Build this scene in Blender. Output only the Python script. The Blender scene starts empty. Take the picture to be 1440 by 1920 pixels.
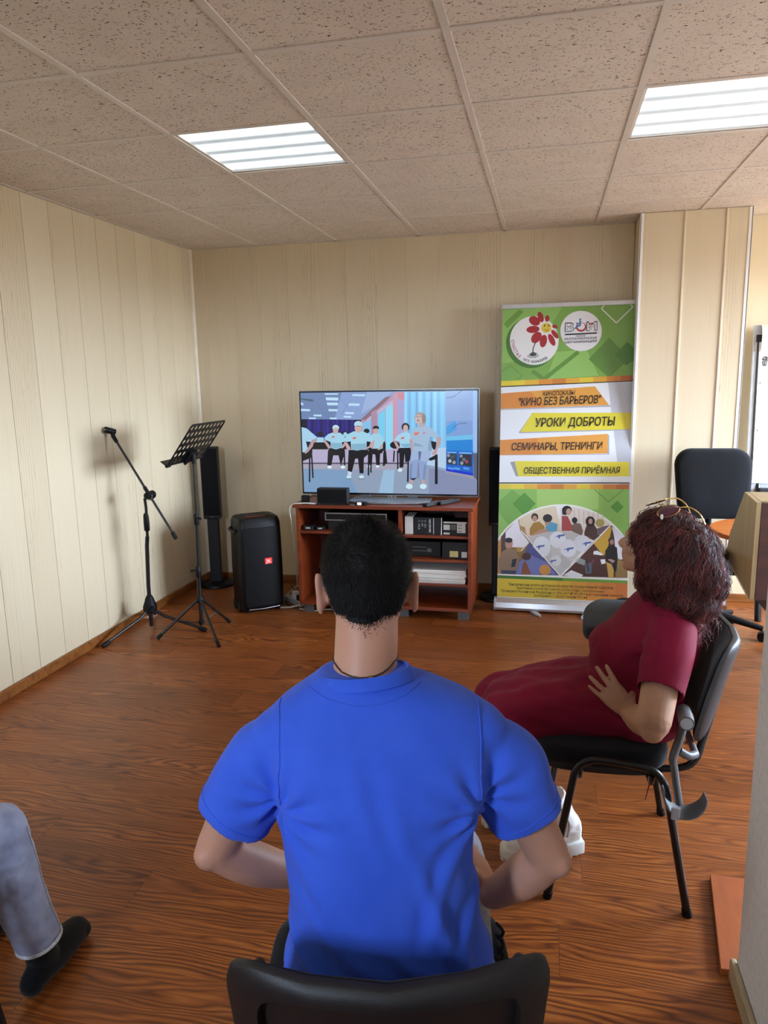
import bpy, bmesh, math, random
from mathutils import Vector, Matrix, noise
from mathutils.bvhtree import BVHTree

random.seed(7)
sc = bpy.context.scene
COL = sc.collection
PI = math.pi

# ------------------------------------------------------------------ camera, world, exposure
YAW = 0.22232           # the camera is turned left of the room's depth axis
EYE = Vector((2.6565, 0.0, 1.5685))
cam_data = bpy.data.cameras.new('camera')
cam_data.sensor_fit = 'VERTICAL'
cam_data.sensor_height = 24.0
cam_data.lens = 1360.04 / 1920 * 24.0
cam_data.clip_start = 0.05
cam = bpy.data.objects.new('camera', cam_data)
COL.objects.link(cam)
AX = Vector((0.97596, 0.21718, -0.018292))
AY = Vector((-0.021641, 0.180075, 0.983415))
AZ = Vector((0.216874, -0.959377, 0.180446))
cam.matrix_world = Matrix(((AX.x, AY.x, AZ.x, EYE.x), (AX.y, AY.y, AZ.y, EYE.y), (AX.z, AY.z, AZ.z, EYE.z), (0, 0, 0, 1)))
sc.camera = cam

world = bpy.data.worlds.new('world')
sc.world = world
world.use_nodes = True
# overcast daylight: pale sky above the horizon, darker ground below it
_t = world.node_tree; _bg = _t.nodes['Background']
_tc = _t.nodes.new('ShaderNodeTexCoord'); _sp = _t.nodes.new('ShaderNodeSeparateXYZ'); _rp = _t.nodes.new('ShaderNodeValToRGB'); _ma = _t.nodes.new('ShaderNodeMath')
_ma.operation = 'MULTIPLY_ADD'; _ma.inputs[1].default_value = 0.5; _ma.inputs[2].default_value = 0.5
_t.links.new(_tc.outputs['Generated'], _sp.inputs[0]); _t.links.new(_sp.outputs[2], _ma.inputs[0]); _t.links.new(_ma.outputs[0], _rp.inputs[0]); _t.links.new(_rp.outputs[0], _bg.inputs[0])
_e = _rp.color_ramp.elements
_e[0].position = 0.0; _e[0].color = (0.10, 0.10, 0.09, 1)
_e[1].position = 1.0; _e[1].color = (0.55, 0.73, 1.0, 1)
for _p, _c in ((0.485, (0.14, 0.14, 0.13, 1)), (0.505, (0.67, 0.81, 1.0, 1))):
    _n = _e.new(_p); _n.color = _c
_bg.inputs[1].default_value = 105.0

EXPO = -0.12
sc.view_settings.view_transform = 'Standard'
sc.view_settings.look = 'None'
sc.view_settings.exposure = EXPO
sc.view_settings.gamma = 1.0
sc.view_settings.use_curve_mapping = False

sc.cycles.max_bounces = 6
sc.cycles.glossy_bounces = 2
sc.cycles.transmission_bounces = 2

H = 2.5456              # ceiling height
XR, YR, YB = 6.4, -1.7, 5.262   # right wall, rear wall, back wall
XN, YN = 3.17, 1.80     # near partition corner

def area(name, loc, rot, sx, sy, energy, color):
    l = bpy.data.lights.new(name, 'AREA')
    l.shape = 'RECTANGLE'; l.size = sx; l.size_y = sy; l.energy = energy; l.color = color
    o = bpy.data.objects.new(name, l); COL.objects.link(o)
    o.location = loc; o.rotation_euler = rot
    return o
p1 = area('window_portal', (XR - 0.01, 4.0, 1.65), (0, PI / 2, 0), 1.35, 2.2, 1.0, (1, 1, 1))
p1.data.cycles.is_portal = True
p2 = area('window_portal', (1.20, YR + 0.01, 1.98), (PI / 2, 0, 0), 0.65, 0.9, 1.0, (1, 1, 1))
p2.data.cycles.is_portal = True
LAMP = 3.3              # radiance of the ceiling panels

# ------------------------------------------------------------------ materials
def lin(h):
    out = []
    for i in (0, 2, 4):
        c = int(h[i:i + 2], 16) / 255
        out.append(c / 12.92 if c <= 0.04045 else ((c + 0.055) / 1.055) ** 2.4)
    return (out[0], out[1], out[2], 1)

class NT:
    def __init__(s, name):
        s.m = bpy.data.materials.new(name); s.m.use_nodes = True
        s.t = s.m.node_tree; s.b = s.t.nodes['Principled BSDF']
    def n(s, typ, **kw):
        nd = s.t.nodes.new(typ)
        for k, v in kw.items():
            if k in nd.inputs: nd.inputs[k].default_value = v
            else: setattr(nd, k, v)
        return nd
    def k(s, a, b): s.t.links.new(a, b)
    def coords(s, scale=(1, 1, 1), rand=0.0, kind='Object'):
        tc = s.n('ShaderNodeTexCoord'); mp = s.n('ShaderNodeMapping'); mp.inputs['Scale'].default_value = scale
        src = tc.outputs[kind]
        if rand:
            oi = s.n('ShaderNodeObjectInfo'); vm = s.n('ShaderNodeVectorMath', operation='ADD')
            ml = s.n('ShaderNodeVectorMath', operation='SCALE'); ml.inputs['Scale'].default_value = rand
            cb = s.n('ShaderNodeCombineXYZ')
            for i in range(3): s.k(oi.outputs['Random'], cb.inputs[i])
            s.k(cb.outputs[0], ml.inputs[0]); s.k(src, vm.inputs[0]); s.k(ml.outputs[0], vm.inputs[1]); src = vm.outputs[0]
        s.k(src, mp.inputs['Vector'])
        return mp.outputs[0]
    def noise(s, vec, scale, detail=3, rough=0.5, dist=0.0):
        nd = s.n('ShaderNodeTexNoise'); nd.inputs['Scale'].default_value = scale; nd.inputs['Detail'].default_value = detail
        nd.inputs['Roughness'].default_value = rough; nd.inputs['Distortion'].default_value = dist
        s.k(vec, nd.inputs['Vector']); return nd.outputs[0]
    def ramp(s, fac, stops):
        r = s.n('ShaderNodeValToRGB'); e = r.color_ramp.elements
        while len(e) < len(stops): e.new(0.5)
        for i, (p, c) in enumerate(stops):
            e[i].position = p; e[i].color = c if len(c) == 4 else (*c, 1)
        s.k(fac, r.inputs[0]); return r.outputs[0]
    def mix(s, fac, a, b, mode='MIX'):
        m = s.n('ShaderNodeMix', data_type='RGBA', blend_type=mode)
        if isinstance(fac, (int, float)): m.inputs[0].default_value = fac
        else: s.k(fac, m.inputs[0])
        for i, v in ((6, a), (7, b)):
            if isinstance(v, (tuple, list)): m.inputs[i].default_value = v
            else: s.k(v, m.inputs[i])
        return m.outputs[2]
    def math(s, op, a, b=None):
        m = s.n('ShaderNodeMath', operation=op)
        for i, v in ((0, a), (1, b)):
            if v is None: continue
            if isinstance(v, (int, float)): m.inputs[i].default_value = v
            else: s.k(v, m.inputs[i])
        return m.outputs[0]
    def bump(s, h, strength=0.2, dist=0.002):
        b = s.n('ShaderNodeBump'); b.inputs['Strength'].default_value = strength; b.inputs['Distance'].default_value = dist
        s.k(h, b.inputs['Height']); s.k(b.outputs[0], s.b.inputs['Normal'])

def pm(name, hexc, rough=0.5, metal=0.0, var=0.05, scale=12, bump=0.0, bscale=250, coat=0.0, sheen=0.0, sss=0.0, spec=0.5, stretch=(1, 1, 1)):
    t = NT(name); c = lin(hexc); b = t.b
    v = t.coords(stretch)
    f = t.noise(v, scale, 3)
    lo = tuple(max(0, x * (1 - 2.2 * var)) for x in c[:3]) + (1,); hi = tuple(min(1, x * (1 + 2.2 * var)) for x in c[:3]) + (1,)
    t.k(t.ramp(f, [(0.25, lo), (0.75, hi)]), b.inputs['Base Color'])
    b.inputs['Roughness'].default_value = rough; b.inputs['Metallic'].default_value = metal
    b.inputs['Coat Weight'].default_value = coat; b.inputs['Sheen Weight'].default_value = sheen
    b.inputs['Specular IOR Level'].default_value = spec
    if sss:
        b.inputs['Subsurface Weight'].default_value = sss
        b.inputs['Subsurface Radius'].default_value = (0.012, 0.004, 0.002)
    if bump: t.bump(t.noise(v, bscale, 2), bump, 0.0015)
    return t.m

def emis(name, hexc, strength):
    t = NT(name); c = lin(hexc)
    t.b.inputs['Base Color'].default_value = c
    t.b.inputs['Emission Color'].default_value = c
    t.b.inputs['Emission Strength'].default_value = strength
    return t.m

def mdf_panel():
    t = NT('pale_oak_panel')
    fine = t.noise(t.coords((70, 70, 2.2), 37.0), 1.0, 5, 0.6, 0.4)
    band = t.noise(t.coords((5, 5, 0.35), 37.0), 1.0, 2, 0.5)
    dash = t.noise(t.coords((190, 190, 9), 37.0), 1.0, 3, 0.6)
    tone = t.noise(t.coords((1.5, 1.5, 0.5), 11.0), 1.0, 2)
    rings = t.n('ShaderNodeTexWave', wave_type='BANDS', bands_direction='X')
    rings.inputs['Scale'].default_value = 1.0; rings.inputs['Distortion'].default_value = 9.0; rings.inputs['Detail'].default_value = 2.0; rings.inputs['Detail Scale'].default_value = 0.7
    t.k(t.coords((16, 16, 1.1), 37.0), rings.inputs['Vector'])
    base = t.ramp(tone, [(0.3, lin('d0be9e')), (0.7, lin('d7c7a8'))])
    m1 = t.math('MULTIPLY', t.ramp(fine, [(0.30, (1, 1, 1)), (0.46, (0, 0, 0))]), 0.25)
    c = t.mix(m1, base, lin('bfae92'))
    sel = t.ramp(band, [(0.52, (0, 0, 0)), (0.62, (1, 1, 1))])
    m2 = t.math('MULTIPLY', sel, t.ramp(rings.outputs[1], [(0.0, (0, 0, 0)), (0.80, (0, 0, 0)), (0.93, (1, 1, 1))]))
    c = t.mix(t.math('MULTIPLY', m2, 0.4), c, lin('b39e7e'))
    m3 = t.math('MULTIPLY', sel, t.ramp(dash, [(0.60, (0, 0, 0)), (0.68, (1, 1, 1))]))
    c = t.mix(t.math('MULTIPLY', m3, 0.55), c, lin('8f7b5f'))
    t.k(c, t.b.inputs['Base Color']); t.b.inputs['Roughness'].default_value = 0.48
    t.bump(fine, 0.06, 0.001)
    return t.m

def ceiling_mat():
    t = NT('fissured_mineral_tile')
    v1 = t.coords((70, 150, 95), 53.0); v2 = t.coords((170, 90, 200), 53.0)
    a = t.noise(v1, 1.0, 2.5, 0.55, 0.8); b = t.noise(v2, 1.0, 2, 0.5, 0.5)
    big = t.noise(t.coords((6, 6, 6), 20.0), 1.0, 2)
    fa = t.ramp(a, [(0.625, (0, 0, 0)), (0.665, (1, 1, 1))])
    fb = t.ramp(b, [(0.665, (0, 0, 0)), (0.70, (1, 1, 1))])
    f = t.math('MAXIMUM', fa, fb)
    base = t.ramp(big, [(0.3, lin('ddd0c3')), (0.7, lin('e5d9cc'))])
    t.k(t.mix(f, base, lin('3f2f22')), t.b.inputs['Base Color'])
    t.b.inputs['Roughness'].default_value = 0.9
    t.bump(f, -0.5, 0.003)
    return t.m

def floor_mat():
    t = NT('laminate_plank')
    warp = t.noise(t.coords((0.9, 5.0, 1), 91.0), 1.0, 3, 0.55)
    tc = t.coords((0.35, 9.0, 1), 91.0)
    va = t.n('ShaderNodeVectorMath', operation='ADD')
    sx = t.n('ShaderNodeCombineXYZ')
    t.k(t.math('MULTIPLY', warp, 2.6), sx.inputs[1])
    t.k(tc, va.inputs[0]); t.k(sx.outputs[0], va.inputs[1])
    w = t.n('ShaderNodeTexWave', wave_type='BANDS', bands_direction='Y')
    w.inputs['Scale'].default_value = 2.1; w.inputs['Distortion'].default_value = 2.6; w.inputs['Detail'].default_value = 4; w.inputs['Detail Scale'].default_value = 1.3; w.inputs['Detail Roughness'].default_value = 0.65
    t.k(va.outputs[0], w.inputs['Vector'])
    fine = t.noise(t.coords((5, 150, 1), 91.0), 1.0, 4, 0.6)
    big = t.noise(t.coords((0.9, 3.5, 1), 91.0), 1.0, 3, 0.6)
    oi = t.n('ShaderNodeObjectInfo')
    c = t.ramp(w.outputs[1], [(0.0, lin('5e3017')), (0.10, lin('7a411f')), (0.35, lin('935022')), (0.75, lin('a35c28')), (1.0, lin('b0682e'))])
    c = t.mix(t.ramp(t.noise(t.coords((1.3, 7, 1), 63.0), 1.0, 2), [(0.42, (0.0, 0.0, 0.0)), (0.64, (0.6, 0.6, 0.6))]), c, lin('985426'))
    c = t.mix(t.ramp(big, [(0.30, (0.55, 0.55, 0.55)), (0.58, (0, 0, 0))]), c, lin('5c2e15'))
    c = t.mix(t.math('MULTIPLY', t.ramp(fine, [(0.42, (1, 1, 1)), (0.56, (0, 0, 0))]), 0.35), c, lin('4a2210'))
    c = t.mix(t.math('MULTIPLY', oi.outputs['Random'], 0.18), c, lin('6b3517'))
    t.k(c, t.b.inputs['Base Color'])
    t.b.inputs['Roughness'].default_value = 0.27
    t.b.inputs['Specular IOR Level'].default_value = 0.35
    t.k(t.ramp(fine, [(0.3, (0.38, 0.38, 0.38)), (0.7, (0.28, 0.28, 0.28))]), t.b.inputs['Roughness'])
    t.bump(fine, 0.05, 0.0008)
    return t.m

def wood_mat(name, a, b, c_, rough=0.35, sc_=(1.2, 14, 14), rand=13.0):
    t = NT(name)
    n1 = t.noise(t.coords(sc_, rand), 1.0, 4, 0.6, 1.2)
    n2 = t.noise(t.coords((sc_[0] * 5, sc_[1] * 8, sc_[2] * 8), rand), 1.0, 3, 0.6)
    c = t.ramp(n1, [(0.25, lin(a)), (0.5, lin(b)), (0.75, lin(c_))])
    c = t.mix(t.math('MULTIPLY', t.ramp(n2, [(0.4, (1, 1, 1)), (0.55, (0, 0, 0))]), 0.25), c, lin(a))
    t.k(c, t.b.inputs['Base Color']); t.b.inputs['Roughness'].default_value = rough
    t.bump(n2, 0.04, 0.001)
    return t.m

def lamp_mat():
    t = NT('backlit_diffuser')
    tc = t.n('ShaderNodeTexCoord'); sp = t.n('ShaderNodeSeparateXYZ'); t.k(tc.outputs['Object'], sp.inputs[0])
    co = t.math('COSINE', t.math('MULTIPLY', sp.outputs[1], 2 * PI / 0.142), None)
    # four tubes: bright bands at y = -0.213, -0.071, 0.071, 0.213
    band = t.math('MULTIPLY', t.math('SUBTRACT', 1.0, co), 0.5)
    pr = t.noise(t.coords((140, 140, 140)), 1.0, 1)
    st = t.math('ADD', t.math('MULTIPLY', t.math('POWER', band, 1.5), LAMP * 1.25), LAMP * 0.10)
    st = t.math('MULTIPLY', st, t.math('ADD', t.math('MULTIPLY', pr, 0.4), 0.8))
    t.b.inputs['Base Color'].default_value = (0.8, 0.85, 0.9, 1)
    t.k(t.mix(band, (0.62, 0.86, 1.0, 1), (1.0, 0.94, 0.84, 1)), t.b.inputs['Emission Color'])
    t.k(st, t.b.inputs['Emission Strength'])
    t.bump(pr, 0.3, 0.002)
    return t.m

def skin_mat(name, a, b, rough=0.5):
    t = NT(name)
    n1 = t.noise(t.coords((9, 9, 9)), 1.0, 3); n2 = t.noise(t.coords((120, 120, 120)), 1.0, 3)
    c = t.ramp(n1, [(0.3, lin(a)), (0.7, lin(b))])
    t.k(c, t.b.inputs['Base Color']); t.b.inputs['Roughness'].default_value = rough
    t.b.inputs['Subsurface Weight'].default_value = 0.25
    t.b.inputs['Subsurface Radius'].default_value = (0.010, 0.0035, 0.002)
    t.bump(n2, 0.12, 0.001)
    return t.m

def cloth_mat(name, a, b, fine=700, rough=0.85, bump=0.15, sheen=0.15, big=6):
    t = NT(name)
    n1 = t.noise(t.coords((big, big, big)), 1.0, 4, 0.6); n2 = t.noise(t.coords((fine, fine, fine)), 1.0, 2)
    c = t.ramp(n1, [(0.3, lin(a)), (0.7, lin(b))])
    c = t.mix(t.math('MULTIPLY', t.ramp(n2, [(0.35, (1, 1, 1)), (0.6, (0, 0, 0))]), 0.18), c, lin(a))
    t.k(c, t.b.inputs['Base Color']); t.b.inputs['Roughness'].default_value = rough
    t.b.inputs['Sheen Weight'].default_value = sheen; t.b.inputs['Specular IOR Level'].default_value = 0.25
    t.bump(n2, bump, 0.0012)
    return t.m

def paint_mat(name, emission=0.0, rough=0.4):
    """flat print or screen picture: colour comes from the printed patches' colour attribute"""
    t = NT(name)
    a = t.n('ShaderNodeAttribute'); a.attribute_name = 'ink'
    if emission:
        t.b.inputs['Base Color'].default_value = (0.01, 0.01, 0.01, 1)
        t.k(a.outputs['Color'], t.b.inputs['Emission Color']); t.b.inputs['Emission Strength'].default_value = emission
    else:
        hs = t.n('ShaderNodeHueSaturation'); hs.inputs['Saturation'].default_value = 0.95; hs.inputs['Value'].default_value = 0.88
        t.k(a.outputs['Color'], hs.inputs['Color']); t.k(hs.outputs[0], t.b.inputs['Base Color'])
    t.b.inputs['Roughness'].default_value = rough
    return t.m

def glass_mat():
    t = NT('window_glass')
    tr = t.n('ShaderNodeBsdfTransparent'); gl = t.n('ShaderNodeBsdfGlossy'); gl.inputs['Roughness'].default_value = 0.02
    mx = t.n('ShaderNodeMixShader'); mx.inputs[0].default_value = 0.06
    t.k(tr.outputs[0], mx.inputs[1]); t.k(gl.outputs[0], mx.inputs[2])
    t.k(mx.outputs[0], t.t.nodes['Material Output'].inputs['Surface'])
    return t.m

MAT = dict(
    panel=mdf_panel(), tile=ceiling_mat(), floor=floor_mat(), lamp=lamp_mat(), glass=glass_mat(),
    tbar=pm('painted_ceiling_grid', 'dcd2c8', 0.45, var=0.02),
    white_trim=pm('white_plastic_trim', 'e9e6e2', 0.4, var=0.02),
    cream_trim=pm('cream_trim', 'd8c8ae', 0.45, var=0.03),
    plaster=pm('pale_wallpaper', 'd2ccc2', 0.75, var=0.04, scale=60, bump=0.25, bscale=400),
    base_brown=wood_mat('brown_baseboard', '5a3014', '86501f', '9a6030', 0.4, (2, 20, 20)),
    base_pale=wood_mat('pale_baseboard', '8f7a5c', 'a8926e', 'bca784', 0.5, (20, 2, 20)),
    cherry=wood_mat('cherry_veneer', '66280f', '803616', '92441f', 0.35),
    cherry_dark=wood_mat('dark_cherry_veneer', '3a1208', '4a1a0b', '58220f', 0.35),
    orange_wood=wood_mat('orange_laminate', 'a8561c', 'bf6a28', 'cc7a34', 0.35),
    maple=wood_mat('maple_edge_veneer', 'a08a62', 'b49c72', 'c2ab82', 0.4, (14, 14, 1.2)),
    board=wood_mat('orange_brown_board', '8c441c', 'a05224', 'b0602c', 0.45, (10, 1.5, 10)),
    black_metal=pm('black_painted_metal', '0c0c0d', 0.32, 0.0, var=0.1),
    black_plastic=pm('black_plastic', '09090b', 0.55, var=0.08, bump=0.15, bscale=500, spec=0.25),
    shell=pm('chair_shell_plastic', '1b1718', 0.5, var=0.08, bump=0.25, bscale=700),
    black_fabric=cloth_mat('black_upholstery', '09090b', '121216', 900, 0.95, 0.3, 0.1),
    matte_black=pm('matte_black', '08080a', 0.6, var=0.1),
    satin_black=pm('satin_black', '08080a', 0.45, var=0.06, spec=0.3),
    grey_plastic=pm('grey_plastic', '5f6063', 0.5, var=0.05),
    grey_light=pm('light_grey_plastic', 'a9abb0', 0.5, var=0.04),
    silver=pm('brushed_silver', 'a8a8aa', 0.32, 0.8, var=0.04),
    alu=pm('satin_aluminium', 'c9cacc', 0.35, 0.55, var=0.03),
    white=pm('white_plastic', 'e8e8e6', 0.45, var=0.02),
    paper=pm('white_paper', 'eceae6', 0.8, var=0.02),
    cream_paper=pm('cream_paper', 'e6dcc8', 0.8, var=0.02),
    white_leather=pm('white_leather', 'e6e4e0', 0.38, var=0.03, bump=0.1, bscale=150),
    rubber_white=pm('white_rubber_sole', 'dcdad4', 0.6, var=0.03),
    ink=pm('marker_ink', '2a2a30', 0.7),
    pick=pm('pale_label', 'dad9d4', 0.6, var=0.03),
    yellow_label=pm('yellow_label', 'd8cf8e', 0.6, var=0.04),
    red_glow=emis('red_emissive_badge', 'e02420', 1.2),
    white_glow=emis('white_glow', 'ffffff', 1.5),
    skin_m=skin_mat('light_skin', 'b8846c', 'c8947c'),
    skin_w=skin_mat('warm_skin', 'b08468', 'c2957a'),
    hair_m=pm('short_black_hair', '0e0b0b', 0.7, var=0.25, scale=90, spec=0.25),
    hair_w=pm('burgundy_hair', '2a0f0f', 0.65, var=0.45, scale=30, spec=0.3),
    hair_w2=pm('burgundy_hair_strand', '5a2520', 0.5, var=0.5, scale=22, spec=0.4),
    blue=cloth_mat('blue_cotton', '3056cc', '3e64de', 900, 0.9, 0.12, 0.12),
    grey_knit=cloth_mat('grey_melange_knit', '56545a', '9a989c', 260, 0.95, 0.3, 0.2, 160),
    crimson=cloth_mat('crimson_crepe', '6c0424', '80082e', 900, 0.8, 0.12, 0.02),
    denim=cloth_mat('pale_grey_denim', '8288a2', 'a6acc2', 500, 0.9, 0.3, 0.1, 14),
    denim_cuff=cloth_mat('frayed_denim_hem', 'a8a8b0', 'd6d4d4', 400, 0.95, 0.5, 0.1, 120),
    sock=cloth_mat('black_sock', '07070a', '101014', 700, 0.95, 0.3, 0.1),
    dark_knit=cloth_mat('dark_knit', '22242c', '2e3038', 500, 0.95, 0.3, 0.1),
    gold=pm('gold_wire', 'd0a860', 0.25, 0.9),
    lens=pm('purple_tinted_lens', '4a1c34', 0.08, var=0.15, coat=1.0),
    cord=pm('brown_cord', '3a2c22', 0.6),
    cable_white=pm('white_cable', 'd6d2ca', 0.5),
    cable_black=pm('black_cable', '0c0c0e', 0.5),
    print=paint_mat('banner_print', 0.0, 0.38),
    screen=paint_mat('screen_picture', 1.0, 0.2),
    box_black=pm('black_carton', '0e0f12', 0.45, var=0.08),
    frame_black=pm('black_bezel', '07070a', 0.25),
    navy=pm('dark_grey', '202020', 0.5),  # even dark grey, assigned to no object
)

# ------------------------------------------------------------------ mesh helpers
def frame_of(d):
    d = Vector(d).normalized()
    a = Vector((0, 0, 1)) if abs(d.z) < 0.9 else Vector((1, 0, 0))
    u = d.cross(a).normalized(); v = u.cross(d).normalized()
    return u, v

def catmull(pts, sub):
    out = []
    n = len(pts)
    for i in range(n - 1):
        p0 = pts[max(i - 1, 0)]; p1 = pts[i]; p2 = pts[i + 1]; p3 = pts[min(i + 2, n - 1)]
        for j in range(sub):
            t = j / sub; t2 = t * t; t3 = t2 * t
            out.append(tuple(0.5 * ((2 * b) + (c - a) * t + (2 * a - 5 * b + 4 * c - d) * t2 + (-a + 3 * b - 3 * c + d) * t3)
                             for a, b, c, d in zip(p0, p1, p2, p3)))
    out.append(tuple(pts[-1]))
    return out

class MB:
    def __init__(s): s.V = []; s.F = []
    def add(s, V, F):
        o = len(s.V); s.V += [tuple(v) for v in V]; s.F += [tuple(i + o for i in f) for f in F]
        return s
    def mm(s, x0, y0, z0, x1, y1, z1):
        V = [(x, y, z) for z in (z0, z1) for y in (y0, y1) for x in (x0, x1)]
        return s.add(V, [(0, 2, 3, 1), (4, 5, 7, 6), (0, 1, 5, 4), (2, 6, 7, 3), (0, 4, 6, 2), (1, 3, 7, 5)])
    def box(s, c, d, R=None):
        V = []
        for z in (-1, 1):
            for y in (-1, 1):
                for x in (-1, 1):
                    v = Vector((x * d[0] / 2, y * d[1] / 2, z * d[2] / 2))
                    if R is not None: v = R @ v
                    V.append(v + Vector(c))
        return s.add(V, [(0, 2, 3, 1), (4, 5, 7, 6), (0, 1, 5, 4), (2, 6, 7, 3), (0, 4, 6, 2), (1, 3, 7, 5)])
    def loft(s, rings, cap=(True, True), closed=False):
        n = len(rings[0]); V = [v for r in rings for v in r]; F = []
        m = len(rings)
        for i in range(m if closed else m - 1):
            a, b = i * n, ((i + 1) % m) * n
            for j in range(n):
                k = (j + 1) % n
                F.append((a + j, a + k, b + k, b + j))
        if not closed:
            if cap[0]: F.append(tuple(reversed(range(n))))
            if cap[1]: F.append(tuple(range((m - 1) * n, m * n)))
        return s.add(V, F)
    def tube(s, pts, r, n=10, cap=True, closed=False, sub=0, flat=None):
        """r: a radius or one for each point; flat scales the second axis"""
        rs = list(r) if isinstance(r, (list, tuple)) else [r] * len(pts)
        if sub:
            q = catmull([tuple(p) + (rr,) for p, rr in zip(pts, rs)], sub)
            pts = [p[:3] for p in q]; rs = [p[3] for p in q]
        P = [Vector(p) for p in pts]; rings = []; m = len(P); u = None
        for i in range(m):
            if closed: d = P[(i + 1) % m] - P[i - 1]
            else: d = P[min(i + 1, m - 1)] - P[max(i - 1, 0)]
            if d.length < 1e-9: d = Vector((0, 0, 1))
            d.normalize()
            if u is None: u, v = frame_of(d)
            else:
                u = (u - d * u.dot(d))
                u = u.normalized() if u.length > 1e-6 else frame_of(d)[0]
                v = d.cross(u) * -1
                v = u.cross(d)
            fl = 1 if flat is None else flat
            rings.append([P[i] + (u * math.cos(2 * PI * j / n) + v * math.sin(2 * PI * j / n) * fl) * rs[i] for j in range(n)])
        if rings:
            s.loft(rings, (cap, cap), closed)
        return s
    def cyl(s, p0, p1, r0, r1=None, n=18): return s.tube([p0, p1], [r0, r0 if r1 is None else r1], n)
    def ell(s, c, r, R=None, nu=20, nv=12):
        rings = []
        for i in range(nv + 1):
            t = PI * i / nv
            t = min(max(t, 0.02), PI - 0.02)
            ring = []
            for j in range(nu):
                a = 2 * PI * j / nu
                v = Vector((r[0] * math.sin(t) * math.cos(a), r[1] * math.sin(t) * math.sin(a), -r[2] * math.cos(t)))
                if R is not None: v = R @ v
                ring.append(v + Vector(c))
            rings.append(ring)
        return s.loft(rings)
    def limb(s, pts, rs, n=16, sub=5):
        s.tube(pts, rs, n, sub=sub)
        s.ell(pts[0], (rs[0] * 0.98,) * 3, None, 14, 8); s.ell(pts[-1], (rs[-1] * 0.98,) * 3, None, 14, 8)
        return s
    def lathe(s, prof, c=(0, 0, 0), n=24):
        return s.loft([[(c[0] + r * math.cos(2 * PI * j / n), c[1] + r * math.sin(2 * PI * j / n), c[2] + z) for j in range(n)] for r, z in prof])
    def prism(s, pts, off):
        """closed outline (3-D points in a plane) pushed along off"""
        o = Vector(off); n = len(pts); A = [Vector(p) for p in pts]
        V = A + [p + o for p in A]
        F = [tuple(reversed(range(n))), tuple(range(n, 2 * n))] + [(i, (i + 1) % n, n + (i + 1) % n, n + i) for i in range(n)]
        return s.add(V, F)
    def mesh(s, name, off=(0, 0, 0), smooth=True, angle=40, bevel=0.0, segs=2):
        me = bpy.data.meshes.new(name)
        ox, oy, oz = off
        me.from_pydata([(v[0] - ox, v[1] - oy, v[2] - oz) for v in s.V], [], s.F)
        bm = bmesh.new(); bm.from_mesh(me)
        bmesh.ops.recalc_face_normals(bm, faces=bm.faces)
        if bevel:
            ed = [e for e in bm.edges if len(e.link_faces) == 2 and e.calc_face_angle(0) > 0.6]
            bmesh.ops.bevel(bm, geom=ed, offset=bevel, segments=segs, profile=0.5, affect='EDGES', clamp_overlap=True)
        bm.to_mesh(me); bm.free()
        if smooth:
            me.polygons.foreach_set('use_smooth', [True] * len(me.polygons))
            if angle: me.set_sharp_from_angle(angle=math.radians(angle))
        me.update()
        return me
    def build(s, name, mat, parent=None, off=(0, 0, 0), **kw):
        return link(name, s.mesh(name, off, **kw), mat, parent)

def link(name, me, mat, parent=None, loc=None, rotz=None):
    if mat is not None and not me.materials: me.materials.append(MAT[mat] if isinstance(mat, str) else mat)
    o = bpy.data.objects.new(name, me); COL.objects.link(o)
    if parent is not None: o.parent = parent
    if loc is not None: o.location = loc
    if rotz is not None: o.rotation_euler = (0, 0, rotz)
    return o

def tag(o, label, cat, group=None):
    o['label'] = label; o['category'] = cat
    if group: o['group'] = group
    return o
def thing(name, label, cat, loc=(0, 0, 0), rotz=0.0, group=None):
    o = bpy.data.objects.new(name, None); COL.objects.link(o)
    o.empty_display_size = 0.1; o.location = loc; o.rotation_euler = (0, 0, rotz)
    return tag(o, label, cat, group)
def struct(o):
    o['kind'] = 'structure'; return o
def copy_thing(root, loc, rotz, label, group=None):
    r = root.copy(); COL.objects.link(r); r.location = loc; r.rotation_euler = (0, 0, rotz)
    r['label'] = label
    if group: r['group'] = group
    for ch in list(root.children):
        c = ch.copy(); COL.objects.link(c); c.parent = r
        for g in ch.children:
            d = g.copy(); COL.objects.link(d); d.parent = c
    return r

def organic(name, mb, mat, parent, off, voxel=0.005, smooth=6, warp=None):
    """fuse closed shapes into one continuous skin"""
    me = bpy.data.meshes.new(name)
    me.from_pydata([(v[0] - off[0], v[1] - off[1], v[2] - off[2]) for v in mb.V], [], mb.F)
    bm = bmesh.new(); bm.from_mesh(me); bmesh.ops.recalc_face_normals(bm, faces=bm.faces); bm.to_mesh(me); bm.free()
    t = bpy.data.objects.new('tmp', me); COL.objects.link(t)
    m = t.modifiers.new('r', 'REMESH'); m.mode = 'VOXEL'; m.voxel_size = voxel; m.adaptivity = 0.0
    if smooth:
        s_ = t.modifiers.new('s', 'SMOOTH'); s_.factor = 0.5; s_.iterations = smooth
    dg = bpy.context.evaluated_depsgraph_get()
    res = bpy.data.meshes.new_from_object(t.evaluated_get(dg))
    bpy.data.objects.remove(t); bpy.data.meshes.remove(me)
    if warp:
        co = [v.co.copy() for v in res.vertices]; nr = [v.normal.copy() for v in res.vertices]
        offv = Vector(off)
        for v, c, n in zip(res.vertices, co, nr): v.co = c + warp(c + offv, n)
    res.polygons.foreach_set('use_smooth', [True] * len(res.polygons)); res.update()
    res.name = name
    return link(name, res, mat, parent)

def smoothstep(a, b, x):
    t = min(max((x - a) / (b - a), 0.0), 1.0); return t * t * (3 - 2 * t)
def lerp(a, b, t): return a + (b - a) * t

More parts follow.
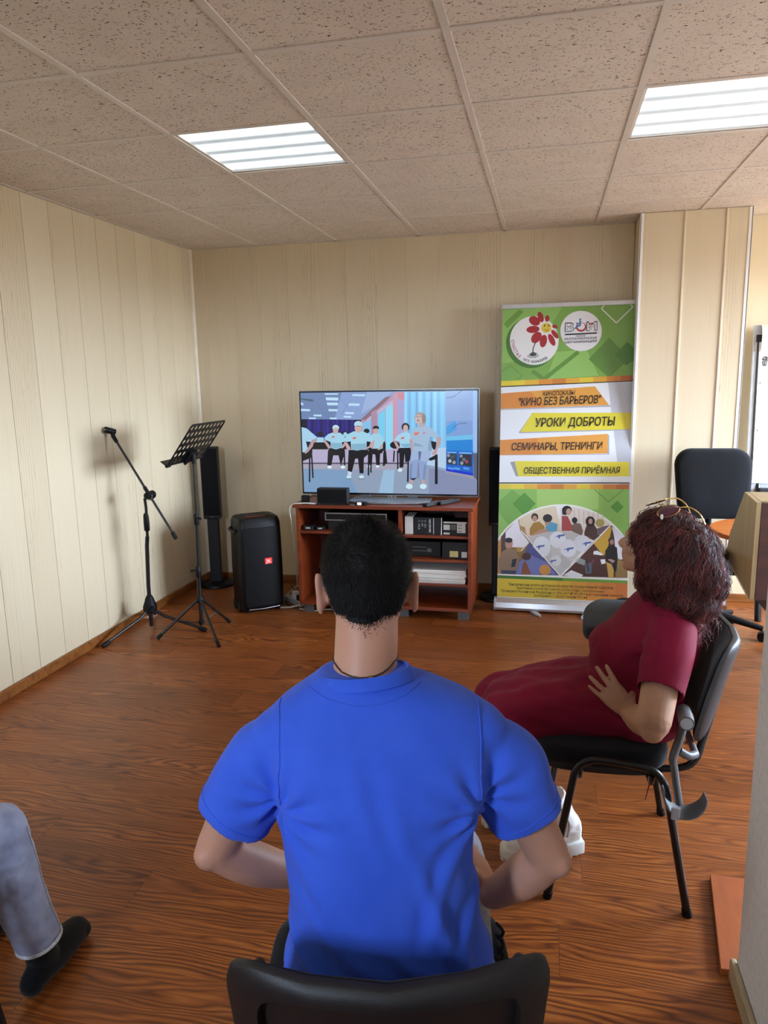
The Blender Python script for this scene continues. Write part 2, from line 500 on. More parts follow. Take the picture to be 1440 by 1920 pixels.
# ------------------------------------------------------------------ printed artwork (millimetres on its own sheet)
TEXTS=[
('КИНОПОКАЗЫ', '1d1a12', -147.8, 1389.4, 57.2, 1393.8, 32.3, 0.1, 0.012),
('"КИНО БЕЗ БАРЬЕРОВ"', '1d1a12', -308.9, 1323.9, 223.2, 1337.3, 54.1, 0.1, 0.014),
('УРОКИ ДОБРОТЫ', '1d1a12', -196.3, 1184.9, 314.3, 1192.3, 57.1, 0.1, 0.014),
('СЕМИНАРЫ, ТРЕНИНГИ', '1d1a12', -348.7, 1027.2, 239.6, 1035.3, 49.6, 0.1, 0.014),
('ОБЩЕСТВЕННАЯ ПРИЁМНАЯ', '1d1a12', -263.4, 870.8, 354.9, 878.7, 41.6, 0.1, 0.014),
('В', '17171a', -12.5, 1808.8, 43.8, 1810.1, 59.2, 0, 0.03),
('И', '17171a', 123.9, 1810.6, 191.5, 1813.1, 58.8, 0, 0.03),
('КОМИ', '3a3a3e', 62.0, 1775.3, 115.7, 1775.3, 12.4, 0, 0.01),
('РЕСПУБЛИКАНСКАЯ', '3a3a3e', -12.8, 1755.8, 189.8, 1759.1, 14.0, 0, 0.012),
('ОРГАНИЗАЦИЯ', '3a3a3e', -12.3, 1734.0, 190.3, 1739.0, 14.0, 0, 0.012),
('При реализации проекта используются средства государственной поддержки,', '3a3410', -347.9, 108.8, 336.0, 113.4, 18.7, 0, 0.006),
('выделенные в качестве гранта в соответствии с распоряжением', '3a3410', -293.3, 88.4, 280.1, 87.2, 16.2, 0, 0.006),
('Президента Российской Федерации от 18.01.2017 № 001/68-4 и на основании конкурса,', '3a3410', -399.8, 62.5, 400.9, 64.4, 17.9, 0, 0.006),
('проведенного Союзом женщин России', '3a3410', -177.6, 40.3, 168.8, 42.3, 17.8, 0, 0.006)]
ARC=[
('С', '9c1830', -352.2, 1760.4, 20, -88.1),
('Ч', '9c1830', -349.9, 1741.3, 20, -80.4),
('А', '9c1830', -345.1, 1722.5, 20, -72.7),
('С', '9c1830', -337.9, 1704.4, 20, -65.0),
('Т', '9c1830', -328.3, 1687.4, 20, -57.3),
('Ь', '9c1830', -316.7, 1671.7, 20, -49.6),
('Е', '9c1830', -303.2, 1657.6, 20, -41.9),
('Б', '55555a', -273.0, 1636.3, 17, -27.2),
('Е', '55555a', -260.2, 1630.2, 17, -21.5),
('З', '55555a', -247.0, 1625.4, 17, -15.8),
('Б', '55555a', -219.6, 1619.8, 17, -4.5),
('А', '55555a', -205.7, 1619.1, 17, 1.2),
('Р', '55555a', -191.9, 1619.8, 17, 6.8),
('Ь', '55555a', -178.4, 1621.8, 17, 12.5),
('Е', '55555a', -165.1, 1625.2, 17, 18.2),
('Р', '55555a', -152.4, 1629.9, 17, 23.8),
('О', '55555a', -140.2, 1635.9, 17, 29.5),
('В', '55555a', -128.8, 1643.1, 17, 35.2)]
BANNER = """79a845 -425,1990 425,1990 425,1468.8 -425,1483.2
8ebb58 -425,1929.9 -425,1967.6 -30.1,1983.6 -238.6,1638 -418.8,1610.5
8fbf5b -69.3,1680.9 128.3,1691.2 207.6,1519 -127,1501.7
6d9c3c -416.1,1880.2 -315.7,1971.3 -284.1,1954.3 -391.8,1847.7
5f9236 -228.7,1547.8 -149.8,1491.2 -135.1,1512.8 -213.9,1569.5
5f9236 -134.1,1491.4 83.9,1666.5 67.4,1687.7 -150.9,1512.7
6a9c40 -414.8,1557.9 -360.1,1592.6 -366.3,1602.1 -420.9,1567.5
6a9c40 -366.8,1593.2 -290.7,1524.3 -283.5,1532.4 -359.6,1601.4
6a9c40 -290.9,1532.5 -333.3,1493.7 -325.7,1485.3 -283.3,1524.2
5c8a33 141,1628.9 268.8,1764.5 401.6,1630.3 275.3,1502.2
4b7f27 304.9,1655.8 384.2,1734.2 425,1691.7 425,1613 377.1,1581.1
e6eee0 238.7,1990 237.5,1990 212.7,1957.1 218.7,1952.1 243.9,1985.7
e6eee0 213.2,1951.9 308.4,1856.4 313.4,1861.7 218.2,1957.3
e6eee0 313.6,1856.2 414.1,1955.6 408.9,1961.3 308.3,1861.9
e6eee0 414.2,1960.9 389.7,1990 385,1990 382.3,1987.6 408.8,1956.1
45752a -70.6,1739.5 -72.4,1710.8 -79.1,1683.1 -90.4,1657.1 -106,1633.8 -125.6,1613.8 -148.4,1597.6 -173.8,1585.9 -201.1,1579 -229.5,1577 -258,1580.2 -285.8,1588.3 -312.1,1601.3 -336,1618.6 -356.8,1639.8 -373.9,1664.2 -386.6,1691.1 -394.7,1719.6 -397.8,1748.9 -395.8,1778 -388.9,1806.1 -377.2,1832.2 -361.1,1855.6 -341.2,1875.6 -318,1891.5 -292.3,1902.9 -264.8,1909.4 -236.5,1910.9 -208.1,1907.4 -180.5,1898.9 -154.6,1885.8 -131.1,1868.4 -110.7,1847.3 -94,1823.1 -81.6,1796.5 -73.7,1768.4
eceae8 -52.6,1756.2 -53.9,1731.1 -59.2,1706.7 -68.2,1683.6 -80.7,1662.3 -96.4,1643.5 -115,1627.4 -136,1614.7 -158.9,1605.5 -183.1,1600.1 -208.1,1598.6 -233.3,1601.2 -257.9,1607.7 -281.5,1618 -303.4,1631.9 -323,1649 -339.9,1668.8 -353.7,1691 -363.9,1714.9 -370.3,1740 -372.8,1765.6 -371.3,1791.1 -365.9,1815.8 -356.6,1839.1 -343.8,1860.4 -327.7,1879.3 -308.8,1895.1 -287.5,1907.7 -264.3,1916.6 -240,1921.6 -215,1922.7 -189.9,1919.8 -165.5,1913 -142.2,1902.5 -120.7,1888.5 -101.4,1871.5 -84.8,1851.7 -71.4,1829.8 -61.4,1806.1 -55.1,1781.4
a80f1c -198.5,1915.8 -188.7,1908.1 -181.3,1898.7 -176.9,1888.5 -176,1878.5 -178.7,1869.7 -184.8,1862.9 -193.6,1858.8 -204.2,1857.8 -215.7,1860 -227,1865.1 -236.8,1872.8 -244.3,1882.2 -248.7,1892.4 -249.6,1902.5 -246.8,1911.3 -240.8,1918.1 -231.9,1922.2 -221.3,1923.2 -209.7,1921
a80f1c -155.5,1920.1 -152.7,1909.1 -151.9,1898.7 -153.2,1889.9 -156.4,1883.5 -161.3,1880.2 -167.2,1880.3 -173.8,1883.8 -180.3,1890.3 -186,1899.3 -190.5,1909.7 -193.3,1920.7 -194.1,1931.1 -192.8,1939.9 -189.6,1946.3 -184.7,1949.6 -178.7,1949.5 -172.2,1946 -165.7,1939.5 -159.9,1930.5
a80f1c -115.8,1900.1 -117.5,1893.6 -120.5,1888.1 -124.4,1884 -128.9,1881.9 -133.6,1881.8 -137.9,1883.8 -141.5,1887.7 -143.9,1893.1 -145.1,1899.5 -144.8,1906.3 -143.1,1912.8 -140.1,1918.3 -136.2,1922.4 -131.7,1924.5 -127,1924.6 -122.7,1922.6 -119.1,1918.7 -116.7,1913.3 -115.5,1906.9
a80f1c -61.2,1842.9 -63,1839.5 -66.4,1836.9 -71,1835.5 -76.4,1835.3 -82.1,1836.4 -87.4,1838.6 -92,1841.9 -95.3,1845.7 -97.1,1849.8 -97.1,1853.8 -95.3,1857.2 -91.9,1859.8 -87.3,1861.2 -81.9,1861.4 -76.2,1860.3 -70.8,1858 -66.3,1854.8 -63,1851 -61.2,1846.9
a80f1c -66.2,1807.6 -60.1,1798.6 -55.9,1789.5 -53.8,1781.4 -54,1774.8 -56.6,1770.6 -61.4,1769.1 -67.7,1770.5 -75.1,1774.6 -82.7,1781 -89.9,1789.1 -96,1798.1 -100.2,1807.2 -102.4,1815.4 -102.1,1821.9 -99.4,1826.1 -94.7,1827.6 -88.4,1826.2 -81,1822.1 -73.3,1815.7
a80f1c -81.4,1768.9 -76.5,1756.5 -73.8,1744.7 -73.4,1734.4 -75.4,1726.8 -79.6,1722.6 -85.6,1722.2 -92.8,1725.7 -100.5,1732.6 -108,1742.4 -114.5,1754 -119.4,1766.4 -122.2,1778.3 -122.6,1788.5 -120.6,1796.1 -116.4,1800.3 -110.3,1800.7 -103.1,1797.2 -95.4,1790.3 -87.9,1780.5
a80f1c -129,1749.6 -132.5,1737.2 -137.9,1726.5 -144.7,1718.6 -152.1,1714.3 -159.6,1714 -166.2,1717.7 -171.5,1725.1 -174.8,1735.5 -175.9,1747.7 -174.6,1760.8 -171.1,1773.2 -165.7,1783.9 -158.9,1791.8 -151.4,1796.1 -144,1796.3 -137.3,1792.6 -132.1,1785.2 -128.8,1774.9 -127.7,1762.6
a80f1c -175,1760.2 -184.2,1751.4 -194.8,1745.4 -205.7,1742.8 -215.9,1743.8 -224.3,1748.4 -230.1,1756.1 -232.8,1766.1 -232.1,1777.6 -228,1789.2 -221,1800 -211.8,1808.8 -201.2,1814.8 -190.3,1817.4 -180.2,1816.4 -171.8,1811.8 -166,1804.1 -163.3,1794 -164,1782.6 -168,1771
a80f1c -178.5,1837.4 -179.7,1830 -185,1823 -193.9,1817.1 -205.5,1812.9 -218.7,1810.7 -232.2,1810.9 -244.7,1813.3 -254.9,1817.8 -261.9,1823.9 -264.9,1831.1 -263.7,1838.5 -258.4,1845.5 -249.4,1851.4 -237.8,1855.7 -224.6,1857.8 -211.1,1857.6 -198.7,1855.1 -188.5,1850.6 -181.5,1844.5
e3c51c -102,1841.3 -103.4,1831.2 -107.8,1822.2 -114.8,1815.2 -123.7,1810.8 -133.7,1809.5 -143.7,1811.4 -152.9,1816.4 -160.2,1823.9 -165,1833.2 -166.8,1843.4 -165.4,1853.6 -161,1862.6 -154,1869.6 -145.1,1874 -135.1,1875.2 -125,1873.3 -115.9,1868.3 -108.6,1860.8 -103.8,1851.5
4a3a12 -141.6,1856.7 -142.9,1851.7 -146.1,1849.8 -149.4,1852 -150.9,1857 -149.6,1861.9 -146.4,1863.9 -143.1,1861.7
4a3a12 -114.6,1855.8 -115.9,1850.8 -119.1,1848.9 -122.4,1851.1 -123.9,1856.1 -122.6,1861 -119.4,1863 -116.1,1860.8
6a5518 -146.3,1828.4 -133.1,1823.3 -131.9,1826.9 -145.1,1832
6a5518 -131.9,1823.2 -116.5,1827.4 -117.7,1831.2 -133,1827
24281f -206.4,1748.5 -221.1,1709.6 -215.3,1707.1 -200.6,1746
24281f -221.3,1708.6 -222.3,1681.1 -216.1,1680.6 -215.1,1708.1
b9b8b6 -262.3,1655.9 -231.6,1678.8 -192.8,1680.1 -176.7,1656.2 -199.8,1643.3 -238.7,1644.3
4a4a48 -243.1,1669.6 -220.1,1686.4 -196.6,1676.3 -200.1,1659.1 -231.2,1657.5
e7e5e8 221.4,1809.8 220.3,1789.3 216,1769.5 208.6,1750.7 198.3,1733.5 185.3,1718.2 170,1705.2 152.6,1694.9 133.7,1687.5 113.6,1683.2 93,1682.1 72.2,1684.3 51.8,1689.6 32.4,1698.1 14.3,1709.4 -2,1723.4 -15.9,1739.6 -27.3,1757.7 -35.8,1777.1 -41.1,1797.5 -43.2,1818.3 -42.1,1839 -37.6,1859 -30,1878 -19.4,1895.3 -6.2,1910.6 9.4,1923.5 27,1933.6 46,1940.8 66.1,1944.9 86.8,1945.7 107.5,1943.3 127.8,1937.7 147,1929.1 164.9,1917.7 180.8,1903.8 194.6,1887.7 205.7,1869.7 214.1,1850.5 219.3,1830.3
171719 -13.3,1788.5 190.7,1793 190,1802.3 -14,1797.9
a8182a 122.5,1838.5 121.1,1829 116.6,1820.5 109.4,1813.9 100.3,1809.8 90,1808.6 79.7,1810.4 70.3,1815.2 62.8,1822.3 57.8,1831.1 56,1840.7 57.4,1850.3 61.9,1858.7 69.1,1865.4 78.3,1869.4 88.6,1870.6 98.9,1868.7 108.2,1864 115.7,1856.9 120.7,1848.1
e7e5e8 113.4,1843.4 112.3,1836.3 109.1,1829.9 103.8,1825 97.2,1821.9 89.7,1821 82.2,1822.4 75.4,1825.9 69.9,1831.2 66.3,1837.8 65,1845.1 66,1852.2 69.3,1858.6 74.5,1863.5 81.2,1866.6 88.6,1867.5 96.1,1866.1 103,1862.6 108.4,1857.3 112,1850.7
2a6ea0 77,1882.6 77.7,1849.3 88.3,1848.9 87.5,1882.2
2a6ea0 82.2,1854.5 59.6,1852.2 61.2,1841.4 83.9,1843.7
2a6ea0 56.5,1860.1 79.2,1860.9 78.5,1868.6 55.9,1867.8
2a6ea0 50.8,1826.1 70.8,1844.8 65,1851.3 45,1832.6
2a6ea0 88.9,1889.2 87.7,1885.1 84.3,1882.7 80.1,1882.8 76.7,1885.5 75.3,1889.6 76.5,1893.7 79.8,1896.1 84,1896 87.5,1893.3
a8182a 128,1861.5 187.9,1868.7 188.1,1859.4 133.5,1852
1c2110 -425,1461.2 425,1490 425,1476.2 -425,1452.2
dcc400 -425,1494.6 -357.2,1496.4 -356.5,1462.1 -425,1460.2
e3cd10 -357.2,1496.4 -266.9,1498.9 -266.2,1464.6 -356.5,1462.1
e0b010 -266.9,1498.9 -177.3,1501.3 -176.6,1467.1 -266.2,1464.6
dd8a10 -177.3,1501.3 -88.4,1503.7 -87.7,1469.6 -176.6,1467.1
c87a12 -88.4,1503.7 -0.3,1506.1 0.5,1472.1 -87.7,1469.6
dba018 -0.3,1506.1 87.2,1508.5 88,1474.5 0.5,1472.1
e0c010 87.2,1508.5 174,1510.9 174.8,1476.9 88,1474.5
d8a010 174,1510.9 260.1,1513.2 260.9,1479.3 174.8,1476.9
cc7a0c 260.1,1513.2 345.5,1515.5 346.4,1481.7 260.9,1479.3
b8600a 345.5,1515.5 425,1517.7 425,1483.9 346.4,1481.7
e6e7ea -425,1453.1 425,1477.7 425,804.9 -425,793.4
bfc1c8 268.6,1471.5 425,1476.2 425,804.9 359.8,804
a9a9ac -425,1306.1 283.4,1324.2 294.8,1316.4 283.6,1314.9 -425,1299.7
d8820f -425,1411.4 186.7,1449.6 278.1,1325.8 -425,1306.6
e09a28 -234.1,1423 186.7,1449.6 278.1,1325.8 -122.9,1315.8
a9a9ac -302.9,1145.5 -223,1266 407.2,1269 410,1161 -287.1,1142.2
dfd010 -215.4,1278.6 421.8,1275.1 424.6,1168.7 -291.2,1150.2
a9a9ac -425,993.2 287.6,1001.9 284.5,1130.3 274,1130.3 277.1,1005.8 -425,1002.8
d8820f -425,1096.9 275.3,1137.3 277,1008.9 -425,995
e0982a -180.7,1111.9 275.3,1137.3 277,1008.9 -147.2,1000.8
9a9a9e -354.2,947 -325,953.6 -294.3,838.5 -308.5,838.3
9a9a9e -294.3,840.1 410.6,849.7 410.8,842 -294.1,832.1
dfd010 -323.5,955.2 415.3,953.7 418,848.3 -295.9,840.1
e6e7ea -425,849.9 425,859.2 425,814.2 -425,803.1
20240f -425,809.6 418.8,820.3 419,812.6 -425,801.5
dcc400 -425,799.8 -346.5,800.6 -345.8,765.4 -425,764.4
e3cd10 -346.5,800.6 -258.8,801.4 -258.1,766.5 -345.8,765.4
e0b010 -258.8,801.4 -171.8,802.3 -171.1,767.6 -258.1,766.5
dd8a10 -171.8,802.3 -85.4,803.1 -84.7,768.8 -171.1,767.6
c87a12 -85.4,803.1 0.3,803.9 1,769.9 -84.7,768.8
dba018 0.3,803.9 85.3,804.7 86.1,771 1,769.9
e0c010 85.3,804.7 169.7,805.5 170.5,772.1 86.1,771
d8a010 169.7,805.5 253.4,806.3 254.3,773.2 170.5,772.1
cc7a0c 253.4,806.3 336.6,807.1 337.4,774.2 254.3,773.2
b8600a 336.6,807.1 419.1,807.9 419.9,775.3 337.4,774.2
86b84e -425,764.3 419.9,775.3 425,577.6 425,156.7 -425,120.1
a2cc66 -173.4,766.5 225.7,770.8 228.9,637.5 -170.5,629.1
6fa838 -425,678.8 -338.6,762.4 -278.3,715.2 -328.8,666.1 -256,587.2 -357.7,520.2 -425,605.2
4f9424 -332.7,666 -255.3,742.8 -179.1,668.9 -256,585.6
5c9034 197.6,768.4 289.9,687.6 293.3,691.8 201,772.5
5c9034 293.4,687.6 384.6,771.1 381.1,775.3 289.9,691.8
4f9424 302.2,656.2 346,700.9 387.3,658 348.1,616.5
eef0ec -425,429.3 -405.4,459.2 -381.4,490.2 -355.2,519.1 -326.7,545.9 -296.3,570.4 -264.2,592.4 -230.4,611.8 -195.4,628.5 -159.3,642.4 -122.2,653.5 -84.6,661.6 -46.5,666.8 -8.3,669 29.9,668.3 67.8,664.6 105.1,658 141.8,648.5 177.4,636.3 211.9,621.4 245,603.8 276.6,583.8 306.4,561.4 334.3,536.8 360.2,510.1 383.8,481.5 405.1,451.2 424,419.3 425,417.1 425,172.6 -425,176.5
8a6a2a -425,406.5 -417.1,420.9 -396.2,452.8 -372.8,483 -347.1,511.3 -319.3,537.5 -289.6,561.4 -273.6,482.1 -9.1,190 -425,181.9
d9c8b0 -425,368 -425,414.4 -404.1,446.1 -399,186.4 -421.5,185.5
b9872c -425,284.6 -425,406.6 -405.2,421.8 -400.6,186.3 -423.1,185.4
4a3424 -405.5,438 -375.8,471.2 -370.2,187.5 -400.6,186.3
e9e8f0 -375.8,472.9 -295,563.7 -277.5,482 -219.2,409.6 -259.4,366.5 -373.9,374.1
b58d2c -299.1,372.5 -255.5,369.8 -282.5,336.6 -298.5,344.2
907458 -421,283.2 -394,341 -362.4,358.3 -306.6,352 -285.8,304.2 -295.7,206.7 -407.2,194.2 -419.9,226.2
323a5a -399.5,210.8 -295.8,210.8 -296.9,187.2 -397.4,186.4
b98a78 -325.7,395.9 -326.8,384.8 -330.2,374.8 -335.7,366.7 -342.6,361.5 -350.5,359.5 -358.4,360.9 -365.6,365.8 -371.4,373.5 -375.2,383.3 -376.7,394.3 -375.7,405.3 -372.2,415.4 -366.7,423.4 -359.7,428.7 -351.9,430.7 -344,429.1 -336.8,424.3 -331,416.6 -327.2,406.8
1f1b1c -327.8,417.6 -328.9,412.1 -332.4,407 -338,402.9 -345,400.2 -352.9,399.1 -360.8,399.7 -367.9,402 -373.6,405.8 -377.4,410.6 -378.7,416.1 -377.6,421.6 -374.1,426.7 -368.5,430.8 -361.4,433.5 -353.6,434.6 -345.7,434 -338.5,431.7 -332.8,427.9 -329.1,423.1
1d1a30 -327.5,286.5 -295.9,294.1 -307.5,237 -334.4,232.8
ddcdb0 -289.6,561.4 -258.2,582.9 -225.2,601.9 -191,618.2 -155.7,631.8 -119.5,642.7 -82.6,650.6 -45.4,655.7 -8.7,481.4 -42.9,488.4 -135.5,453.9 -217,415.3 -273.7,486.2
b0864a -286.3,522.1 -244.9,507 -241.9,474.9 -229.5,451.2 -273.7,486.2
a5791e -214.8,499.8 -192.1,540.5 -153.1,549.5 -117.3,518.4 -120.4,478.3 -166.7,453 -213.9,454.8
1e191b -160,579.7 -161,571.8 -164.2,564.6 -169.3,558.8 -175.7,555 -183,553.6 -190.3,554.6 -196.9,558.1 -202.2,563.7 -205.7,570.7 -207,578.6 -206,586.6 -202.8,593.8 -197.8,599.6 -191.3,603.4 -184,604.8 -176.8,603.7 -170.1,600.2 -164.8,594.7 -161.4,587.6
b98a72 -167.6,569.2 -168.3,562.7 -170.4,556.9 -173.7,552.2 -178,549.1 -182.8,548 -187.7,548.9 -192.1,551.7 -195.7,556.2 -198.1,562 -199,568.4 -198.3,574.9 -196.2,580.7 -192.9,585.4 -188.5,588.5 -183.7,589.6 -178.9,588.7 -174.4,585.8 -170.9,581.3 -168.5,575.6
4fa0c0 -83,551.2 -32.3,536.5 -35.1,485.5 -104.8,478.7 -113.3,510.5
b98a72 -118,550.3 -86.9,551.1 -90.3,527.1 -113.5,521.7
2a2122 -68,573.9 -69.3,565.5 -73.6,557.8 -80.3,551.7 -88.9,547.6 -98.5,546 -108.1,547.1 -116.9,550.8 -123.9,556.6 -128.5,564.1 -130.2,572.4 -128.9,580.9 -124.6,588.5 -117.8,594.7 -109.2,598.7 -99.7,600.3 -90,599.2 -81.3,595.5 -74.3,589.7 -69.7,582.2
b98a72 -151.9,493.5 -105.3,502.7 -89.2,479.2 -135.7,463.5 -206,455.1
c9c4c2 -229.4,443.1 -104.8,478.7 -8.8,484.6 -8.1,457.5 -213,413
e2d8cc 29.3,657.2 66.4,653.6 102.9,647.2 138.7,638 173.6,626 207.3,611.4 239.7,594.3 270.6,574.7 299.8,552.9 310.4,537.3 192.5,423.8 126.9,461.4 65.1,487.4 -4.2,489.5
cfc2ba 69.2,642 76.9,640.6 79.2,539.3 71.5,539.1
cfc2ba 99.9,636.4 107.6,634.9 109.8,540.1 102.1,539.9
cfc2ba 130.5,630.7 138.2,629.3 140.3,540.9 132.6,540.7
cfc2ba 161.1,625 168.7,623.6 170.7,541.6 163.1,541.5
cfc2ba 191.6,619.4 199.2,618 201,542.4 193.4,542.2
cfc2ba 222,613.7 229.5,612.3 231.2,543.2 223.7,543
cfc2ba 252.3,608.1 259.8,606.7 261.4,543.9 253.8,543.7
a83c38 -6.6,592.8 32,589.7 60.2,530.9 65,491.4 -4.2,489.5
1c1516 58,629.9 56.6,620.6 52.2,612.1 45.2,605.3 36.4,600.8 26.4,599.1 16.4,600.4 7.3,604.5 -0,611 -4.8,619.3 -6.6,628.6 -5.2,637.9 -0.8,646.4 6.2,653.2 15.1,657.7 25.1,659.4 35.1,658.1 44.1,654 51.4,647.5 56.2,639.2
c09a8a 54.4,619.6 53.7,612.7 51.4,606.5 47.8,601.5 43.2,598.2 38,597 32.7,598 28,601 24.1,605.9 21.6,612 20.6,618.8 21.3,625.7 23.5,632 27.2,636.9 31.8,640.2 37,641.4 42.2,640.4 47,637.4 50.8,632.5 53.4,626.4
1c1516 -5.8,628.6 17,641 18.1,595 -3.6,600.8
7a6254 60.2,530.9 79,547.3 117.4,540.3 133.8,493.3 126.8,463 65.1,486.6
1a1516 95.5,563.5 94.7,557.1 92.3,551.3 88.3,546.7 83.2,543.6 77.6,542.5 71.9,543.3 66.7,546.1 62.5,550.6 59.8,556.3 58.7,562.6 59.5,569 62,574.8 65.9,579.5 71,582.5 76.6,583.6 82.3,582.8 87.5,580 91.7,575.5 94.4,569.8
4a3028 141.6,485.6 155.7,533.4 201,542.4 224.6,503.6 240.7,464.7 203.6,432.1 142.1,461.9
241416 208.2,558.3 206.9,547.6 202.9,537.8 196.4,530 188,524.9 178.7,522.9 169.3,524.4 160.7,529.1 153.8,536.6 149.2,546.2 147.5,556.9 148.7,567.6 152.8,577.4 159.4,585.2 167.7,590.4 177,592.3 186.5,590.8 195,586.1 201.9,578.6 206.4,569
b98f80 192.2,559.5 191.7,553.7 190,548.4 187.3,544.1 183.8,541.3 179.8,540.3 175.8,541.1 172.1,543.7 169.2,547.8 167.2,553.1 166.5,558.9 166.9,564.8 168.7,570.1 171.4,574.3 174.9,577.1 178.9,578.1 182.9,577.3 186.6,574.7 189.5,570.6 191.5,565.4
a89850 268.7,550.4 267.5,542.1 263.7,534.6 257.5,528.5 249.6,524.5 240.8,523 231.9,524 223.8,527.6 217.3,533.4 213,540.7 211.4,549 212.6,557.3 216.5,564.8 222.7,570.9 230.6,574.9 239.5,576.4 248.4,575.3 256.4,571.7 262.9,566 267.1,558.6
6a5a60 220.6,511.4 261.8,528.2 302.9,537.1 247.9,476.7 225.6,464.3
8a6a30 128.3,464.6 180.4,450.3 177.1,431.3 142.5,446
bfc0be -217,415.3 -174.5,448.7 -104.8,478.7 -35.1,488.7 65.1,485.8 134.5,460.1 182.6,421.9 -5.3,191.8
c8c8c6 6.5,354.4 5,339.5 -0.2,326 -8.5,315.1 -19.1,308 -31.1,305.2 -43.1,307.1 -54,313.5 -62.9,323.8 -68.7,337 -70.9,351.8 -69.3,366.7 -64.1,380.2 -55.8,391.1 -45.1,398.3 -33.2,401 -21.2,399 -10.3,392.5 -1.5,382.2 4.3,369.1
b9b8b4 61.9,292.6 60.4,275.3 55.3,259.5 47,246.9 36.5,238.5 24.6,235.4 12.7,237.6 1.7,245.1 -7.1,257.2 -12.9,272.6 -15.2,289.8 -13.7,307.1 -8.6,322.9 -0.3,335.5 10.3,343.8 22.1,346.9 34.1,344.6 45,337.1 53.8,325 59.6,309.7
c4c4c0 -14.9,273.8 -16.4,258.9 -21.6,245.3 -30,234.4 -40.6,227.2 -52.6,224.3 -64.6,226.2 -75.6,232.6 -84.4,242.9 -90.3,256.1 -92.5,270.9 -90.9,285.9 -85.7,299.4 -77.3,310.4 -66.6,317.6 -54.7,320.3 -42.6,318.4 -31.7,312 -22.9,301.7 -17.1,288.5
c6c6c4 99.3,333.7 97.7,321.3 92.5,310.1 84.2,301 73.7,294.9 61.9,292.6 49.9,294.1 39.1,299.4 30.4,307.9 24.6,318.8 22.5,331 24.1,343.4 29.3,354.7 37.6,363.7 48.2,369.7 60,372.1 71.9,370.5 82.8,365.2 91.4,356.7 97.1,345.9
dfe6ec -75.4,379.7 -77.8,357.3 -85.6,337 -98.2,320.6 -114.3,309.8 -132.3,305.6 -150.5,308.5 -167.1,318.2 -180.4,333.7 -189.2,353.6 -192.6,375.9 -190.2,398.3 -182.2,418.7 -169.6,435.1 -153.4,445.8 -135.4,449.9 -117.2,446.9 -100.7,437.1 -87.5,421.6 -78.7,401.8
e2e8ee 24.1,430.6 21.8,413.3 14.5,397.6 2.9,384.9 -12,376.4 -28.7,373.2 -45.5,375.4 -60.8,382.8 -73.1,394.8 -81.2,410.2 -84.2,427.4 -81.9,444.7 -74.6,460.5 -62.8,473.2 -47.9,481.6 -31.2,484.8 -14.4,482.5 0.8,475 13,463 21.1,447.7
dfe3ea 94.4,377.2 92.2,358.7 85,341.8 73.4,328.3 58.7,319.3 42.1,315.8 25.4,318.1 10.1,326.1 -2.1,338.9 -10.2,355.3 -13.2,373.7 -11,392.2 -3.7,409.1 8,422.7 22.8,431.6 39.4,435.1 56.1,432.6 71.2,424.6 83.4,411.8 91.4,395.5
d8dce2 184.4,411.7 182.1,394.6 174.7,378.9 162.9,366.2 147.8,357.9 130.9,354.6 113.9,356.7 98.3,364.1 85.8,376 77.7,391.2 74.6,408.3 76.9,425.6 84.3,441.3 96.2,453.9 111.4,462.2 128.3,465.4 145.3,463.2 160.8,455.8 173.2,443.9 181.3,428.7
d5d8da -3.6,290.2 -5.1,279 -9.8,268.8 -17.3,260.6 -26.9,255.1 -37.7,252.9 -48.5,254.3 -58.3,259 -66.2,266.7 -71.4,276.6 -73.4,287.7 -71.9,298.8 -67.2,309.1 -59.6,317.3 -50,322.7 -39.2,324.9 -28.4,323.5 -18.6,318.7 -10.7,311.1 -5.6,301.2
4f66ae -180.7,370.6 -153.6,387.6 -112.3,393.7 -118.3,380.7 -141.6,376.7 -152.9,357.1 -158.8,374.6
4f66ae -49.7,446.8 -23,463.5 17.8,469.4 11.9,456.5 -11.1,452.7 -22.3,433.2 -28.1,450.6
4f66ae 10.2,360.9 36.8,377.7 77.4,383.8 71.6,370.9 48.6,366.9 37.5,347.5 31.7,364.8
4f66ae 124.4,402.7 150.7,419.4 190.9,425.4 185.1,412.5 162.4,408.7 151.4,389.3 145.7,406.6
4f66ae -88,277.8 -66.5,291.4 -33.7,296.5 -38.4,286 -56.9,282.8 -65.9,267.1 -70.6,281
4a4f8e -216.8,404.9 -14.6,191.4 -303.3,186.2
6a74b4 -211.1,322.9 -100.5,278.7 -36.4,196.9 -303.3,186.2 -281.2,272
8a4a24 -267.6,187.6 -257.1,256.7 -241.8,281.5 -227.1,257.9 -198.9,190.4
4a2416 -203,311.1 -204.3,303.1 -208.4,295.8 -214.9,289.9 -223.2,285.9 -232.4,284.3 -241.7,285.2 -250.1,288.6 -256.9,294.1 -261.3,301.1 -262.9,309 -261.6,317.1 -257.5,324.4 -251,330.4 -242.7,334.3 -233.5,335.9 -224.2,334.9 -215.8,331.6 -209,326.1 -204.6,319.1
c98a30 -71.2,225.2 -72.8,214 -77.9,203.7 -86,195.4 -96.3,189.9 -107.9,187.6 -119.5,188.9 -130,193.6 -138.5,201.3 -144.1,211.2 -146.2,222.3 -144.6,233.5 -139.4,243.8 -131.3,252.1 -121,257.7 -109.4,259.9 -97.8,258.5 -87.3,253.8 -78.8,246.1 -73.3,236.3
4f2b20 192.7,414.4 2.6,186.5 423.7,192 417.4,438.5 314.1,537.4
c39a1a 200.2,416.2 262.9,481.1 306.8,529.4 314.7,513.9 288.6,355.9 266.6,331.5
d8d8e0 314.3,529.6 352.3,507.1 417.4,438.5 420.6,313.4 349.8,310.9 330.9,467.3
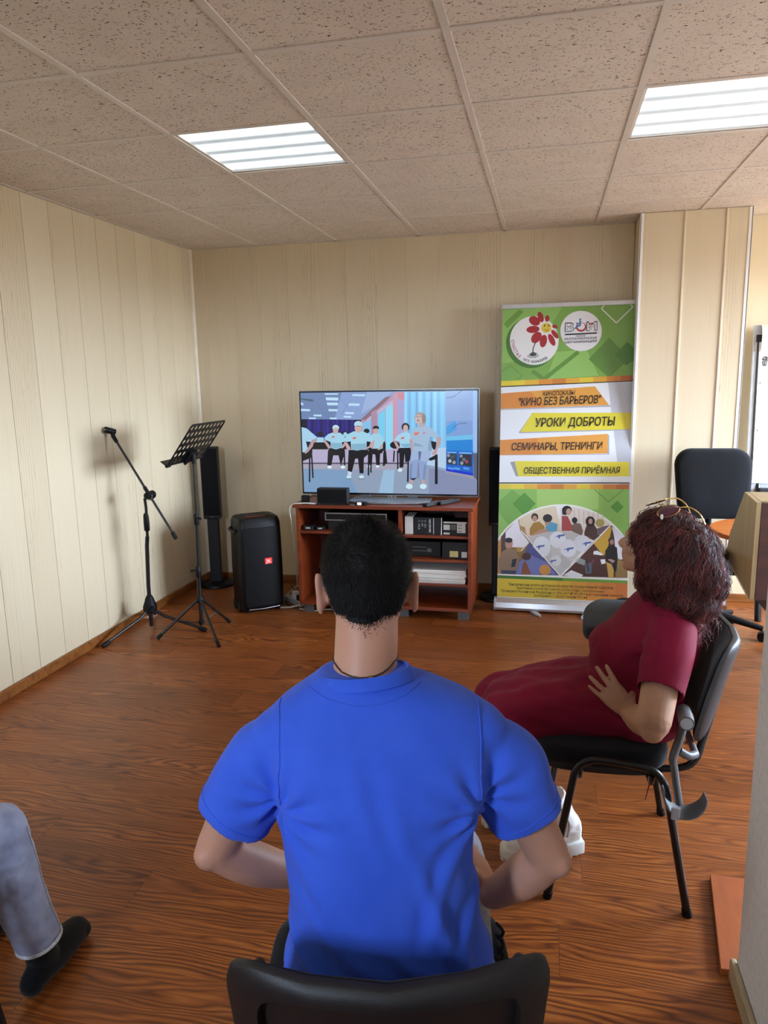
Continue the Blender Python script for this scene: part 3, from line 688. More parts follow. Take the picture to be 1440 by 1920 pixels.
2a2f6a 388.5,406.3 410,438.3 420.6,313.4 387.7,288.7
a84030 387.5,296.5 420.8,305.6 422,258.6 399.5,265.6
96763e 349.4,326.6 421.4,282.1 423.7,192 345.3,188.8
1c1618 277.1,363.4 295.1,395.5 325,404.3 351.5,389.5 358.4,326.9 351.7,232.3 321.8,231.1 282.2,308.4
2a1c1a 335.4,436 334.6,429.7 331.8,423.9 327.5,419.3 321.9,416.2 315.7,415 309.4,415.8 303.7,418.6 299.1,422.9 296.1,428.5 294.9,434.8 295.7,441.2 298.5,446.9 302.9,451.6 308.4,454.7 314.7,455.8 320.9,455 326.7,452.3 331.2,447.9 334.3,442.3
a87864 331.1,426.5 330.7,421.2 329,416.3 326.2,412.4 322.8,409.8 318.8,408.8 314.9,409.6 311.3,411.9 308.3,415.6 306.4,420.4 305.7,425.7 306.1,431.1 307.8,435.9 310.6,439.9 314.1,442.4 318,443.4 321.9,442.6 325.5,440.3 328.5,436.6 330.4,431.8
b08a78 293.5,308.9 312.2,313.5 342.5,302.8 327.9,284.9
e4e4e4 205.3,361 228,365.7 262.5,345.6 259,334.4 202,340.4
e4e4e4 248.3,307.2 278.4,309.9 282.8,283.2 256.6,276
c8a040 286.4,292.8 320.6,278.3 335.1,239.5 334.1,188.3 304,187
8e968e 88.6,297.5 107.3,318.1 153.7,295.9 146.8,262.3 85.1,285.5
56606e 150.2,279.9 195.9,281.6 193.8,210.2 155.7,208.7
20242c 157.3,303.4 170.6,224.6 178.1,226 164.8,304.8
8a3a5a 203.9,307.1 182.3,258.7 187.8,256.1 209.4,304.4
e2e4e8 10.2,190.8 63.3,228.9 140.6,200.1 125.8,182
f0f0ee -15.3,657.8 -11.5,487.7 -6.1,487.9 -9.9,657.9
f0f0ee -275.7,484.3 -11.1,186.5 -7.1,190.4 -271.6,488
f0f0ee 310.6,542.4 -1,189.9 3,186.2 314.5,538.7
f0f0ee -221.2,408.2 -272.9,346.9 -268.7,343.3 -217.1,404.6
f0f0ee -425,185.1 425,183.5 425,174.1 -425,175.3
3f7a20 -425,175.3 425,174.1 425,155.3 -425,155.7
6aa030 10.6,174.1 425,174.1 425,155.3 11,154.9
dcc200 -425,30 -425,155.3 -129,153.8 -126.4,30
d8b808 -126.4,30 -129,153.8 -30,154.1 -27.3,30
d6a80c -28.8,30 -31.6,154 66.6,154.3 69.4,30
d4980e 67.9,30 65,154.3 162.3,154.6 165.3,30
d28810 163.8,30 160.8,154.5 257.3,154.8 260.3,30
cc7810 258.8,30 255.8,154.8 351.4,155.1 354.6,30
c46a10 353.1,30 349.9,155 425,155.3 425,30"""
SCREEN = """8fa6cc -606,-344 -606,344 111.1,344 606,337.2 606,-344
6e86b4 -606,344 -136.7,344 -179,160 -606,161.9
8aa4d6 -312.3,344 -234,344 0,341 -179,160 -368,161
9fb6e0 -136,343 38,340 -60,262 -178,198
93a3bd -606,-344 -606,-131 606,-132 606,-344
7ea0c6 -606,-344 -606,-180.6 -288,-187 -220.2,-344
9cc0dd -67.9,-344 -18,-136 50,-136 33.2,-344
8791b4 280.1,-344 282,-172 606,-169.1 606,-344
a9a6ba -606,-131.1 167,-135 108,-184 -606,-180.2
b9b0d2 -606,-40 187,-38 186,-135 -606,-142.9
574a63 -606,-137 147,-132 147,-141 -606,-146.9
120c2a -606,164 -179,158 -184,-41 -606,-42
231a75 -565,162 -229,158 -232,36 -570,36
34289c -555,160 -546,160 -549,36 -560,36
17104e -532,160 -523,160 -527,36 -537,36
2a2088 -510,160 -501,160 -505,36 -515,36
34289c -488,160 -479,160 -482,36 -492,36
17104e -466,159 -456,159 -460,36 -470,36
2a2088 -443,159 -434,159 -438,36 -448,36
34289c -421,159 -412,159 -415,36 -425,36
17104e -399,159 -390,159 -393,36 -403,36
2a2088 -377,159 -368,159 -371,36 -381,36
34289c -355,159 -346,159 -349,36 -359,36
17104e -333,159 -324,159 -327,36 -337,36
2a2088 -311,159 -302,158 -305,36 -315,36
34289c -289,158 -280,158 -283,36 -293,36
17104e -267,158 -258,158 -261,36 -271,36
2a2088 -246,158 -237,158 -239,36 -249,36
b99bb8 -179,160 38,317 58,340 153,339 148,-40 -184,-41
8b6f7c -189,154 -10,307 33,312 -140,159
c6b4d4 -140,164 42,289 42,266 -140,145
86c5ee -170,136 -111,159 -115,-41 -174,-41
79d2f6 -61,192 -12,229 -17,-41 -66,-41
8fdcfa -7,234 42,266 37,-40 -12,-41
ad8fae -109,206 -68,230 -74,-41 -115,-41
cf9cb0 43,326 72,335 66,-40 37,-40
a9a7d8 72,335 124,336 119,-40 66,-40
d08c9c 72,337 132,339 116,279 76,298
84c8f4 121,339 399,340 401,-39 110,-40
9fdcfb 124,339 137,340 131,-35 118,-35
78b4ea 149,339 162,340 156,-35 143,-35
8dd2fa 174,338 186,339 181,-35 168,-35
6fa8e0 199,338 211,339 206,-35 193,-35
9fdcfb 223,338 235,338 231,-35 218,-35
78b4ea 248,337 260,338 256,-35 242,-35
8dd2fa 272,337 284,338 281,-35 267,-35
6fa8e0 296,337 309,337 305,-35 292,-35
9fdcfb 321,336 333,337 330,-35 317,-35
78b4ea 345,336 357,337 355,-35 341,-35
8dd2fa 369,336 382,336 379,-35 366,-35
b8d2ee 110,-31 401,-30 401,-171 282,-155 167,-97
8fa9cc 272,-146 401,-171 401,-187 272,-157
8eabdc 395,342 574,343 582,-226 398,-190
7fa0da 401,147 575,146 577,35 401,35
3f9fe6 401,110 462,147 471,91 401,54
6cc4f0 401,45 575,54 576,26 401,17
1f86da 401,17 576,24 578,-58 401,-53
1c63c8 401,-49 578,-53 581,-217 399,-186
2c3a52 404,-68 471,-69 471,-147 403,-141
2a3347 486,-72 570,-74 571,-156 486,-147
8d9aa8 426,-82 423,-90 415,-94 407,-90 404,-82 407,-73 415,-69 423,-73
4d5a52 450,-96 446,-104 438,-108 430,-104 427,-96 430,-87 438,-83 446,-87
b6bec8 436,-119 432,-128 424,-131 416,-128 413,-119 416,-111 424,-107 432,-111
9aa3ad 464,-128 461,-137 453,-141 445,-137 441,-129 445,-120 453,-116 461,-120
3d5060 464,-84 461,-93 453,-96 445,-93 441,-84 445,-76 453,-72 461,-76
8a8f94 511,-86 507,-94 499,-98 492,-95 488,-86 492,-77 499,-74 507,-77
6a7480 529,-109 526,-118 518,-121 510,-118 507,-109 510,-101 518,-97 526,-101
4a2230 562,-95 559,-104 551,-107 543,-104 540,-95 543,-86 551,-83 559,-86
a24a50 548,-123 545,-132 537,-135 529,-132 526,-123 529,-115 537,-111 545,-115
97a0a8 515,-133 512,-141 504,-145 496,-142 493,-133 496,-124 504,-121 512,-124
6db4f4 406,-56 469,-58 469,-67 406,-66
6db4f4 486,-58 570,-61 570,-72 486,-69
5a9cf0 410,-160 450,-165 450,-180 410,-174
5a9cf0 453,-160 492,-165 492,-180 453,-174
5a9cf0 514,-159 553,-164 553,-179 514,-173
1a2fd0 400,-171 580,-200 580,-217 400,-186
9a9aa8 394,-186 599,-221 599,-243 394,-198
9cc0f2 576,343 604,342 606,-57 578,-58
5b6378 578,-67 606,-67 606,-67 606,-244.2 584,-226
4f6a9a 402,296 449,300 448,305 402,301
4f6a9a 450,301 477,321 475,324 447,305
4f6a9a 477,321 505,341 502.7,344 500.7,344 475,324
4f6a9a 440,94 468,117 465,121 437,98
4f6a9a 468,117 491,128 489,132 466,121
4f6a9a 490,128 536,129 536,134 490,132
7893c8 485,283 554,280 554,282 485,285
7893c8 485,268 554,266 554,268 485,270
7893c8 485,254 554,251 554,253 485,256
7893c8 485,239 554,237 555,239 485,241
7893c8 485,225 555,222 555,224 485,226
7893c8 485,210 555,207 555,209 485,212
7893c8 485,195 555,193 555,195 485,197
7893c8 485,181 555,178 555,180 485,182
7893c8 485,166 555,164 555,165 485,168
7893c8 485,151 555,149 555,151 485,153
7893c8 485,136 555,134 555,136 485,138
7893c8 485,122 555,119 555,121 485,123
bfe4ff -432,338 -335,337 -337,328 -430,329
bfe4ff -425,311 -335,308 -338,288 -422,291
bfe4ff -419,276 -339,275 -341,256 -415,257
bfe4ff -410,232 -342,230 -344,216 -406,217
bfe4ff -402,174 -352,173 -354,162 -400,163
bfe4ff -518,195 -457,194 -460,182 -515,184
bfe4ff -551,175 -498,174 -502,164 -550,165
bfe4ff -606,235 -541,232 -539,219 -606,220
bfe4ff -604,282 -584,268 -588,260 -605,262
bfe4ff -234,330 -146,327 -151,315 -238,319
bfe4ff -263,269 -185,266 -191,251 -268,254
bfe4ff -289,211 -225,208 -232,195 -293,198
bfe4ff -299,185 -246,183 -251,172 -304,175
6a80ac -329,312 -257,221 -256,222 -328,313
6a80ac -256,284 -323,190 -321,189 -254,283
6a80ac -525,305 -409,170 -407,171 -523,306
4c6276 -603,308 -514,298 -519,282 -603,297
141420 -561,-100 -568,-273 -557,-273 -550,-100
141420 -546,-82 -542,-245 -531,-244 -535,-81
101018 -606,-63.5 -538,-72 -539,-100 -606,-127.2
0a0a12 -573,11 -532,11 -535,-77 -572,-72
a8d4f0 -606,109.8 -570,101 -495,39 -535,7 -578,11 -570,-26 -562,-63 -606,-64.9
b89aa0 -534,21 -493,34 -501,7 -556,-53 -586,-77 -591,-67 -560,-26
17151f -454,62 -457,54 -465,48 -475,45 -486,48 -493,54 -496,62 -493,70 -485,76 -474,78 -464,76 -456,70
17151f -275,66 -278,58 -286,52 -296,50 -307,52 -314,58 -317,66 -314,74 -306,80 -295,83 -285,80 -278,74
17151f -122,82 -125,74 -133,68 -143,65 -153,68 -161,74 -163,82 -160,90 -153,96 -142,98 -132,96 -125,90
a4d4ee -497,39 -452,39 -438,5 -501,4
0c0b14 -520,4 -429,5 -426,-44 -537,-44
9fd0ea -279,59 -282,50 -290,45 -298,45 -305,50 -308,59 -305,68 -298,74 -289,74 -282,68
0d0c16 -314,7 -253,7 -254,-43 -316,-43
0d0c16 -147,12 -112,12 -113,-43 -148,-43
120f18 -406,-35 -301,-39 -302,-71 -328,-149 -305,-154 -333,-154 -346,-85 -384,-85 -400,-155 -429,-155 -421,-53
a5d6ee -388,71 -331,71 -299,48 -295,7 -319,7 -315,-30 -363,-44 -401,-34 -400,7 -438,21 -447,34 -417,60
c2a3a8 -455,21 -438,21 -401,-25 -406,-39 -420,-35
c2a3a8 -300,7 -286,-2 -301,-25 -320,-39 -325,-30
c9ada9 -343,87 -344,79 -347,73 -351,68 -356,64 -362,63 -368,64 -373,68 -377,73 -380,80 -381,87 -379,94 -377,101 -372,106 -367,109 -361,110 -355,109 -350,106 -346,101 -343,94
bfe0ea -336,105 -338,99 -341,94 -347,90 -353,87 -361,86 -368,87 -375,90 -380,94 -383,99 -384,105 -382,111 -379,116 -374,121 -367,123 -359,124 -352,123 -346,120 -341,116 -337,111
c9ada9 -375,103 -344,103 -346,71 -374,71
d8f2fa -396,-166 -399,-172 -405,-176 -413,-178 -421,-176 -427,-172 -429,-167 -427,-161 -421,-157 -412,-155 -404,-157 -398,-161
d8f2fa -301,-165 -303,-171 -309,-175 -317,-177 -325,-175 -331,-171 -333,-166 -331,-160 -325,-156 -317,-154 -308,-156 -303,-160
14131c -309,-53 -310,-154 -299,-154 -299,-52
d06066 -391,36 -370,38 -371,48 -392,46
0f0e16 -132,-38 -24,-38 -39,-70 -51,-70 -57,-152 -80,-152 -86,-79 -104,-75 -111,-148 -129,-148
a2d4ea -97,66 -55,66 -32,39 -15,-6 -38,-15 -43,-38 -103,-38 -93,-7 -126,21 -116,48
c6a9ac -112,7 -88,25 -94,-25 -113,-34 -122,-25
c6a9ac -47,-15 -19,3 -15,-6 -48,-43 -71,-47
c7aba8 -59,88 -60,81 -63,74 -67,68 -72,65 -78,64 -84,65 -89,68 -93,74 -95,81 -96,88 -95,96 -92,103 -88,108 -83,112 -77,113 -71,112 -66,108 -62,103 -60,96
17131a -55,102 -57,97 -60,93 -65,89 -71,87 -78,86 -84,87 -90,89 -95,93 -98,97 -99,102 -98,107 -95,111 -90,114 -84,116 -77,117 -70,116 -64,114 -59,111 -56,106
c7aba8 -92,98 -63,98 -64,70 -91,70
16151e -24,-15 -29,-152 -19,-152 -14,-16
16151e -20,-52 -13,-139 -3,-137 -10,-51
16151e -30,-61 -34,-156 -24,-156 -20,-61
d6f0f8 -122,-159 -123,-164 -128,-167 -134,-169 -141,-167 -145,-164 -147,-160 -145,-155 -140,-152 -134,-150 -128,-151 -123,-155
d6f0f8 -58,-159 -60,-163 -65,-167 -71,-168 -77,-167 -82,-164 -84,-159 -82,-154 -77,-151 -71,-150 -65,-151 -60,-154
101018 -137,-70 -142,-222 -131,-222 -127,-70
101018 -121,-52 -124,-203 -114,-203 -110,-52
0d0c14 -273,-48 -136,-45 -128,-70 -166,-102 -171,-208 -199,-208 -208,-107 -227,-107 -254,-200 -284,-191
a6d8ee -232,80 -171,80 -125,61 -93,21 -107,7 -144,12 -146,-38 -212,-52 -254,-43 -257,12 -286,7 -304,21 -284,57
c8aaae -300,12 -281,2 -258,-34 -264,-48 -287,-39
c8aaae -116,7 -93,16 -108,-25 -150,-43 -164,-38 -126,-20
cbaeae -175,102 -176,92 -180,84 -186,77 -194,72 -202,71 -209,72 -217,77 -222,84 -226,92 -227,102 -225,112 -221,121 -215,128 -208,132 -200,134 -192,132 -185,128 -179,121 -176,112
b4dcec -171,127 -173,120 -177,113 -184,108 -192,105 -201,104 -210,105 -218,108 -224,113 -228,120 -229,127 -228,134 -223,141 -217,146 -208,149 -199,150 -191,149 -183,146 -176,141 -172,134
cbaeae -221,116 -179,116 -183,80 -219,80
59667c -217,114 -182,113 -182,117 -217,118
d46a6a -245,37 -214,43 -219,30 -238,25
c4e6f6 -258,-235 -260,-242 -267,-247 -276,-249 -285,-247 -292,-242 -294,-235 -291,-228 -285,-223 -276,-221 -267,-223 -260,-228
c4e6f6 -168,-233 -170,-240 -177,-246 -186,-248 -195,-246 -201,-241 -204,-234 -201,-227 -194,-222 -185,-220 -176,-222 -170,-227
c6d8ea -282,-195 -254,-200 -259,-223 -285,-223
191922 -293,-249 -260,-248 -260,-244 -293,-246
191922 -205,-248 -169,-247 -169,-243 -205,-245
14121a 87,-13 85,-21 80,-28 72,-33 63,-37 52,-38 41,-37 32,-33 24,-28 19,-21 18,-13 20,-5 25,1 32,7 42,10 53,12 63,10 73,7 80,2 85,-5
15141c 42,-51 36,-128 46,-129 52,-52
15141c 65,-51 65,-183 75,-183 75,-51
14121a -12,-24 -12,-36 -14,-46 -16,-54 -19,-59 -23,-61 -26,-59 -28,-54 -30,-46 -32,-36 -32,-25 -31,-13 -30,-3 -27,5 -24,10 -21,12 -18,10 -15,5 -13,-3 -12,-13
15141c -25,-52 -18,-143 -7,-142 -15,-51
0e0d14 75,-33 162,-31 163,-114 122,-132 118,-69 108,-164 82,-167 81,-69 70,-65
a6d8ee 106,70 147,70 170,56 169,-24 114,-33 86,-29 87,12 53,16 48,21 69,52
c4a2a4 43,12 64,7 86,-33 68,-40
1a151b 154,108 153,99 149,91 143,85 135,81 127,80 118,81 111,85 105,92 101,99 100,108 101,116 105,124 111,130 119,134 128,135 136,134 143,130 149,124 153,116
cbb0ae 144,99 143,91 141,84 137,79 132,76 127,74 121,76 117,79 113,84 111,91 110,99 111,106 113,113 117,119 122,122 127,123 133,122 137,119 141,113 144,106
d46a6a 97,26 118,30 116,42 94,38
d4ecf6 101,-183 98,-189 92,-194 84,-196 76,-194 70,-189 68,-183 70,-177 76,-172 84,-170 93,-172 99,-176
0d0d14 291,16 336,7 327,-51 309,-37
0e0e16 138,-92 132,-264 143,-264 148,-92
0e0e16 325,-77 323,-276 342,-275 343,-77
0e0e16 272,-109 340,-73 340,-104 295,-118
8fa6d2 166,-47 304,-46 291,-95 268,-136 253,-249 212,-236 213,-114 198,-236 148,-246 154,-114
a3b8de 171,-49 219,-53 213,-109 159,-119
a3b8de 232,-53 301,-48 288,-95 268,-127 225,-118
5f6f9c 212,-55 234,-55 222,-114 214,-114
8489ae 208,-132 217,-132 219,-237 199,-239
7c90bc 155,-150 172,-132 164,-245 149,-247
7c90bc 249,-150 268,-136 254,-248 240,-246
2a2f48 153,-239 201,-234 175,-255
a4c0dc 197,105 279,116 328,74 354,47 327,30 292,47 300,-2 307,-51 241,-58 173,-47 178,3 174,21 156,25 161,70 175,92
c3a0a6 336,38 368,38 363,-1 340,-50 336,-73 309,-82 304,-64 332,-33
c3a0a6 153,25 174,25 178,-24 168,-65 155,-24
a89c93 266,167 264,155 258,144 250,135 239,129 227,127 215,129 205,135 196,144 191,155 189,167 191,180 197,191 205,199 216,205 228,207 240,205 250,199 258,190 264,179
ccb4b4 244,158 243,148 239,139 233,132 226,128 218,126 210,128 203,133 197,140 193,149 192,158 194,168 197,177 203,184 211,189 219,190 227,188 234,184 240,177 243,168
c5a7a7 216,136 250,145 252,109 220,105
8f857d 266,162 265,152 263,143 260,136 256,131 252,129 248,131 244,136 241,143 239,152 239,163 239,173 241,182 244,189 248,194 252,195 256,194 260,189 263,182 265,173
6a5050 219,152 217,148 212,146 208,148 206,152 208,155 212,157 217,155
5a4a4a 203,172 217,174 216,178 202,176
5a4a4a 225,176 234,176 234,180 225,180
e07a70 183,70 220,74 211,54 188,52
c98ab0 262,67 260,63 255,60 248,60 242,63 240,67 243,72 248,75 255,75 260,72
c3a0a6 152,-250 175,-250 173,-278 154,-278
c3a0a6 233,-247 255,-247 253,-274 235,-274
cdeefa 171,-294 169,-302 162,-308 152,-312 142,-312 132,-308 126,-302 123,-294 126,-286 133,-280 142,-276 153,-276 162,-279 169,-286
cdeefa 267,-292 265,-300 258,-307 249,-310 238,-310 229,-307 222,-301 220,-293 222,-285 229,-278 239,-275 249,-275 259,-278 265,-284
8aa6c6 292,47 301,-2 307,-48 277,-53 282,-2
8aa6c6 183,3 233,-11 250,-24 183,-20
86b6d0 -248,-7 -149,-2 -148,-36 -207,-50 -252,-41
86b6d0 -395,2 -319,0 -318,-27 -363,-39 -399,-32
86b6d0 89,-6 167,-2 167,-22 114,-31"""

# ------------------------------------------------------------------ the room
def build_room():
    # floor: slab and laminate planks
    fl = struct(MB().mm(-0.12, YR - 0.12, -0.12, XR + 0.12, YB + 0.12, -0.009).build('floor', 'base_brown', smooth=False))
    cache = {}
    def plank(x0, x1, y0, y1):
        key = (round(x1 - x0, 3), round(y1 - y0, 3))
        if key not in cache:
            a, b = key[0] / 2 - 0.0004, key[1] / 2 - 0.0004
            cache[key] = MB().mm(-a, -b, -0.009, a, b, 0).mesh('plank', smooth=False)
        link('plank', cache[key], 'floor', fl, ((x0 + x1) / 2, (y0 + y1) / 2, 0))
    w, L = 0.1935, 1.29
    y = 1.725 - w * 21
    r = 0
    while y < YB:
        y0, y1 = max(y, YR), min(y + w, YB)
        xe = XR if y1 > YN + 0.02 else XN + 0.05
        x = -((r * 0.471) % 1.0) * L + (0.0 if r % 2 else 0.12)
        while x < xe:
            a, b = max(x, 0), min(x + L, xe)
            if b - a > 0.03 and y1 - y0 > 0.02: plank(a, b, y0, y1)
            x += L
        y += w; r += 1
    # ceiling: slab, grid and tiles
    ce = struct(MB().mm(-0.12, YR - 0.12, H + 0.13, XR + 0.12, YB + 0.12, H + 0.2).build('ceiling', 'tbar', smooth=False))
    lamps = [(1, 2), (4, 2), (7, 2), (1, -3), (3, -3), (7, 5)]
    tc = {}
    for i in range(-1, 11):
        x0, x1 = max(0.55 + 0.6 * i, 0), min(1.15 + 0.6 * i, XR)
        for j in range(-7, 6):
            y0, y1 = max(1.676 + 0.6 * j, YR), min(2.276 + 0.6 * j, YB)
            if (i, j) in lamps or x1 - x0 < 0.02 or y1 - y0 < 0.02: continue
            if y1 < YN and x0 > XN: continue
            key = (round(x1 - x0, 3), round(y1 - y0, 3))
            if key not in tc:
                a, b = key[0] / 2 - 0.002, key[1] / 2 - 0.002
                tc[key] = MB().mm(-a, -b, 0.004, a, b, 0.019).mesh('ceiling_tile', smooth=False)
            link('ceiling_tile', tc[key], 'tile', ce, ((x0 + x1) / 2, (y0 + y1) / 2, H))
    for i in range(0, 11):
        x = 0.55 + 0.6 * i
        if x < XR: MB().mm(x - 0.012, YR if x < XN else YN, H, x + 0.012, YB, H + 0.004).mm(x - 0.002, YR if x < XN else YN, H + 0.004, x + 0.002, YB, H + 0.03).build('ceiling_runner', 'tbar', ce, smooth=False)
    for j in range(-6, 7):
        y = 1.676 + 0.6 * j
        if y > YB - 0.03: continue
        MB().mm(0, y - 0.012, H + 0.0006, XR if y > YN else XN, y + 0.012, H + 0.0042).build('cross_tee', 'tbar', ce, smooth=False)
    MB().mm(0, YR, H, 0.02, YB, H + 0.003).mm(0, YB - 0.02, H, XR, YB, H + 0.003).build('edge_angle', 'tbar', ce, smooth=False)
    # lamps
    names = {(1, 2): 'square recessed ceiling light glowing above the empty floor on the left', (4, 2): 'square recessed ceiling light glowing at the right picture edge',
             (7, 2): 'square recessed ceiling light further right near the window', (1, -3): 'unseen square ceiling light added left of the viewer to light the man', (3, -3): 'unseen square ceiling light added directly above the viewer to light the man',  # panels by the viewer are unseen, added to light the man's back
             (7, 5): 'square recessed ceiling light in the far right corner'}
    for (i, j) in lamps:
        cx, cy = 0.85 + 0.6 * i, 1.976 + 0.6 * j
        if j == 5: cy = 5.05
        t = thing('ceiling_light', names[(i, j)], 'ceiling light', (cx, cy, H), group='recessed ceiling lights')
        hy = 0.295 if j != 5 else 0.2
        f = MB()
        f.mm(-0.295, -hy, 0.006, -0.275, hy, 0.07).mm(0.275, -hy, 0.006, 0.295, hy, 0.07).mm(-0.275, -hy, 0.006, 0.275, -hy + 0.02, 0.07).mm(-0.275, hy - 0.02, 0.006, 0.275, hy, 0.07).mm(-0.295, -hy, 0.07, 0.295, hy, 0.08)
        f.build('housing', 'white_trim', t, smooth=False)
        MB().mm(-0.274, -hy + 0.021, 0.012, 0.274, hy - 0.021, 0.016).build('diffuser', 'lamp', t, smooth=False)
    # left wall
    wl = struct(MB().mm(-0.12, YR - 0.12, 0, -0.0085, YB + 0.12, H + 0.13).build('wall_left', 'cream_trim', smooth=False))
    pc = {}
    def panel(parent, a, b, zone, at):
        """vertical board between a and b along the wall"""
        key = (round(b - a, 3), zone)
        if key not in pc:
            h = key[0] / 2 - 0.0012
            mb = MB().mm(-h, -0.008, 0, h, 0, H)
            pc[key] = mb.mesh('wall_board', smooth=False, bevel=0.0012, segs=1)
        o = link('wall_board', pc[key], 'panel', parent)
        m = (a + b) / 2
        if zone == 'X': o.location = (at, m, 0); o.rotation_euler = (0, 0, -PI / 2)      # faces +X
        elif zone == 'x': o.location = (at, m, 0); o.rotation_euler = (0, 0, PI / 2)     # faces -X
        elif zone == 'y': o.location = (m, at, 0); o.rotation_euler = (0, 0, PI)         # faces -Y
        else: o.location = (m, at, 0)
    def run(parent, a, b, joints, zone, at):
        js = [a] + [j for j in joints if a + 0.015 < j < b - 0.015] + [b]
        for p, q_ in zip(js, js[1:]): panel(parent, p, q_, zone, at)
    run(wl, YR, YB, [3.441 + 0.213 * k for k in range(-27, 9)], 'X', 0.0)
    # back wall
    wb = struct(MB().mm(-0.0085, YB + 0.0085, 0, XR, YB + 0.12, H + 0.13).build('wall_back', 'cream_trim', smooth=False))
    jb = [0.333 + 0.2225 * k for k in range(-1, 28)]
    run(wb, 0, 3.195, jb, 'y', YB)
    run(wb, 3.834, XR, [3.834 + 0.24 * k for k in range(1, 11)], 'y', YB)
    for x in jb:
        if 0.03 < x < 3.1: MB().mm(x - 0.0022, YB - 0.0012, 0, x + 0.0022, YB + 0.004, H).build('joint_strip', 'cream_trim', wb, smooth=False)
    # pillar
    wp = struct(MB().mm(3.205, 4.99, 0, 3.826, YB, H + 0.1).build('wall_pillar', 'cream_trim', smooth=False))
    run(wp, 3.2, 3.832, [3.455, 3.694], 'y', 4.981)
    panel(wp, 4.985, YB, 'x', 3.196); panel(wp, 4.985, YB, 'X', 3.834)
    for x in (3.455, 3.694): MB().mm(x - 0.006, 4.974, 0, x + 0.006, 4.984, H).build('joint_lath', 'cream_trim', wp, smooth=False, bevel=0.002)
    for x in (3.195, 3.835):
        s_ = 1 if x < 3.5 else -1
        MB().mm(min(x - 0.001 * s_, x + 0.019 * s_), 4.977, 0, max(x - 0.001 * s_, x + 0.019 * s_), 4.982, H).mm(x - 0.003, 4.977, 0, x + 0.003, 5.0, H).build('corner_trim', 'white_trim', wp, smooth=False)
    # trims and baseboards
    struct(MB().prism([(0, YB, 0.06), (0.024, YB, 0.06), (0.022, YB - 0.008, 0.06), (0.014, YB - 0.017, 0.06), (0.006, YB - 0.022, 0.06), (0, YB - 0.024, 0.06)], (0, 0, H - 0.06)).build('trim_1', 'cream_trim', smooth=False))
    struct(MB().mm(0, YR, 0, 0.016, YB, 0.058).build('baseboard_left', 'base_brown', smooth=False, bevel=0.004))
    struct(MB().mm(0.016, YB - 0.016, 0, 3.195, YB, 0.058).build('baseboard_back', 'base_brown', smooth=False, bevel=0.004))
    struct(MB().mm(3.19, 4.962, 0, 3.84, 4.977, 0.058).mm(3.836, YB - 0.016, 0, XR, YB, 0.058).build('baseboard_pillar', 'base_brown', smooth=False, bevel=0.004))
    # near partition and the wall that turns right from it
    struct(MB().mm(XN, YR - 0.12, 0, XN + 0.2, YN, H + 0.13).build('wall_near', 'plaster', smooth=False, bevel=0.004))
    struct(MB().mm(XN + 0.2, YN - 0.2, 0, XR, YN, H + 0.13).build('wall_side', 'plaster', smooth=False))
    struct(MB().mm(XN - 0.016, YR, 0, XN, YN + 0.012, 0.06).mm(XN, YN, 0, XN + 0.2, YN + 0.012, 0.06).build('baseboard_near', 'base_pale', smooth=False, bevel=0.004))
    # right and rear walls with windows
    def holed(name, axis, at, a0, a1, w0, w1, z0, z1, th):
        m = MB()
        def b(u0, u1, q0, q1):
            if axis == 'x': m.mm(min(at, at + th), u0, q0, max(at, at + th), u1, q1)
            else: m.mm(u0, min(at, at + th), q0, u1, max(at, at + th), q1)
        b(a0, w0, 0, H + 0.13); b(w1, a1, 0, H + 0.13); b(w0, w1, 0, z0); b(w0, w1, z1, H + 0.13)
        return struct(m.build(name, 'plaster', smooth=False))
    holed('wall_right', 'x', XR, YN, YB + 0.12, 2.95, 5.05, 1.0, 2.30, 0.12)
    holed('wall_rear', 'y', YR, -0.12, XN + 0.2, 0.90, 1.47, 1.55, 2.40, -0.12)
    def window(name, axis, at, a0, a1, z0, z1, n):
        m = MB()
        def b(u0, u1, q0, q1, t0=-0.03, t1=0.03, mb=None):
            mb = mb or m
            if axis == 'x': mb.mm(at + t0, u0, q0, at + t1, u1, q1)
            else: mb.mm(u0, at + t0, q0, u1, at + t1, q1)
        b(a0, a1, z0, z0 + 0.06); b(a0, a1, z1 - 0.06, z1); b(a0, a0 + 0.06, z0 + 0.06, z1 - 0.06); b(a1 - 0.06, a1, z0 + 0.06, z1 - 0.06)
        for k in range(1, n):
            u = a0 + (a1 - a0) * k / n; b(u - 0.035, u + 0.035, z0 + 0.06, z1 - 0.06)
        w_ = struct(m.build(name, 'white', smooth=False))
        for k in range(n):
            u0 = a0 + (a1 - a0) * k / n + 0.03; u1 = a0 + (a1 - a0) * (k + 1) / n - 0.03
            g = MB(); b(u0, u1, z0 + 0.05, z1 - 0.05, -0.003, 0.003, g); g.build('pane', 'glass', w_, smooth=False)
        s_ = MB()
        if axis == 'x': s_.mm(at - 0.25, a0 - 0.05, z0 - 0.03, at - 0.03, a1 + 0.05, z0)
        else: s_.mm(a0 - 0.05, at + 0.03, z0 - 0.03, a1 + 0.05, at + 0.25, z0)
        s_.build('sill', 'white', w_, smooth=False, bevel=0.004)
    window('window_1', 'x', XR + 0.06, 2.95, 5.05, 1.0, 2.30, 2)
    window('window_2', 'y', YR - 0.06, 0.90, 1.47, 1.55, 2.40, 1)
build_room()

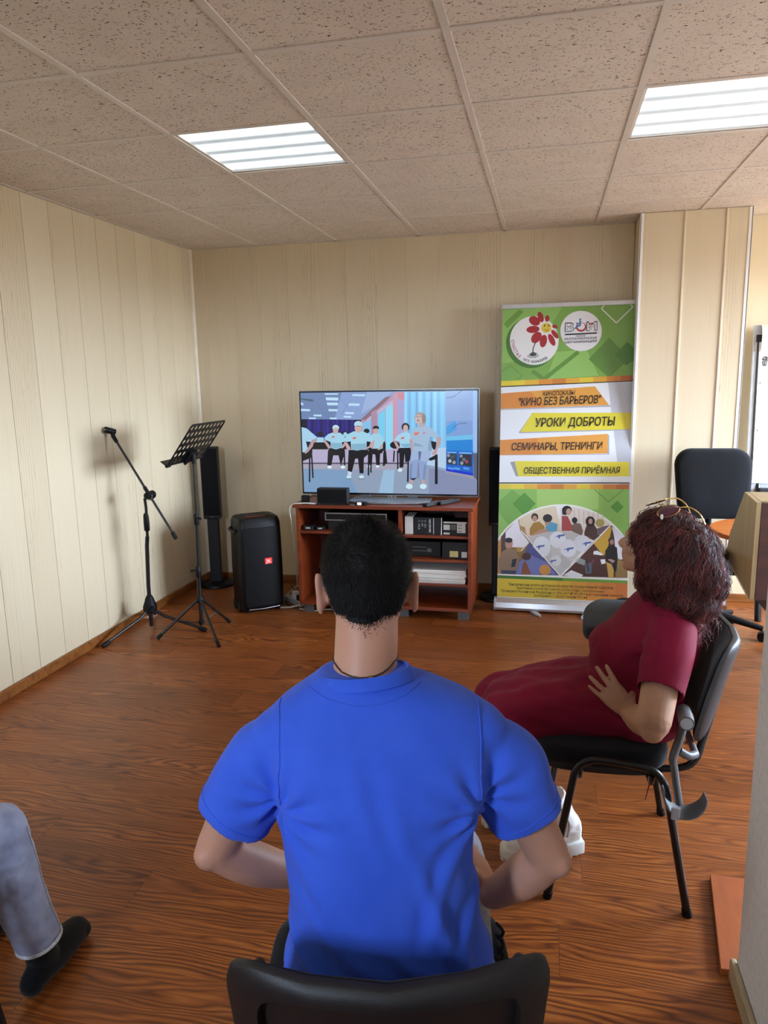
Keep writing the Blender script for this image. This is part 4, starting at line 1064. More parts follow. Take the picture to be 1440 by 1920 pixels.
# ------------------------------------------------------------------ printed pictures
def parse(txt):
    out = []
    for ln in txt.strip().split('\n'):
        c, *ps = ln.split(' ')
        out.append((c, [tuple(float(v) / 1000 for v in p.split(',')) for p in ps]))
    return out
def picture(name, polys, parent, mat, conv, step):
    """flat printed patches, each laid a hair above the one below"""
    V, F, C = [], [], []
    for i, (c, ps) in enumerate(polys):
        o = len(V); V += [conv(x, z, i * step) for x, z in ps]; F.append(tuple(range(o, o + len(ps)))); C += [lin(c)] * len(ps)
    me = bpy.data.meshes.new(name); me.from_pydata(V, [], F); me.update()
    at = me.color_attributes.new('ink', 'FLOAT_COLOR', 'POINT')
    for i, c in enumerate(C): at.data[i].color = c
    return link(name, me, mat, parent)
def text_tris(s, bold=0.0):
    cu = bpy.data.curves.new('t', 'FONT'); cu.body = s; cu.offset = bold; cu.resolution_u = 3
    o = bpy.data.objects.new('t', cu); COL.objects.link(o)
    dg = bpy.context.evaluated_depsgraph_get(); dg.update()
    me = bpy.data.meshes.new_from_object(o.evaluated_get(dg))
    V = [(v.co.x, v.co.y) for v in me.vertices]; F = [tuple(p.vertices) for p in me.polygons]
    bpy.data.objects.remove(o); bpy.data.curves.remove(cu); bpy.data.meshes.remove(me)
    return V, F
def lettering(name, parent, conv, items, mat='print'):
    """items: (verts2d, faces, colour)"""
    V, F, C = [], [], []
    for vs, fs, c in items:
        o = len(V); V += [conv(x, z) for x, z in vs]; F += [tuple(i + o for i in f) for f in fs]; C += [lin(c)] * len(vs)
    me = bpy.data.meshes.new(name); me.from_pydata(V, [], F); me.update()
    at = me.color_attributes.new('ink', 'FLOAT_COLOR', 'POINT')
    for i, c in enumerate(C): at.data[i].color = c
    return link(name, me, mat, parent)
def fit(V, x0, z0, x1, z1, h, shear=0.0):
    xs = [v[0] for v in V]; ys = [v[1] for v in V]; a, b = min(xs), max(xs); c, d = min(0, min(ys)) if min(ys) > -0.05 else 0.0, 0.72
    out = []
    for x, y in V:
        u = (x - a) / (b - a); v = (y - c) / (d - c)
        out.append((x0 + (x1 - x0) * u + shear * v * h, z0 + (z1 - z0) * u + v * h))
    return out

# ------------------------------------------------------------------ roll-up banner
def banner():
    t = thing('roll_up_banner', 'green and yellow roll-up banner with Russian lettering beside the television', 'banner', (2.772, 4.83, 0))
    e = Vector((0, 0.28, 1.94)).normalized(); nrm = Vector((0, -1.94, 0.28)).normalized()
    o = Vector((0, 0, 0.06))
    def conv(x, s_, d=0.0): return tuple(o + Vector((x, 0, 0)) + e * s_ + nrm * (0.0012 + d))
    sh = MB()
    sh.add([conv(-0.425, -0.03, -0.0022), conv(0.425, -0.03, -0.0022), conv(0.425, 1.99, -0.0022), conv(-0.425, 1.99, -0.0022),
            conv(-0.425, -0.03, -0.0004), conv(0.425, -0.03, -0.0004), conv(0.425, 1.99, -0.0004), conv(-0.425, 1.99, -0.0004)],
           [(3, 2, 1, 0), (4, 5, 6, 7), (0, 1, 5, 4), (1, 2, 6, 5), (2, 3, 7, 6), (3, 0, 4, 7)])
    sheet = sh.build('printed_sheet', 'paper', t, smooth=False)
    picture('printed_picture', parse(BANNER), sheet, 'print', conv, 0.00002)
    items = []
    for (s_, c, x0, z0, x1, z1, h, shear, bold) in TEXTS:
        V, F = text_tris(s_, bold)
        items.append((fit(V, x0 / 1000, z0 / 1000, x1 / 1000, z1 / 1000, h / 1000, shear), F, c))
        if s_ in ('В', 'И'):
            V, F = text_tris(s_, 0.0)
            k = 0.004
            V2 = fit(V, x0 / 1000 + k, z0 / 1000 + k, x1 / 1000 - k, z1 / 1000 + k, h / 1000 - 2 * k, shear)
            items.append((V2, F, 'e7e5e8'))
    for (ch, c, x, z, h, rot) in ARC:
        V, F = text_tris(ch, 0.01)
        xs = [v[0] for v in V]; cx = (min(xs) + max(xs)) / 2; r = math.radians(rot); k = h / 1000 / 0.72
        V = [((v[0] - cx) * k * 0.9, (v[1] - 0.36) * k) for v in V]
        items.append(([(x / 1000 + a * math.cos(r) - b * math.sin(r), z / 1000 + a * math.sin(r) + b * math.cos(r)) for a, b in V], F, c))
    n = [0]
    def conv2(x, s_):
        return conv(x, s_, 0.0038)
    arc_items = items[-len(ARC):]
    k = 0
    for it in items[:-len(ARC)]:
        if it[2] == 'e7e5e8': lettering('letter_fill', sheet, lambda x, s_: conv(x, s_, 0.0040), [it])
        else: lettering('printed_line', sheet, conv2, [it])
    lettering('printed_line', sheet, conv2, arc_items[:7]); lettering('printed_line', sheet, conv2, arc_items[7:])
    # cassette at the foot
    ca = MB()
    prof = [(-0.05, 0.012), (-0.055, 0.03), (-0.045, 0.062), (-0.02, 0.082), (0.02, 0.086), (0.05, 0.07), (0.058, 0.04), (0.05, 0.012)]
    ca.prism([(-0.437, y, z) for y, z in prof], (0.874, 0, 0))
    ca.build('cassette', 'alu', t, smooth=True, angle=25, bevel=0.002)
    for x in (-0.437, 0.437):
        MB().prism([(x - 0.006, y * 1.03, z) for y, z in prof], (0.012, 0, 0)).build('end_cap', 'grey_light', t, smooth=False)
    for x, a in ((-0.17, 0.5), (0.16, -0.35)):
        f = MB(); R = Matrix.Rotation(a, 3, 'Z')
        pts = [Vector((0.018 * math.cos(q) , 0.085 * math.sin(q), 0)) for q in [2 * PI * k / 20 for k in range(20)]]
        f.prism([R @ p + Vector((x, -0.06, 0.001)) for p in pts], (0, 0, 0.011))
        f.build('foot', 'grey_light', t, smooth=True, bevel=0.002)
    top = MB(); p = o + e * 1.99
    top.box(p, (0.856, 0.016, 0.03), Matrix.Rotation(-math.atan2(0.28, 1.94), 3, 'X')).build('top_rail', 'alu', t, smooth=False, bevel=0.003)
    MB().tube([p + Vector((0.0, 0.012, -1.9)), p + Vector((0, 0.016, 0.02))], 0.006, 10).build('support_pole', 'silver', t)
    MB().tube([p + Vector((-0.03, 0.0, 0.012)), p + Vector((-0.03, 0.0, 0.035)), p + Vector((-0.025, 0.01, 0.04))], 0.003, 8).build('hook', 'cream_trim', t)
banner()

# ------------------------------------------------------------------ television
def television():
    t = thing('television', 'large flat television showing seated people exercising, on the cherry cabinet', 'television', (1.604, 4.8, 0.757))
    zc = 1.141 - 0.757
    b = MB().mm(-0.612, 0.004, zc - 0.352, 0.612, 0.05, zc + 0.352).mm(-0.35, 0.05, zc - 0.28, 0.35, 0.08, zc + 0.1)
    b.build('back_housing', 'frame_black', t, smooth=False, bevel=0.004)
    f = MB()
    for x0, x1, z0, z1 in ((-0.614, 0.614, 0.345, 0.354), (-0.614, 0.614, -0.356, -0.345), (-0.614, -0.606, -0.345, 0.345), (0.606, 0.614, -0.345, 0.345)):
        f.mm(x0, -0.004, zc + z0, x1, 0.006, zc + z1)
    f.build('bezel', 'frame_black', t, smooth=False, bevel=0.001)
    e = MB()
    for x0, x1, z0, z1 in ((-0.617, 0.617, 0.354, 0.357), (-0.617, 0.617, -0.360, -0.356), (-0.617, -0.614, -0.356, 0.354), (0.614, 0.617, -0.356, 0.354)):
        e.mm(x0, 0.004, zc + z0, x1, 0.02, zc + z1)
    e.build('silver_edge', 'silver', t, smooth=False)
    s_ = MB().mm(-0.607, 0.0015, zc - 0.346, 0.607, 0.004, zc + 0.346).build('screen', 'frame_black', t, smooth=False)
    picture('screen_picture', parse(SCREEN), s_, 'screen', lambda x, z, d: (x, 0.001 - d, zc + z), 0.00002)
    # maker's mark: ring, nose line and two letters
    m = MB(); c = Vector((0.012, -0.006, zc - 0.366))
    m.tube([c + Vector((0.011 * math.cos(a), 0, 0.009 * math.sin(a))) for a in [2 * PI * k / 20 for k in range(20)]], 0.0016, 6, closed=True)
    m.tube([c + Vector((0, 0, 0.004)), c + Vector((0, 0, -0.004)), c + Vector((0.005, 0, -0.004))], 0.0012, 5)
    for ch in (('L', 0.014), ('G', 0.030)):
        V, F = text_tris(ch[0], 0.015); k = 0.02
        m.add([(c.x + ch[1] + v[0] * k, c.y, c.z - 0.007 + v[1] * k) for v in V], F)
    m.build('maker_mark', 'grey_light', t)
    st = MB()
    st.prism([(-0.245, -0.17, 0.001), (-0.13, -0.215, 0.001), (0.05, -0.225, 0.001), (0.23, -0.20, 0.001), (0.31, -0.15, 0.001), (0.30, 0.02, 0.001), (-0.24, 0.02, 0.001)], (0, 0, 0.011))
    st.build('stand_base', 'silver', t, smooth=False, bevel=0.003)
    for x in (-0.2, 0.13): MB().mm(x, 0.008, 0.01, x + 0.07, 0.03, 0.1).build('stand_neck', 'grey_plastic', t, smooth=False, bevel=0.003)
television()

# ------------------------------------------------------------------ cabinet and what stands on it
def cabinet():
    X0, X1, Y0, Y1 = 1.025, 2.2, 4.535, 5.0
    t = thing('media_cabinet', 'cherry-veneer media cabinet with open shelves under the television', 'cabinet', (1.612, 4.77, 0))
    off = (1.612, 4.77, 0)
    MB().mm(1.008, 4.515, 0.733, 2.213, 5.02, 0.756).build('top_board', 'cherry', t, off, smooth=False, bevel=0.002)
    MB().mm(X0, Y0, 0.06, X0 + 0.022, Y1, 0.733).build('side_panel', 'cherry', t, off, smooth=False, bevel=0.001)
    MB().mm(X1 - 0.022, Y0, 0.06, X1, Y1, 0.733).build('side_panel', 'cherry', t, off, smooth=False, bevel=0.001)
    MB().mm(1.724, Y0 + 0.005, 0.082, 1.746, Y1 - 0.02, 0.733).build('divider', 'cherry', t, off, smooth=False, bevel=0.001)
    MB().mm(X0 + 0.022, Y0, 0.06, X1 - 0.022, Y1, 0.082).build('bottom_board', 'cherry', t, off, smooth=False, bevel=0.001)
    MB().mm(X0 + 0.022, Y0 + 0.008, 0.556, 1.724, Y1 - 0.02, 0.574).build('shelf', 'cherry', t, off, smooth=False, bevel=0.001)
    for z in (0.548, 0.390, 0.228):
        MB().mm(1.746, Y0 + 0.005, z, X1 - 0.022, Y1 - 0.02, z + 0.016).build('shelf', 'cherry', t, off, smooth=False, bevel=0.001)
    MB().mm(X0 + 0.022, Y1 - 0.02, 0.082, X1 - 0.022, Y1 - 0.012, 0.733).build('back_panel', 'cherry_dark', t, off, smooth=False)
    for x in (1.05, 1.71, 2.11):
        for y in (4.56, 4.93): MB().mm(x, y, 0, x + 0.07, y + 0.05, 0.06).build('foot', 'grey_plastic', t, off, smooth=False, bevel=0.002)
    # things on top
    tz = 0.757
    q = thing('desktop_speaker', 'small black box speaker on the cabinet, left of the television stand', 'speaker', (1.28, 4.57, tz))
    MB().prism([(-0.105, -0.03, 0.002), (0.105, -0.03, 0.002), (0.105, 0.035, 0.002), (-0.105, 0.035, 0.002)], (0, 0, 0.105)).build('body', 'matte_black', q, smooth=False, bevel=0.006)
    MB().mm(-0.10, -0.032, 0.012, 0.10, -0.0302, 0.098).build('grille', 'black_fabric', q, smooth=False)
    MB().mm(-0.11, -0.05, 0, 0.09, -0.02, 0.008).build('base_lip', 'matte_black', q, smooth=False, bevel=0.002)
    q = thing('power_adapter', 'small black adapter at the left end of the cabinet top', 'adapter', (1.075, 4.60, tz))
    MB().mm(-0.025, -0.02, 0, 0.025, 0.02, 0.05).build('body', 'matte_black', q, smooth=False, bevel=0.005)
    MB().tube([(0.02, 0, 0.03), (0.06, 0.01, 0.045), (0.09, 0.05, 0.02), (0.1, 0.09, 0.004)], 0.003, 6, sub=4).build('lead', 'cable_black', q)
    q = thing('wireless_receiver', 'tiny black receiver with a glowing white patch before the television stand', 'gadget', (1.47, 4.545, tz))
    MB().mm(-0.03, -0.02, 0, 0.045, 0.02, 0.022).build('body', 'satin_black', q, smooth=False, bevel=0.005)
    MB().mm(-0.014, -0.0225, 0.004, 0.012, -0.0198, 0.02).build('light', 'white_glow', q, smooth=False)  # small white emissive patch on the front face
    for k, (x, y, a, ln, lb) in enumerate(((1.945, 4.59, -0.55, 0.17, 'black remote control on the cabinet, nearer of the two'), (2.035, 4.68, -0.58, 0.2, 'black remote control on the cabinet, farther of the two'))):
        q = thing('remote_control', lb, 'remote', (x, y, tz), a, 'remote controls')
        MB().prism([(-0.02, -ln / 2, 0), (0.02, -ln / 2, 0), (0.023, 0, 0), (0.02, ln / 2, 0), (-0.02, ln / 2, 0), (-0.023, 0, 0)], (0, 0, 0.02)).build('body', 'satin_black', q, smooth=False, bevel=0.005)
        for r in range(6):
            for c in (-0.01, 0, 0.01): MB().box((c, -ln / 2 + 0.03 + r * 0.02, 0.0212), (0.006, 0.009, 0.0025)).build('button', 'grey_plastic', q, smooth=False)
    # things on the shelves
    q = thing('disc_player', 'slim silver-framed player on the upper left cabinet shelf', 'player', (1.425, 4.72, 0.641))
    MB().mm(-0.21, -0.13, 0, 0.21, 0.13, 0.05).build('body', 'satin_black', q, smooth=False, bevel=0.002)
    f = MB()
    for a in ((-0.213, 0.213, 0.0445, 0.0525), (-0.213, 0.213, -0.001, 0.006), (-0.213, -0.205, 0.006, 0.0445), (0.205, 0.213, 0.006, 0.0445)): f.mm(a[0], -0.135, a[2], a[1], -0.128, a[3])
    f.build('front_frame', 'silver', q, smooth=False)
    MB().mm(-0.2, -0.11, -0.068, 0.2, 0.11, 0).build('lower_unit', 'matte_black', q, smooth=False, bevel=0.002)
    for k, (x, y, w_, d_, h_, lb) in enumerate(((1.10, 4.59, 0.07, 0.06, 0.03, 'small black gadget at the left of the upper left shelf'), (1.175, 4.60, 0.06, 0.05, 0.022, 'small black gadget second from left on the upper left shelf'))):
        q = thing('small_gadget', lb, 'gadget', (x, y, 0.5745), 0.2 * k)
        MB().mm(-w_ / 2, -d_ / 2, 0, w_ / 2, d_ / 2, h_).build('body', 'matte_black', q, smooth=False, bevel=0.004)
        MB().mm(-w_ / 4, -d_ / 2 - 0.001, h_ * 0.3, w_ / 5, -d_ / 2 + 0.001, h_ * 0.7).build('label', 'grey_light', q, smooth=False)
    def words(par, s_, x0, z0, w_, h_, y, vertical=False, mat='pick'):
        V, F = text_tris(s_, 0.02)
        xs = [v[0] for v in V]; a, b = min(xs), max(xs); out = []
        for x, z in V:
            u, v = (x - a) / (b - a), z / 0.72
            out.append((x0 + v * w_, y, z0 + h_ - u * h_) if vertical else (x0 + u * w_, y, z0 + v * h_))
        me = MB().add(out, F); return me.build('print', mat, par, smooth=False)
    q = thing('camera_carton', 'black carton with white end panel on the upper right cabinet shelf', 'box', (1.885, 4.66, 0.5645))
    MB().mm(-0.07, -0.08, 0, 0.118, 0.08, 0.112).build('carton', 'box_black', q, smooth=False, bevel=0.001)
    MB().mm(-0.125, -0.08, 0, -0.0705, 0.08, 0.116).build('white_end', 'pick', q, smooth=False, bevel=0.001)
    MB().mm(0.063, -0.0812, 0.002, 0.067, -0.0798, 0.11).build('stripe', 'pick', q, smooth=False)
    MB().prism([(0.112, -0.0812, 0.0), (0.120, -0.0812, 0.0), (0.121, -0.0812, 0.112), (0.116, -0.0812, 0.112)], (0, 0.001, 0)).build('torn_edge', 'pick', q, smooth=False)
    for k in range(3): MB().tube([(-0.03 + 0.02 * k + 0.006 * math.cos(a), -0.0808, 0.088 + 0.006 * math.sin(a)) for a in [PI / 4 + PI / 2 * i for i in range(4)]], 0.0012, 4, closed=True).build('symbol', 'grey_light', q)
    words(q, 'XLR', -0.036, 0.03, 0.012, 0.042, -0.0808, True, 'grey_light'); words(q, 'IP', -0.014, 0.05, 0.01, 0.022, -0.0808, True, 'grey_light'); words(q, 'SD', 0.006, 0.045, 0.01, 0.026, -0.0808, True, 'grey_light')
    words(q, 'RECEIVER', 0.035, 0.012, 0.012, 0.088, -0.0808, True)
    q = thing('label_carton', 'black carton with white labels at the right of the upper shelf', 'box', (2.085, 4.65, 0.5645))
    MB().mm(-0.075, -0.07, 0, 0.085, 0.07, 0.088).build('carton', 'box_black', q, smooth=False, bevel=0.001)
    for (a, b, c, d) in ((-0.07, -0.028, 0.034, 0.068), (0.018, 0.072, 0.016, 0.08), (-0.07, -0.03, 0.004, 0.016), (-0.07, 0.08, 0.078, 0.088)): MB().mm(a, -0.0715, c, b, -0.0698, d).build('label', 'pick', q, smooth=False)
    MB().mm(-0.022, -0.0712, 0.034, 0.012, -0.0699, 0.07).build('label', 'grey_plastic', q, smooth=False)
    for k, w_ in enumerate(('000', '001', '010')): words(q, w_, 0.026, 0.022 + 0.02 * k, 0.022, 0.009, -0.0722, False, 'ink')
    q = thing('cable_unit', 'black electronic unit on the middle right shelf behind the head', 'player', (1.86, 4.72, 0.4065))
    MB().mm(-0.1, -0.1, 0, 0.13, 0.1, 0.1).build('body', 'matte_black', q, smooth=False, bevel=0.003)
    for z in (0.035, 0.06): MB().mm(-0.06, -0.1015, z, 0.035, -0.0995, z + 0.005).build('slot', 'grey_plastic', q, smooth=False)
    MB().mm(0.04, -0.102, 0.03, 0.068, -0.0995, 0.055).build('socket', 'grey_plastic', q, smooth=False)
    q = thing('sticker_box', 'black box with yellow and white stickers on the middle right shelf', 'box', (2.10, 4.68, 0.4065))
    MB().mm(-0.095, -0.1, 0, 0.07, 0.1, 0.11).build('body', 'box_black', q, smooth=False, bevel=0.002)
    MB().mm(-0.045, -0.1015, 0.012, 0.01, -0.0995, 0.052).build('yellow_sticker', 'yellow_label', q, smooth=False)
    MB().mm(0.032, -0.1015, 0.010, 0.068, -0.0995, 0.048).build('white_sticker', 'pick', q, smooth=False)
    q = thing('paper_pack', 'pale pack of paper lying on the lower right cabinet shelf', 'paper', (1.96, 4.70, 0.2445))
    random.seed(3)
    for k in range(9):
        d = random.uniform(-0.006, 0.006); d2 = random.uniform(-0.008, 0.008)
        MB().mm(-0.2 + d, -0.14 + d2, k * 0.0095, 0.2 + d, 0.14 + d2, k * 0.0095 + 0.0088).build('sheaf', 'paper', q, smooth=False)
    # cables and power strip beside the cabinet
    q = thing('power_strip', 'grey power strip with plugs on the floor left of the cabinet', 'power strip', (0.93, 4.72, 0), -0.7)
    MB().mm(-0.13, -0.025, 0, 0.1, 0.025, 0.04).build('housing', 'grey_light', q, smooth=False, bevel=0.008)
    MB().mm(-0.02, -0.02, 0.0405, 0.03, 0.02, 0.095).build('plug', 'white', q, smooth=False, bevel=0.005)
    MB().mm(0.045, -0.02, 0.0405, 0.09, 0.02, 0.08).build('plug', 'matte_black', q, smooth=False, bevel=0.005)
    def cable(label, mat, pts, r=0.0035, sub=6):
        tag(MB().tube(pts, r, 8, sub=sub).build('cable', mat), label, 'cable', 'loose cables by the cabinet')
    cable('white cable hanging down the left side of the cabinet', 'cable_white', [(1.18, 4.53, 0.762), (1.08, 4.505, 0.768), (1.0, 4.50, 0.745), (0.985, 4.56, 0.6), (0.965, 4.65, 0.4), (0.935, 4.75, 0.25), (0.92, 4.80, 0.1)])
    cable('thick white cable on the floor between speaker and cabinet', 'cable_white', [(0.86, 4.60, 0.006), (0.93, 4.62, 0.006), (1.0, 4.655, 0.02), (1.03, 4.69, 0.03)], 0.006)
    cable('thin pale cable trailing on the floor under the cabinet', 'cable_white', [(1.0, 4.60, 0.005), (1.12, 4.57, 0.005), (1.2, 4.62, 0.005), (1.35, 4.64, 0.005), (1.5, 4.7, 0.005)])
    cable('black cable looped over the power strip', 'cable_black', [(0.86, 4.83, 0.1), (0.92, 4.75, 0.085), (0.98, 4.70, 0.05), (0.96, 4.63, 0.006), (0.9, 4.66, 0.006), (0.84, 4.75, 0.006)])
    cable('dark cable from the baseboard to the power strip', 'cable_black', [(0.80, 5.18, 0.09), (0.88, 5.1, 0.08), (0.97, 4.98, 0.06), (1.0, 4.85, 0.045), (0.95, 4.76, 0.05)])
    cable('beige cable arching behind the power strip', 'cable_white', [(0.80, 4.85, 0.006), (0.88, 4.86, 0.08), (0.97, 4.84, 0.12), (1.01, 4.88, 0.16)])
    cable('white cable running into the dark space under the cabinet', 'cable_white', [(1.13, 4.60, 0.05), (1.19, 4.59, 0.05), (1.24, 4.64, 0.08), (1.25, 4.75, 0.086)])
cabinet()
# ------------------------------------------------------------------ loudspeakers and stands
def tower_speaker(loc, label, rotz=0.0, group='slim tower speakers'):
    t = thing('tower_speaker', label, 'speaker', loc, rotz, group)
    MB().lathe([(0.132, 0), (0.135, 0.006), (0.13, 0.02), (0.115, 0.026), (0.05, 0.03), (0.045, 0.03)], n=40).build('base', 'satin_black', t, angle=30)
    MB().mm(-0.043, -0.03, 0.03, 0.043, 0.03, 0.56).build('post', 'matte_black', t, smooth=False, bevel=0.006)
    MB().mm(-0.066, -0.045, 0.535, 0.066, 0.045, 1.085).build('cabinet', 'matte_black', t, smooth=False, bevel=0.006)
    MB().mm(-0.060, -0.048, 0.56, 0.060, -0.0445, 1.075).build('grille', 'black_fabric', t, smooth=False, bevel=0.002)
    MB().mm(-0.014, -0.0492, 0.552, 0.014, -0.0478, 0.556).build('badge', 'grey_plastic', t, smooth=False)
tower_speaker((0.150, 5.09, 0), 'slim black tower speaker on round base in the left room corner', 0.3)
tower_speaker((2.335, 5.09, 0), 'slim black tower speaker partly hidden behind the green banner')

def party_speaker():
    t = thing('party_speaker', 'large black portable loudspeaker with red badge standing on the floor', 'speaker', (0.700, 4.605, 0), math.radians(39))
    w, d, h = 0.155, 0.13, 0.675
    def ring(z, sx, sy, ch):
        pts = []
        for cx, cy, a0 in ((1, 1, 0), (-1, 1, 90), (-1, -1, 180), (1, -1, 270)):
            for k in range(5):
                a = math.radians(a0 + 90 * k / 4)
                pts.append((cx * (sx - ch) + ch * math.cos(a), cy * (sy - ch) + ch * math.sin(a), z))
        return pts
    b = MB()
    b.loft([ring(0.012, w * 0.90, d * 0.88, 0.04), ring(0.03, w * 0.98, d * 0.97, 0.045), ring(0.30, w, d, 0.045), ring(0.56, w * 0.975, d * 0.975, 0.045), ring(0.625, w * 0.96, d * 0.95, 0.045), ring(0.655, w * 0.90, d * 0.84, 0.045), ring(0.662, w * 0.84, d * 0.72, 0.04)])
    b.build('enclosure', 'satin_black', t, angle=35)
    g = MB()
    n = 12; rows = []
    for i in range(15):
        z = 0.05 + 0.545 * i / 14
        hw = w * (0.80 if i not in (0, 14) else 0.76)
        rows.append([(-hw + 2 * hw * j / n, -d * 1.0 - 0.010 * (1 - (2 * j / n - 1) ** 2) - 0.001, z) for j in range(n + 1)])
    V = [p for r in rows for p in r]; F = [(i * (n + 1) + j, i * (n + 1) + j + 1, (i + 1) * (n + 1) + j + 1, (i + 1) * (n + 1) + j) for i in range(14) for j in range(n)]
    V2 = V + [(x, y + 0.012, z) for x, y, z in V]; m = len(V)
    F2 = F + [tuple(m + i for i in reversed(f)) for f in F]
    edge = [j for j in range(n + 1)] + [(i + 1) * (n + 1) + n for i in range(14)] + [14 * (n + 1) + j for j in range(n - 1, -1, -1)] + [i * (n + 1) for i in range(13, 0, -1)]
    F2 += [(edge[k], edge[(k + 1) % len(edge)], m + edge[(k + 1) % len(edge)], m + edge[k]) for k in range(len(edge))]
    MB().add(V2, F2).build('grille', 'black_plastic', t, angle=30)
    bd = MB().mm(-0.005 + 0.02, -d - 0.0135, 0.342, 0.045 + 0.02, -d - 0.009, 0.382).build('badge', 'red_glow', t, smooth=False, bevel=0.003)  # red badge whose colour is also emitted
    V, F = text_tris('JBL', 0.03)
    xs = [v[0] for v in V]; a, bb = min(xs), max(xs)
    MB().add([(0.022 + 0.037 * (x - a) / (bb - a), -d - 0.0142, 0.35 + 0.024 * z / 0.72) for x, z in V], F).build('badge_lettering', 'pick', bd, smooth=False)
    MB().mm(-0.09, -0.07, 0.6622, 0.09, 0.07, 0.668).build('control_panel', 'matte_black', t, smooth=False, bevel=0.003)
    MB().tube([(-0.09, -0.075, 0.666), (0.05, -0.078, 0.666)], 0.003, 6).build('orange_trim', emis('dim_orange_strip', '6a1c10', 0.15), t)
    MB().tube([(-w, -0.06, 0.58), (-w - 0.012, -0.06, 0.57), (-w - 0.012, 0.06, 0.57), (-w, 0.06, 0.58)], 0.010, 8, sub=4).build('side_handle', 'matte_black', t)
    for y in (-0.04, 0.06): MB().cyl((-w - 0.004, y, 0.035), (-w + 0.03, y, 0.035), 0.035).build('wheel', 'matte_black', t)
    lip = MB().tube([(-w * 0.7, -d - 0.004, 0.032), (0, -d - 0.012, 0.03), (w * 0.7, -d - 0.004, 0.032)], 0.004, 8, sub=6); lip.build('bottom_lip', 'silver', t)
    for x in (-0.1, 0.1):
        for y in (-0.08, 0.08): MB().cyl((x, y, 0), (x, y, 0.014), 0.015).build('rubber_foot', 'matte_black', t)
party_speaker()

def mic_stand():
    c = Vector((0.195, 4.03, 0))
    t = thing('microphone_stand', 'black boom microphone stand with empty clip beside the left wall', 'microphone stand', c)
    MB().tube([(0, 0, 0.03), (0, 0, 0.30), (0.012, 0, 0.56), (0.02, 0, 0.62)], 0.0125, 12).build('lower_tube', 'black_metal', t)
    MB().tube([(0.02, 0, 0.60), (0.027, 0, 0.80), (0.030, -0.012, 0.865)], 0.009, 12).build('upper_tube', 'black_metal', t)
    MB().lathe([(0.013, 0), (0.017, 0.006), (0.018, 0.05), (0.016, 0.1), (0.011, 0.115)], (0.022, 0, 0.655)).build('height_clutch', 'black_plastic', t)
    MB().lathe([(0.02, 0.0), (0.042, 0.012), (0.044, 0.04), (0.024, 0.10), (0.016, 0.115)], (0, 0, 0.12), 20).build('tripod_hub', 'black_plastic', t)
    feet = [Vector((-0.128, -0.336, 0.012)), Vector((0.358, 0.034, 0.012)), Vector((-0.15, 0.30, 0.012))]
    for f in feet:
        d = Vector((f.x, f.y, 0)).normalized()
        lg = MB().tube([d * 0.03 + Vector((0, 0, 0.135)), d * 0.09 + Vector((0, 0, 0.10)), f + Vector((0, 0, 0.004))], 0.0095, 10).build('leg', 'black_metal', t)
        dd = (f - (d * 0.09 + Vector((0, 0, 0.10)))).normalized()
        MB().tube([f - dd * 0.045, f - dd * 0.01, f + dd * 0.008], [0.012, 0.0155, 0.012], 12).build('rubber_tip', 'black_plastic', lg)
    MB().cyl((0.03, -0.02, 0.165), (0.05, -0.05, 0.165), 0.008).build('hub_knob', 'black_plastic', t)
    pv = Vector((0.030, -0.005, 0.862)); top = Vector((-0.128, -0.03, 1.232)); tail = Vector((0.236, -0.03, 0.617))
    MB().tube([tail, top], 0.0075, 10).build('boom', 'black_metal', t)
    MB().tube([tail, tail + (top - tail).normalized() * 0.05], 0.0125, 12).build('counterweight', 'black_plastic', t)
    d = (top - tail).normalized(); m = pv + Vector((0.0, -0.02, 0))
    k = tail + d * ((m - tail).dot(d))
    MB().tube([k - d * 0.03, k + d * 0.06], [0.013, 0.011], 12).build('boom_clutch', 'black_plastic', t)
    MB().cyl(k + Vector((-0.0, 0.035, 0)), k + Vector((0.0, -0.03, 0)), 0.026, 0.022, 20).build('tilt_knob', 'black_plastic', t)
    MB().tube([k + Vector((0.028 * math.cos(a), -0.018, 0.028 * math.sin(a))) for a in [-1.6 + 1.9 * i / 8 for i in range(9)]], 0.003, 6).build('washer', 'silver', t)
    cl = MB().tube([top - d * 0.02, top + d * 0.025, top + d * 0.05 + Vector((0.004, 0, 0.004))], [0.011, 0.013, 0.008], 12).build('clip_neck', 'black_plastic', t)
    c0 = top + d * 0.062
    ax = Vector((-0.45, -0.80, 0.3)).normalized()
    u, v = frame_of(ax); ring = []
    for s_ in (-0.032, 0.032):
        ring.append([c0 + ax * s_ + (u * math.cos(a) + v * math.sin(a)) * 0.019 for a in [0.5 + 5.2 * i / 16 for i in range(17)]] + [c0 + ax * s_ + (u * math.cos(a) + v * math.sin(a)) * 0.013 for a in [5.7 - 5.2 * i / 16 for i in range(17)]])
    MB().loft(ring).build('microphone_clip', 'black_plastic', t, angle=30)
mic_stand()

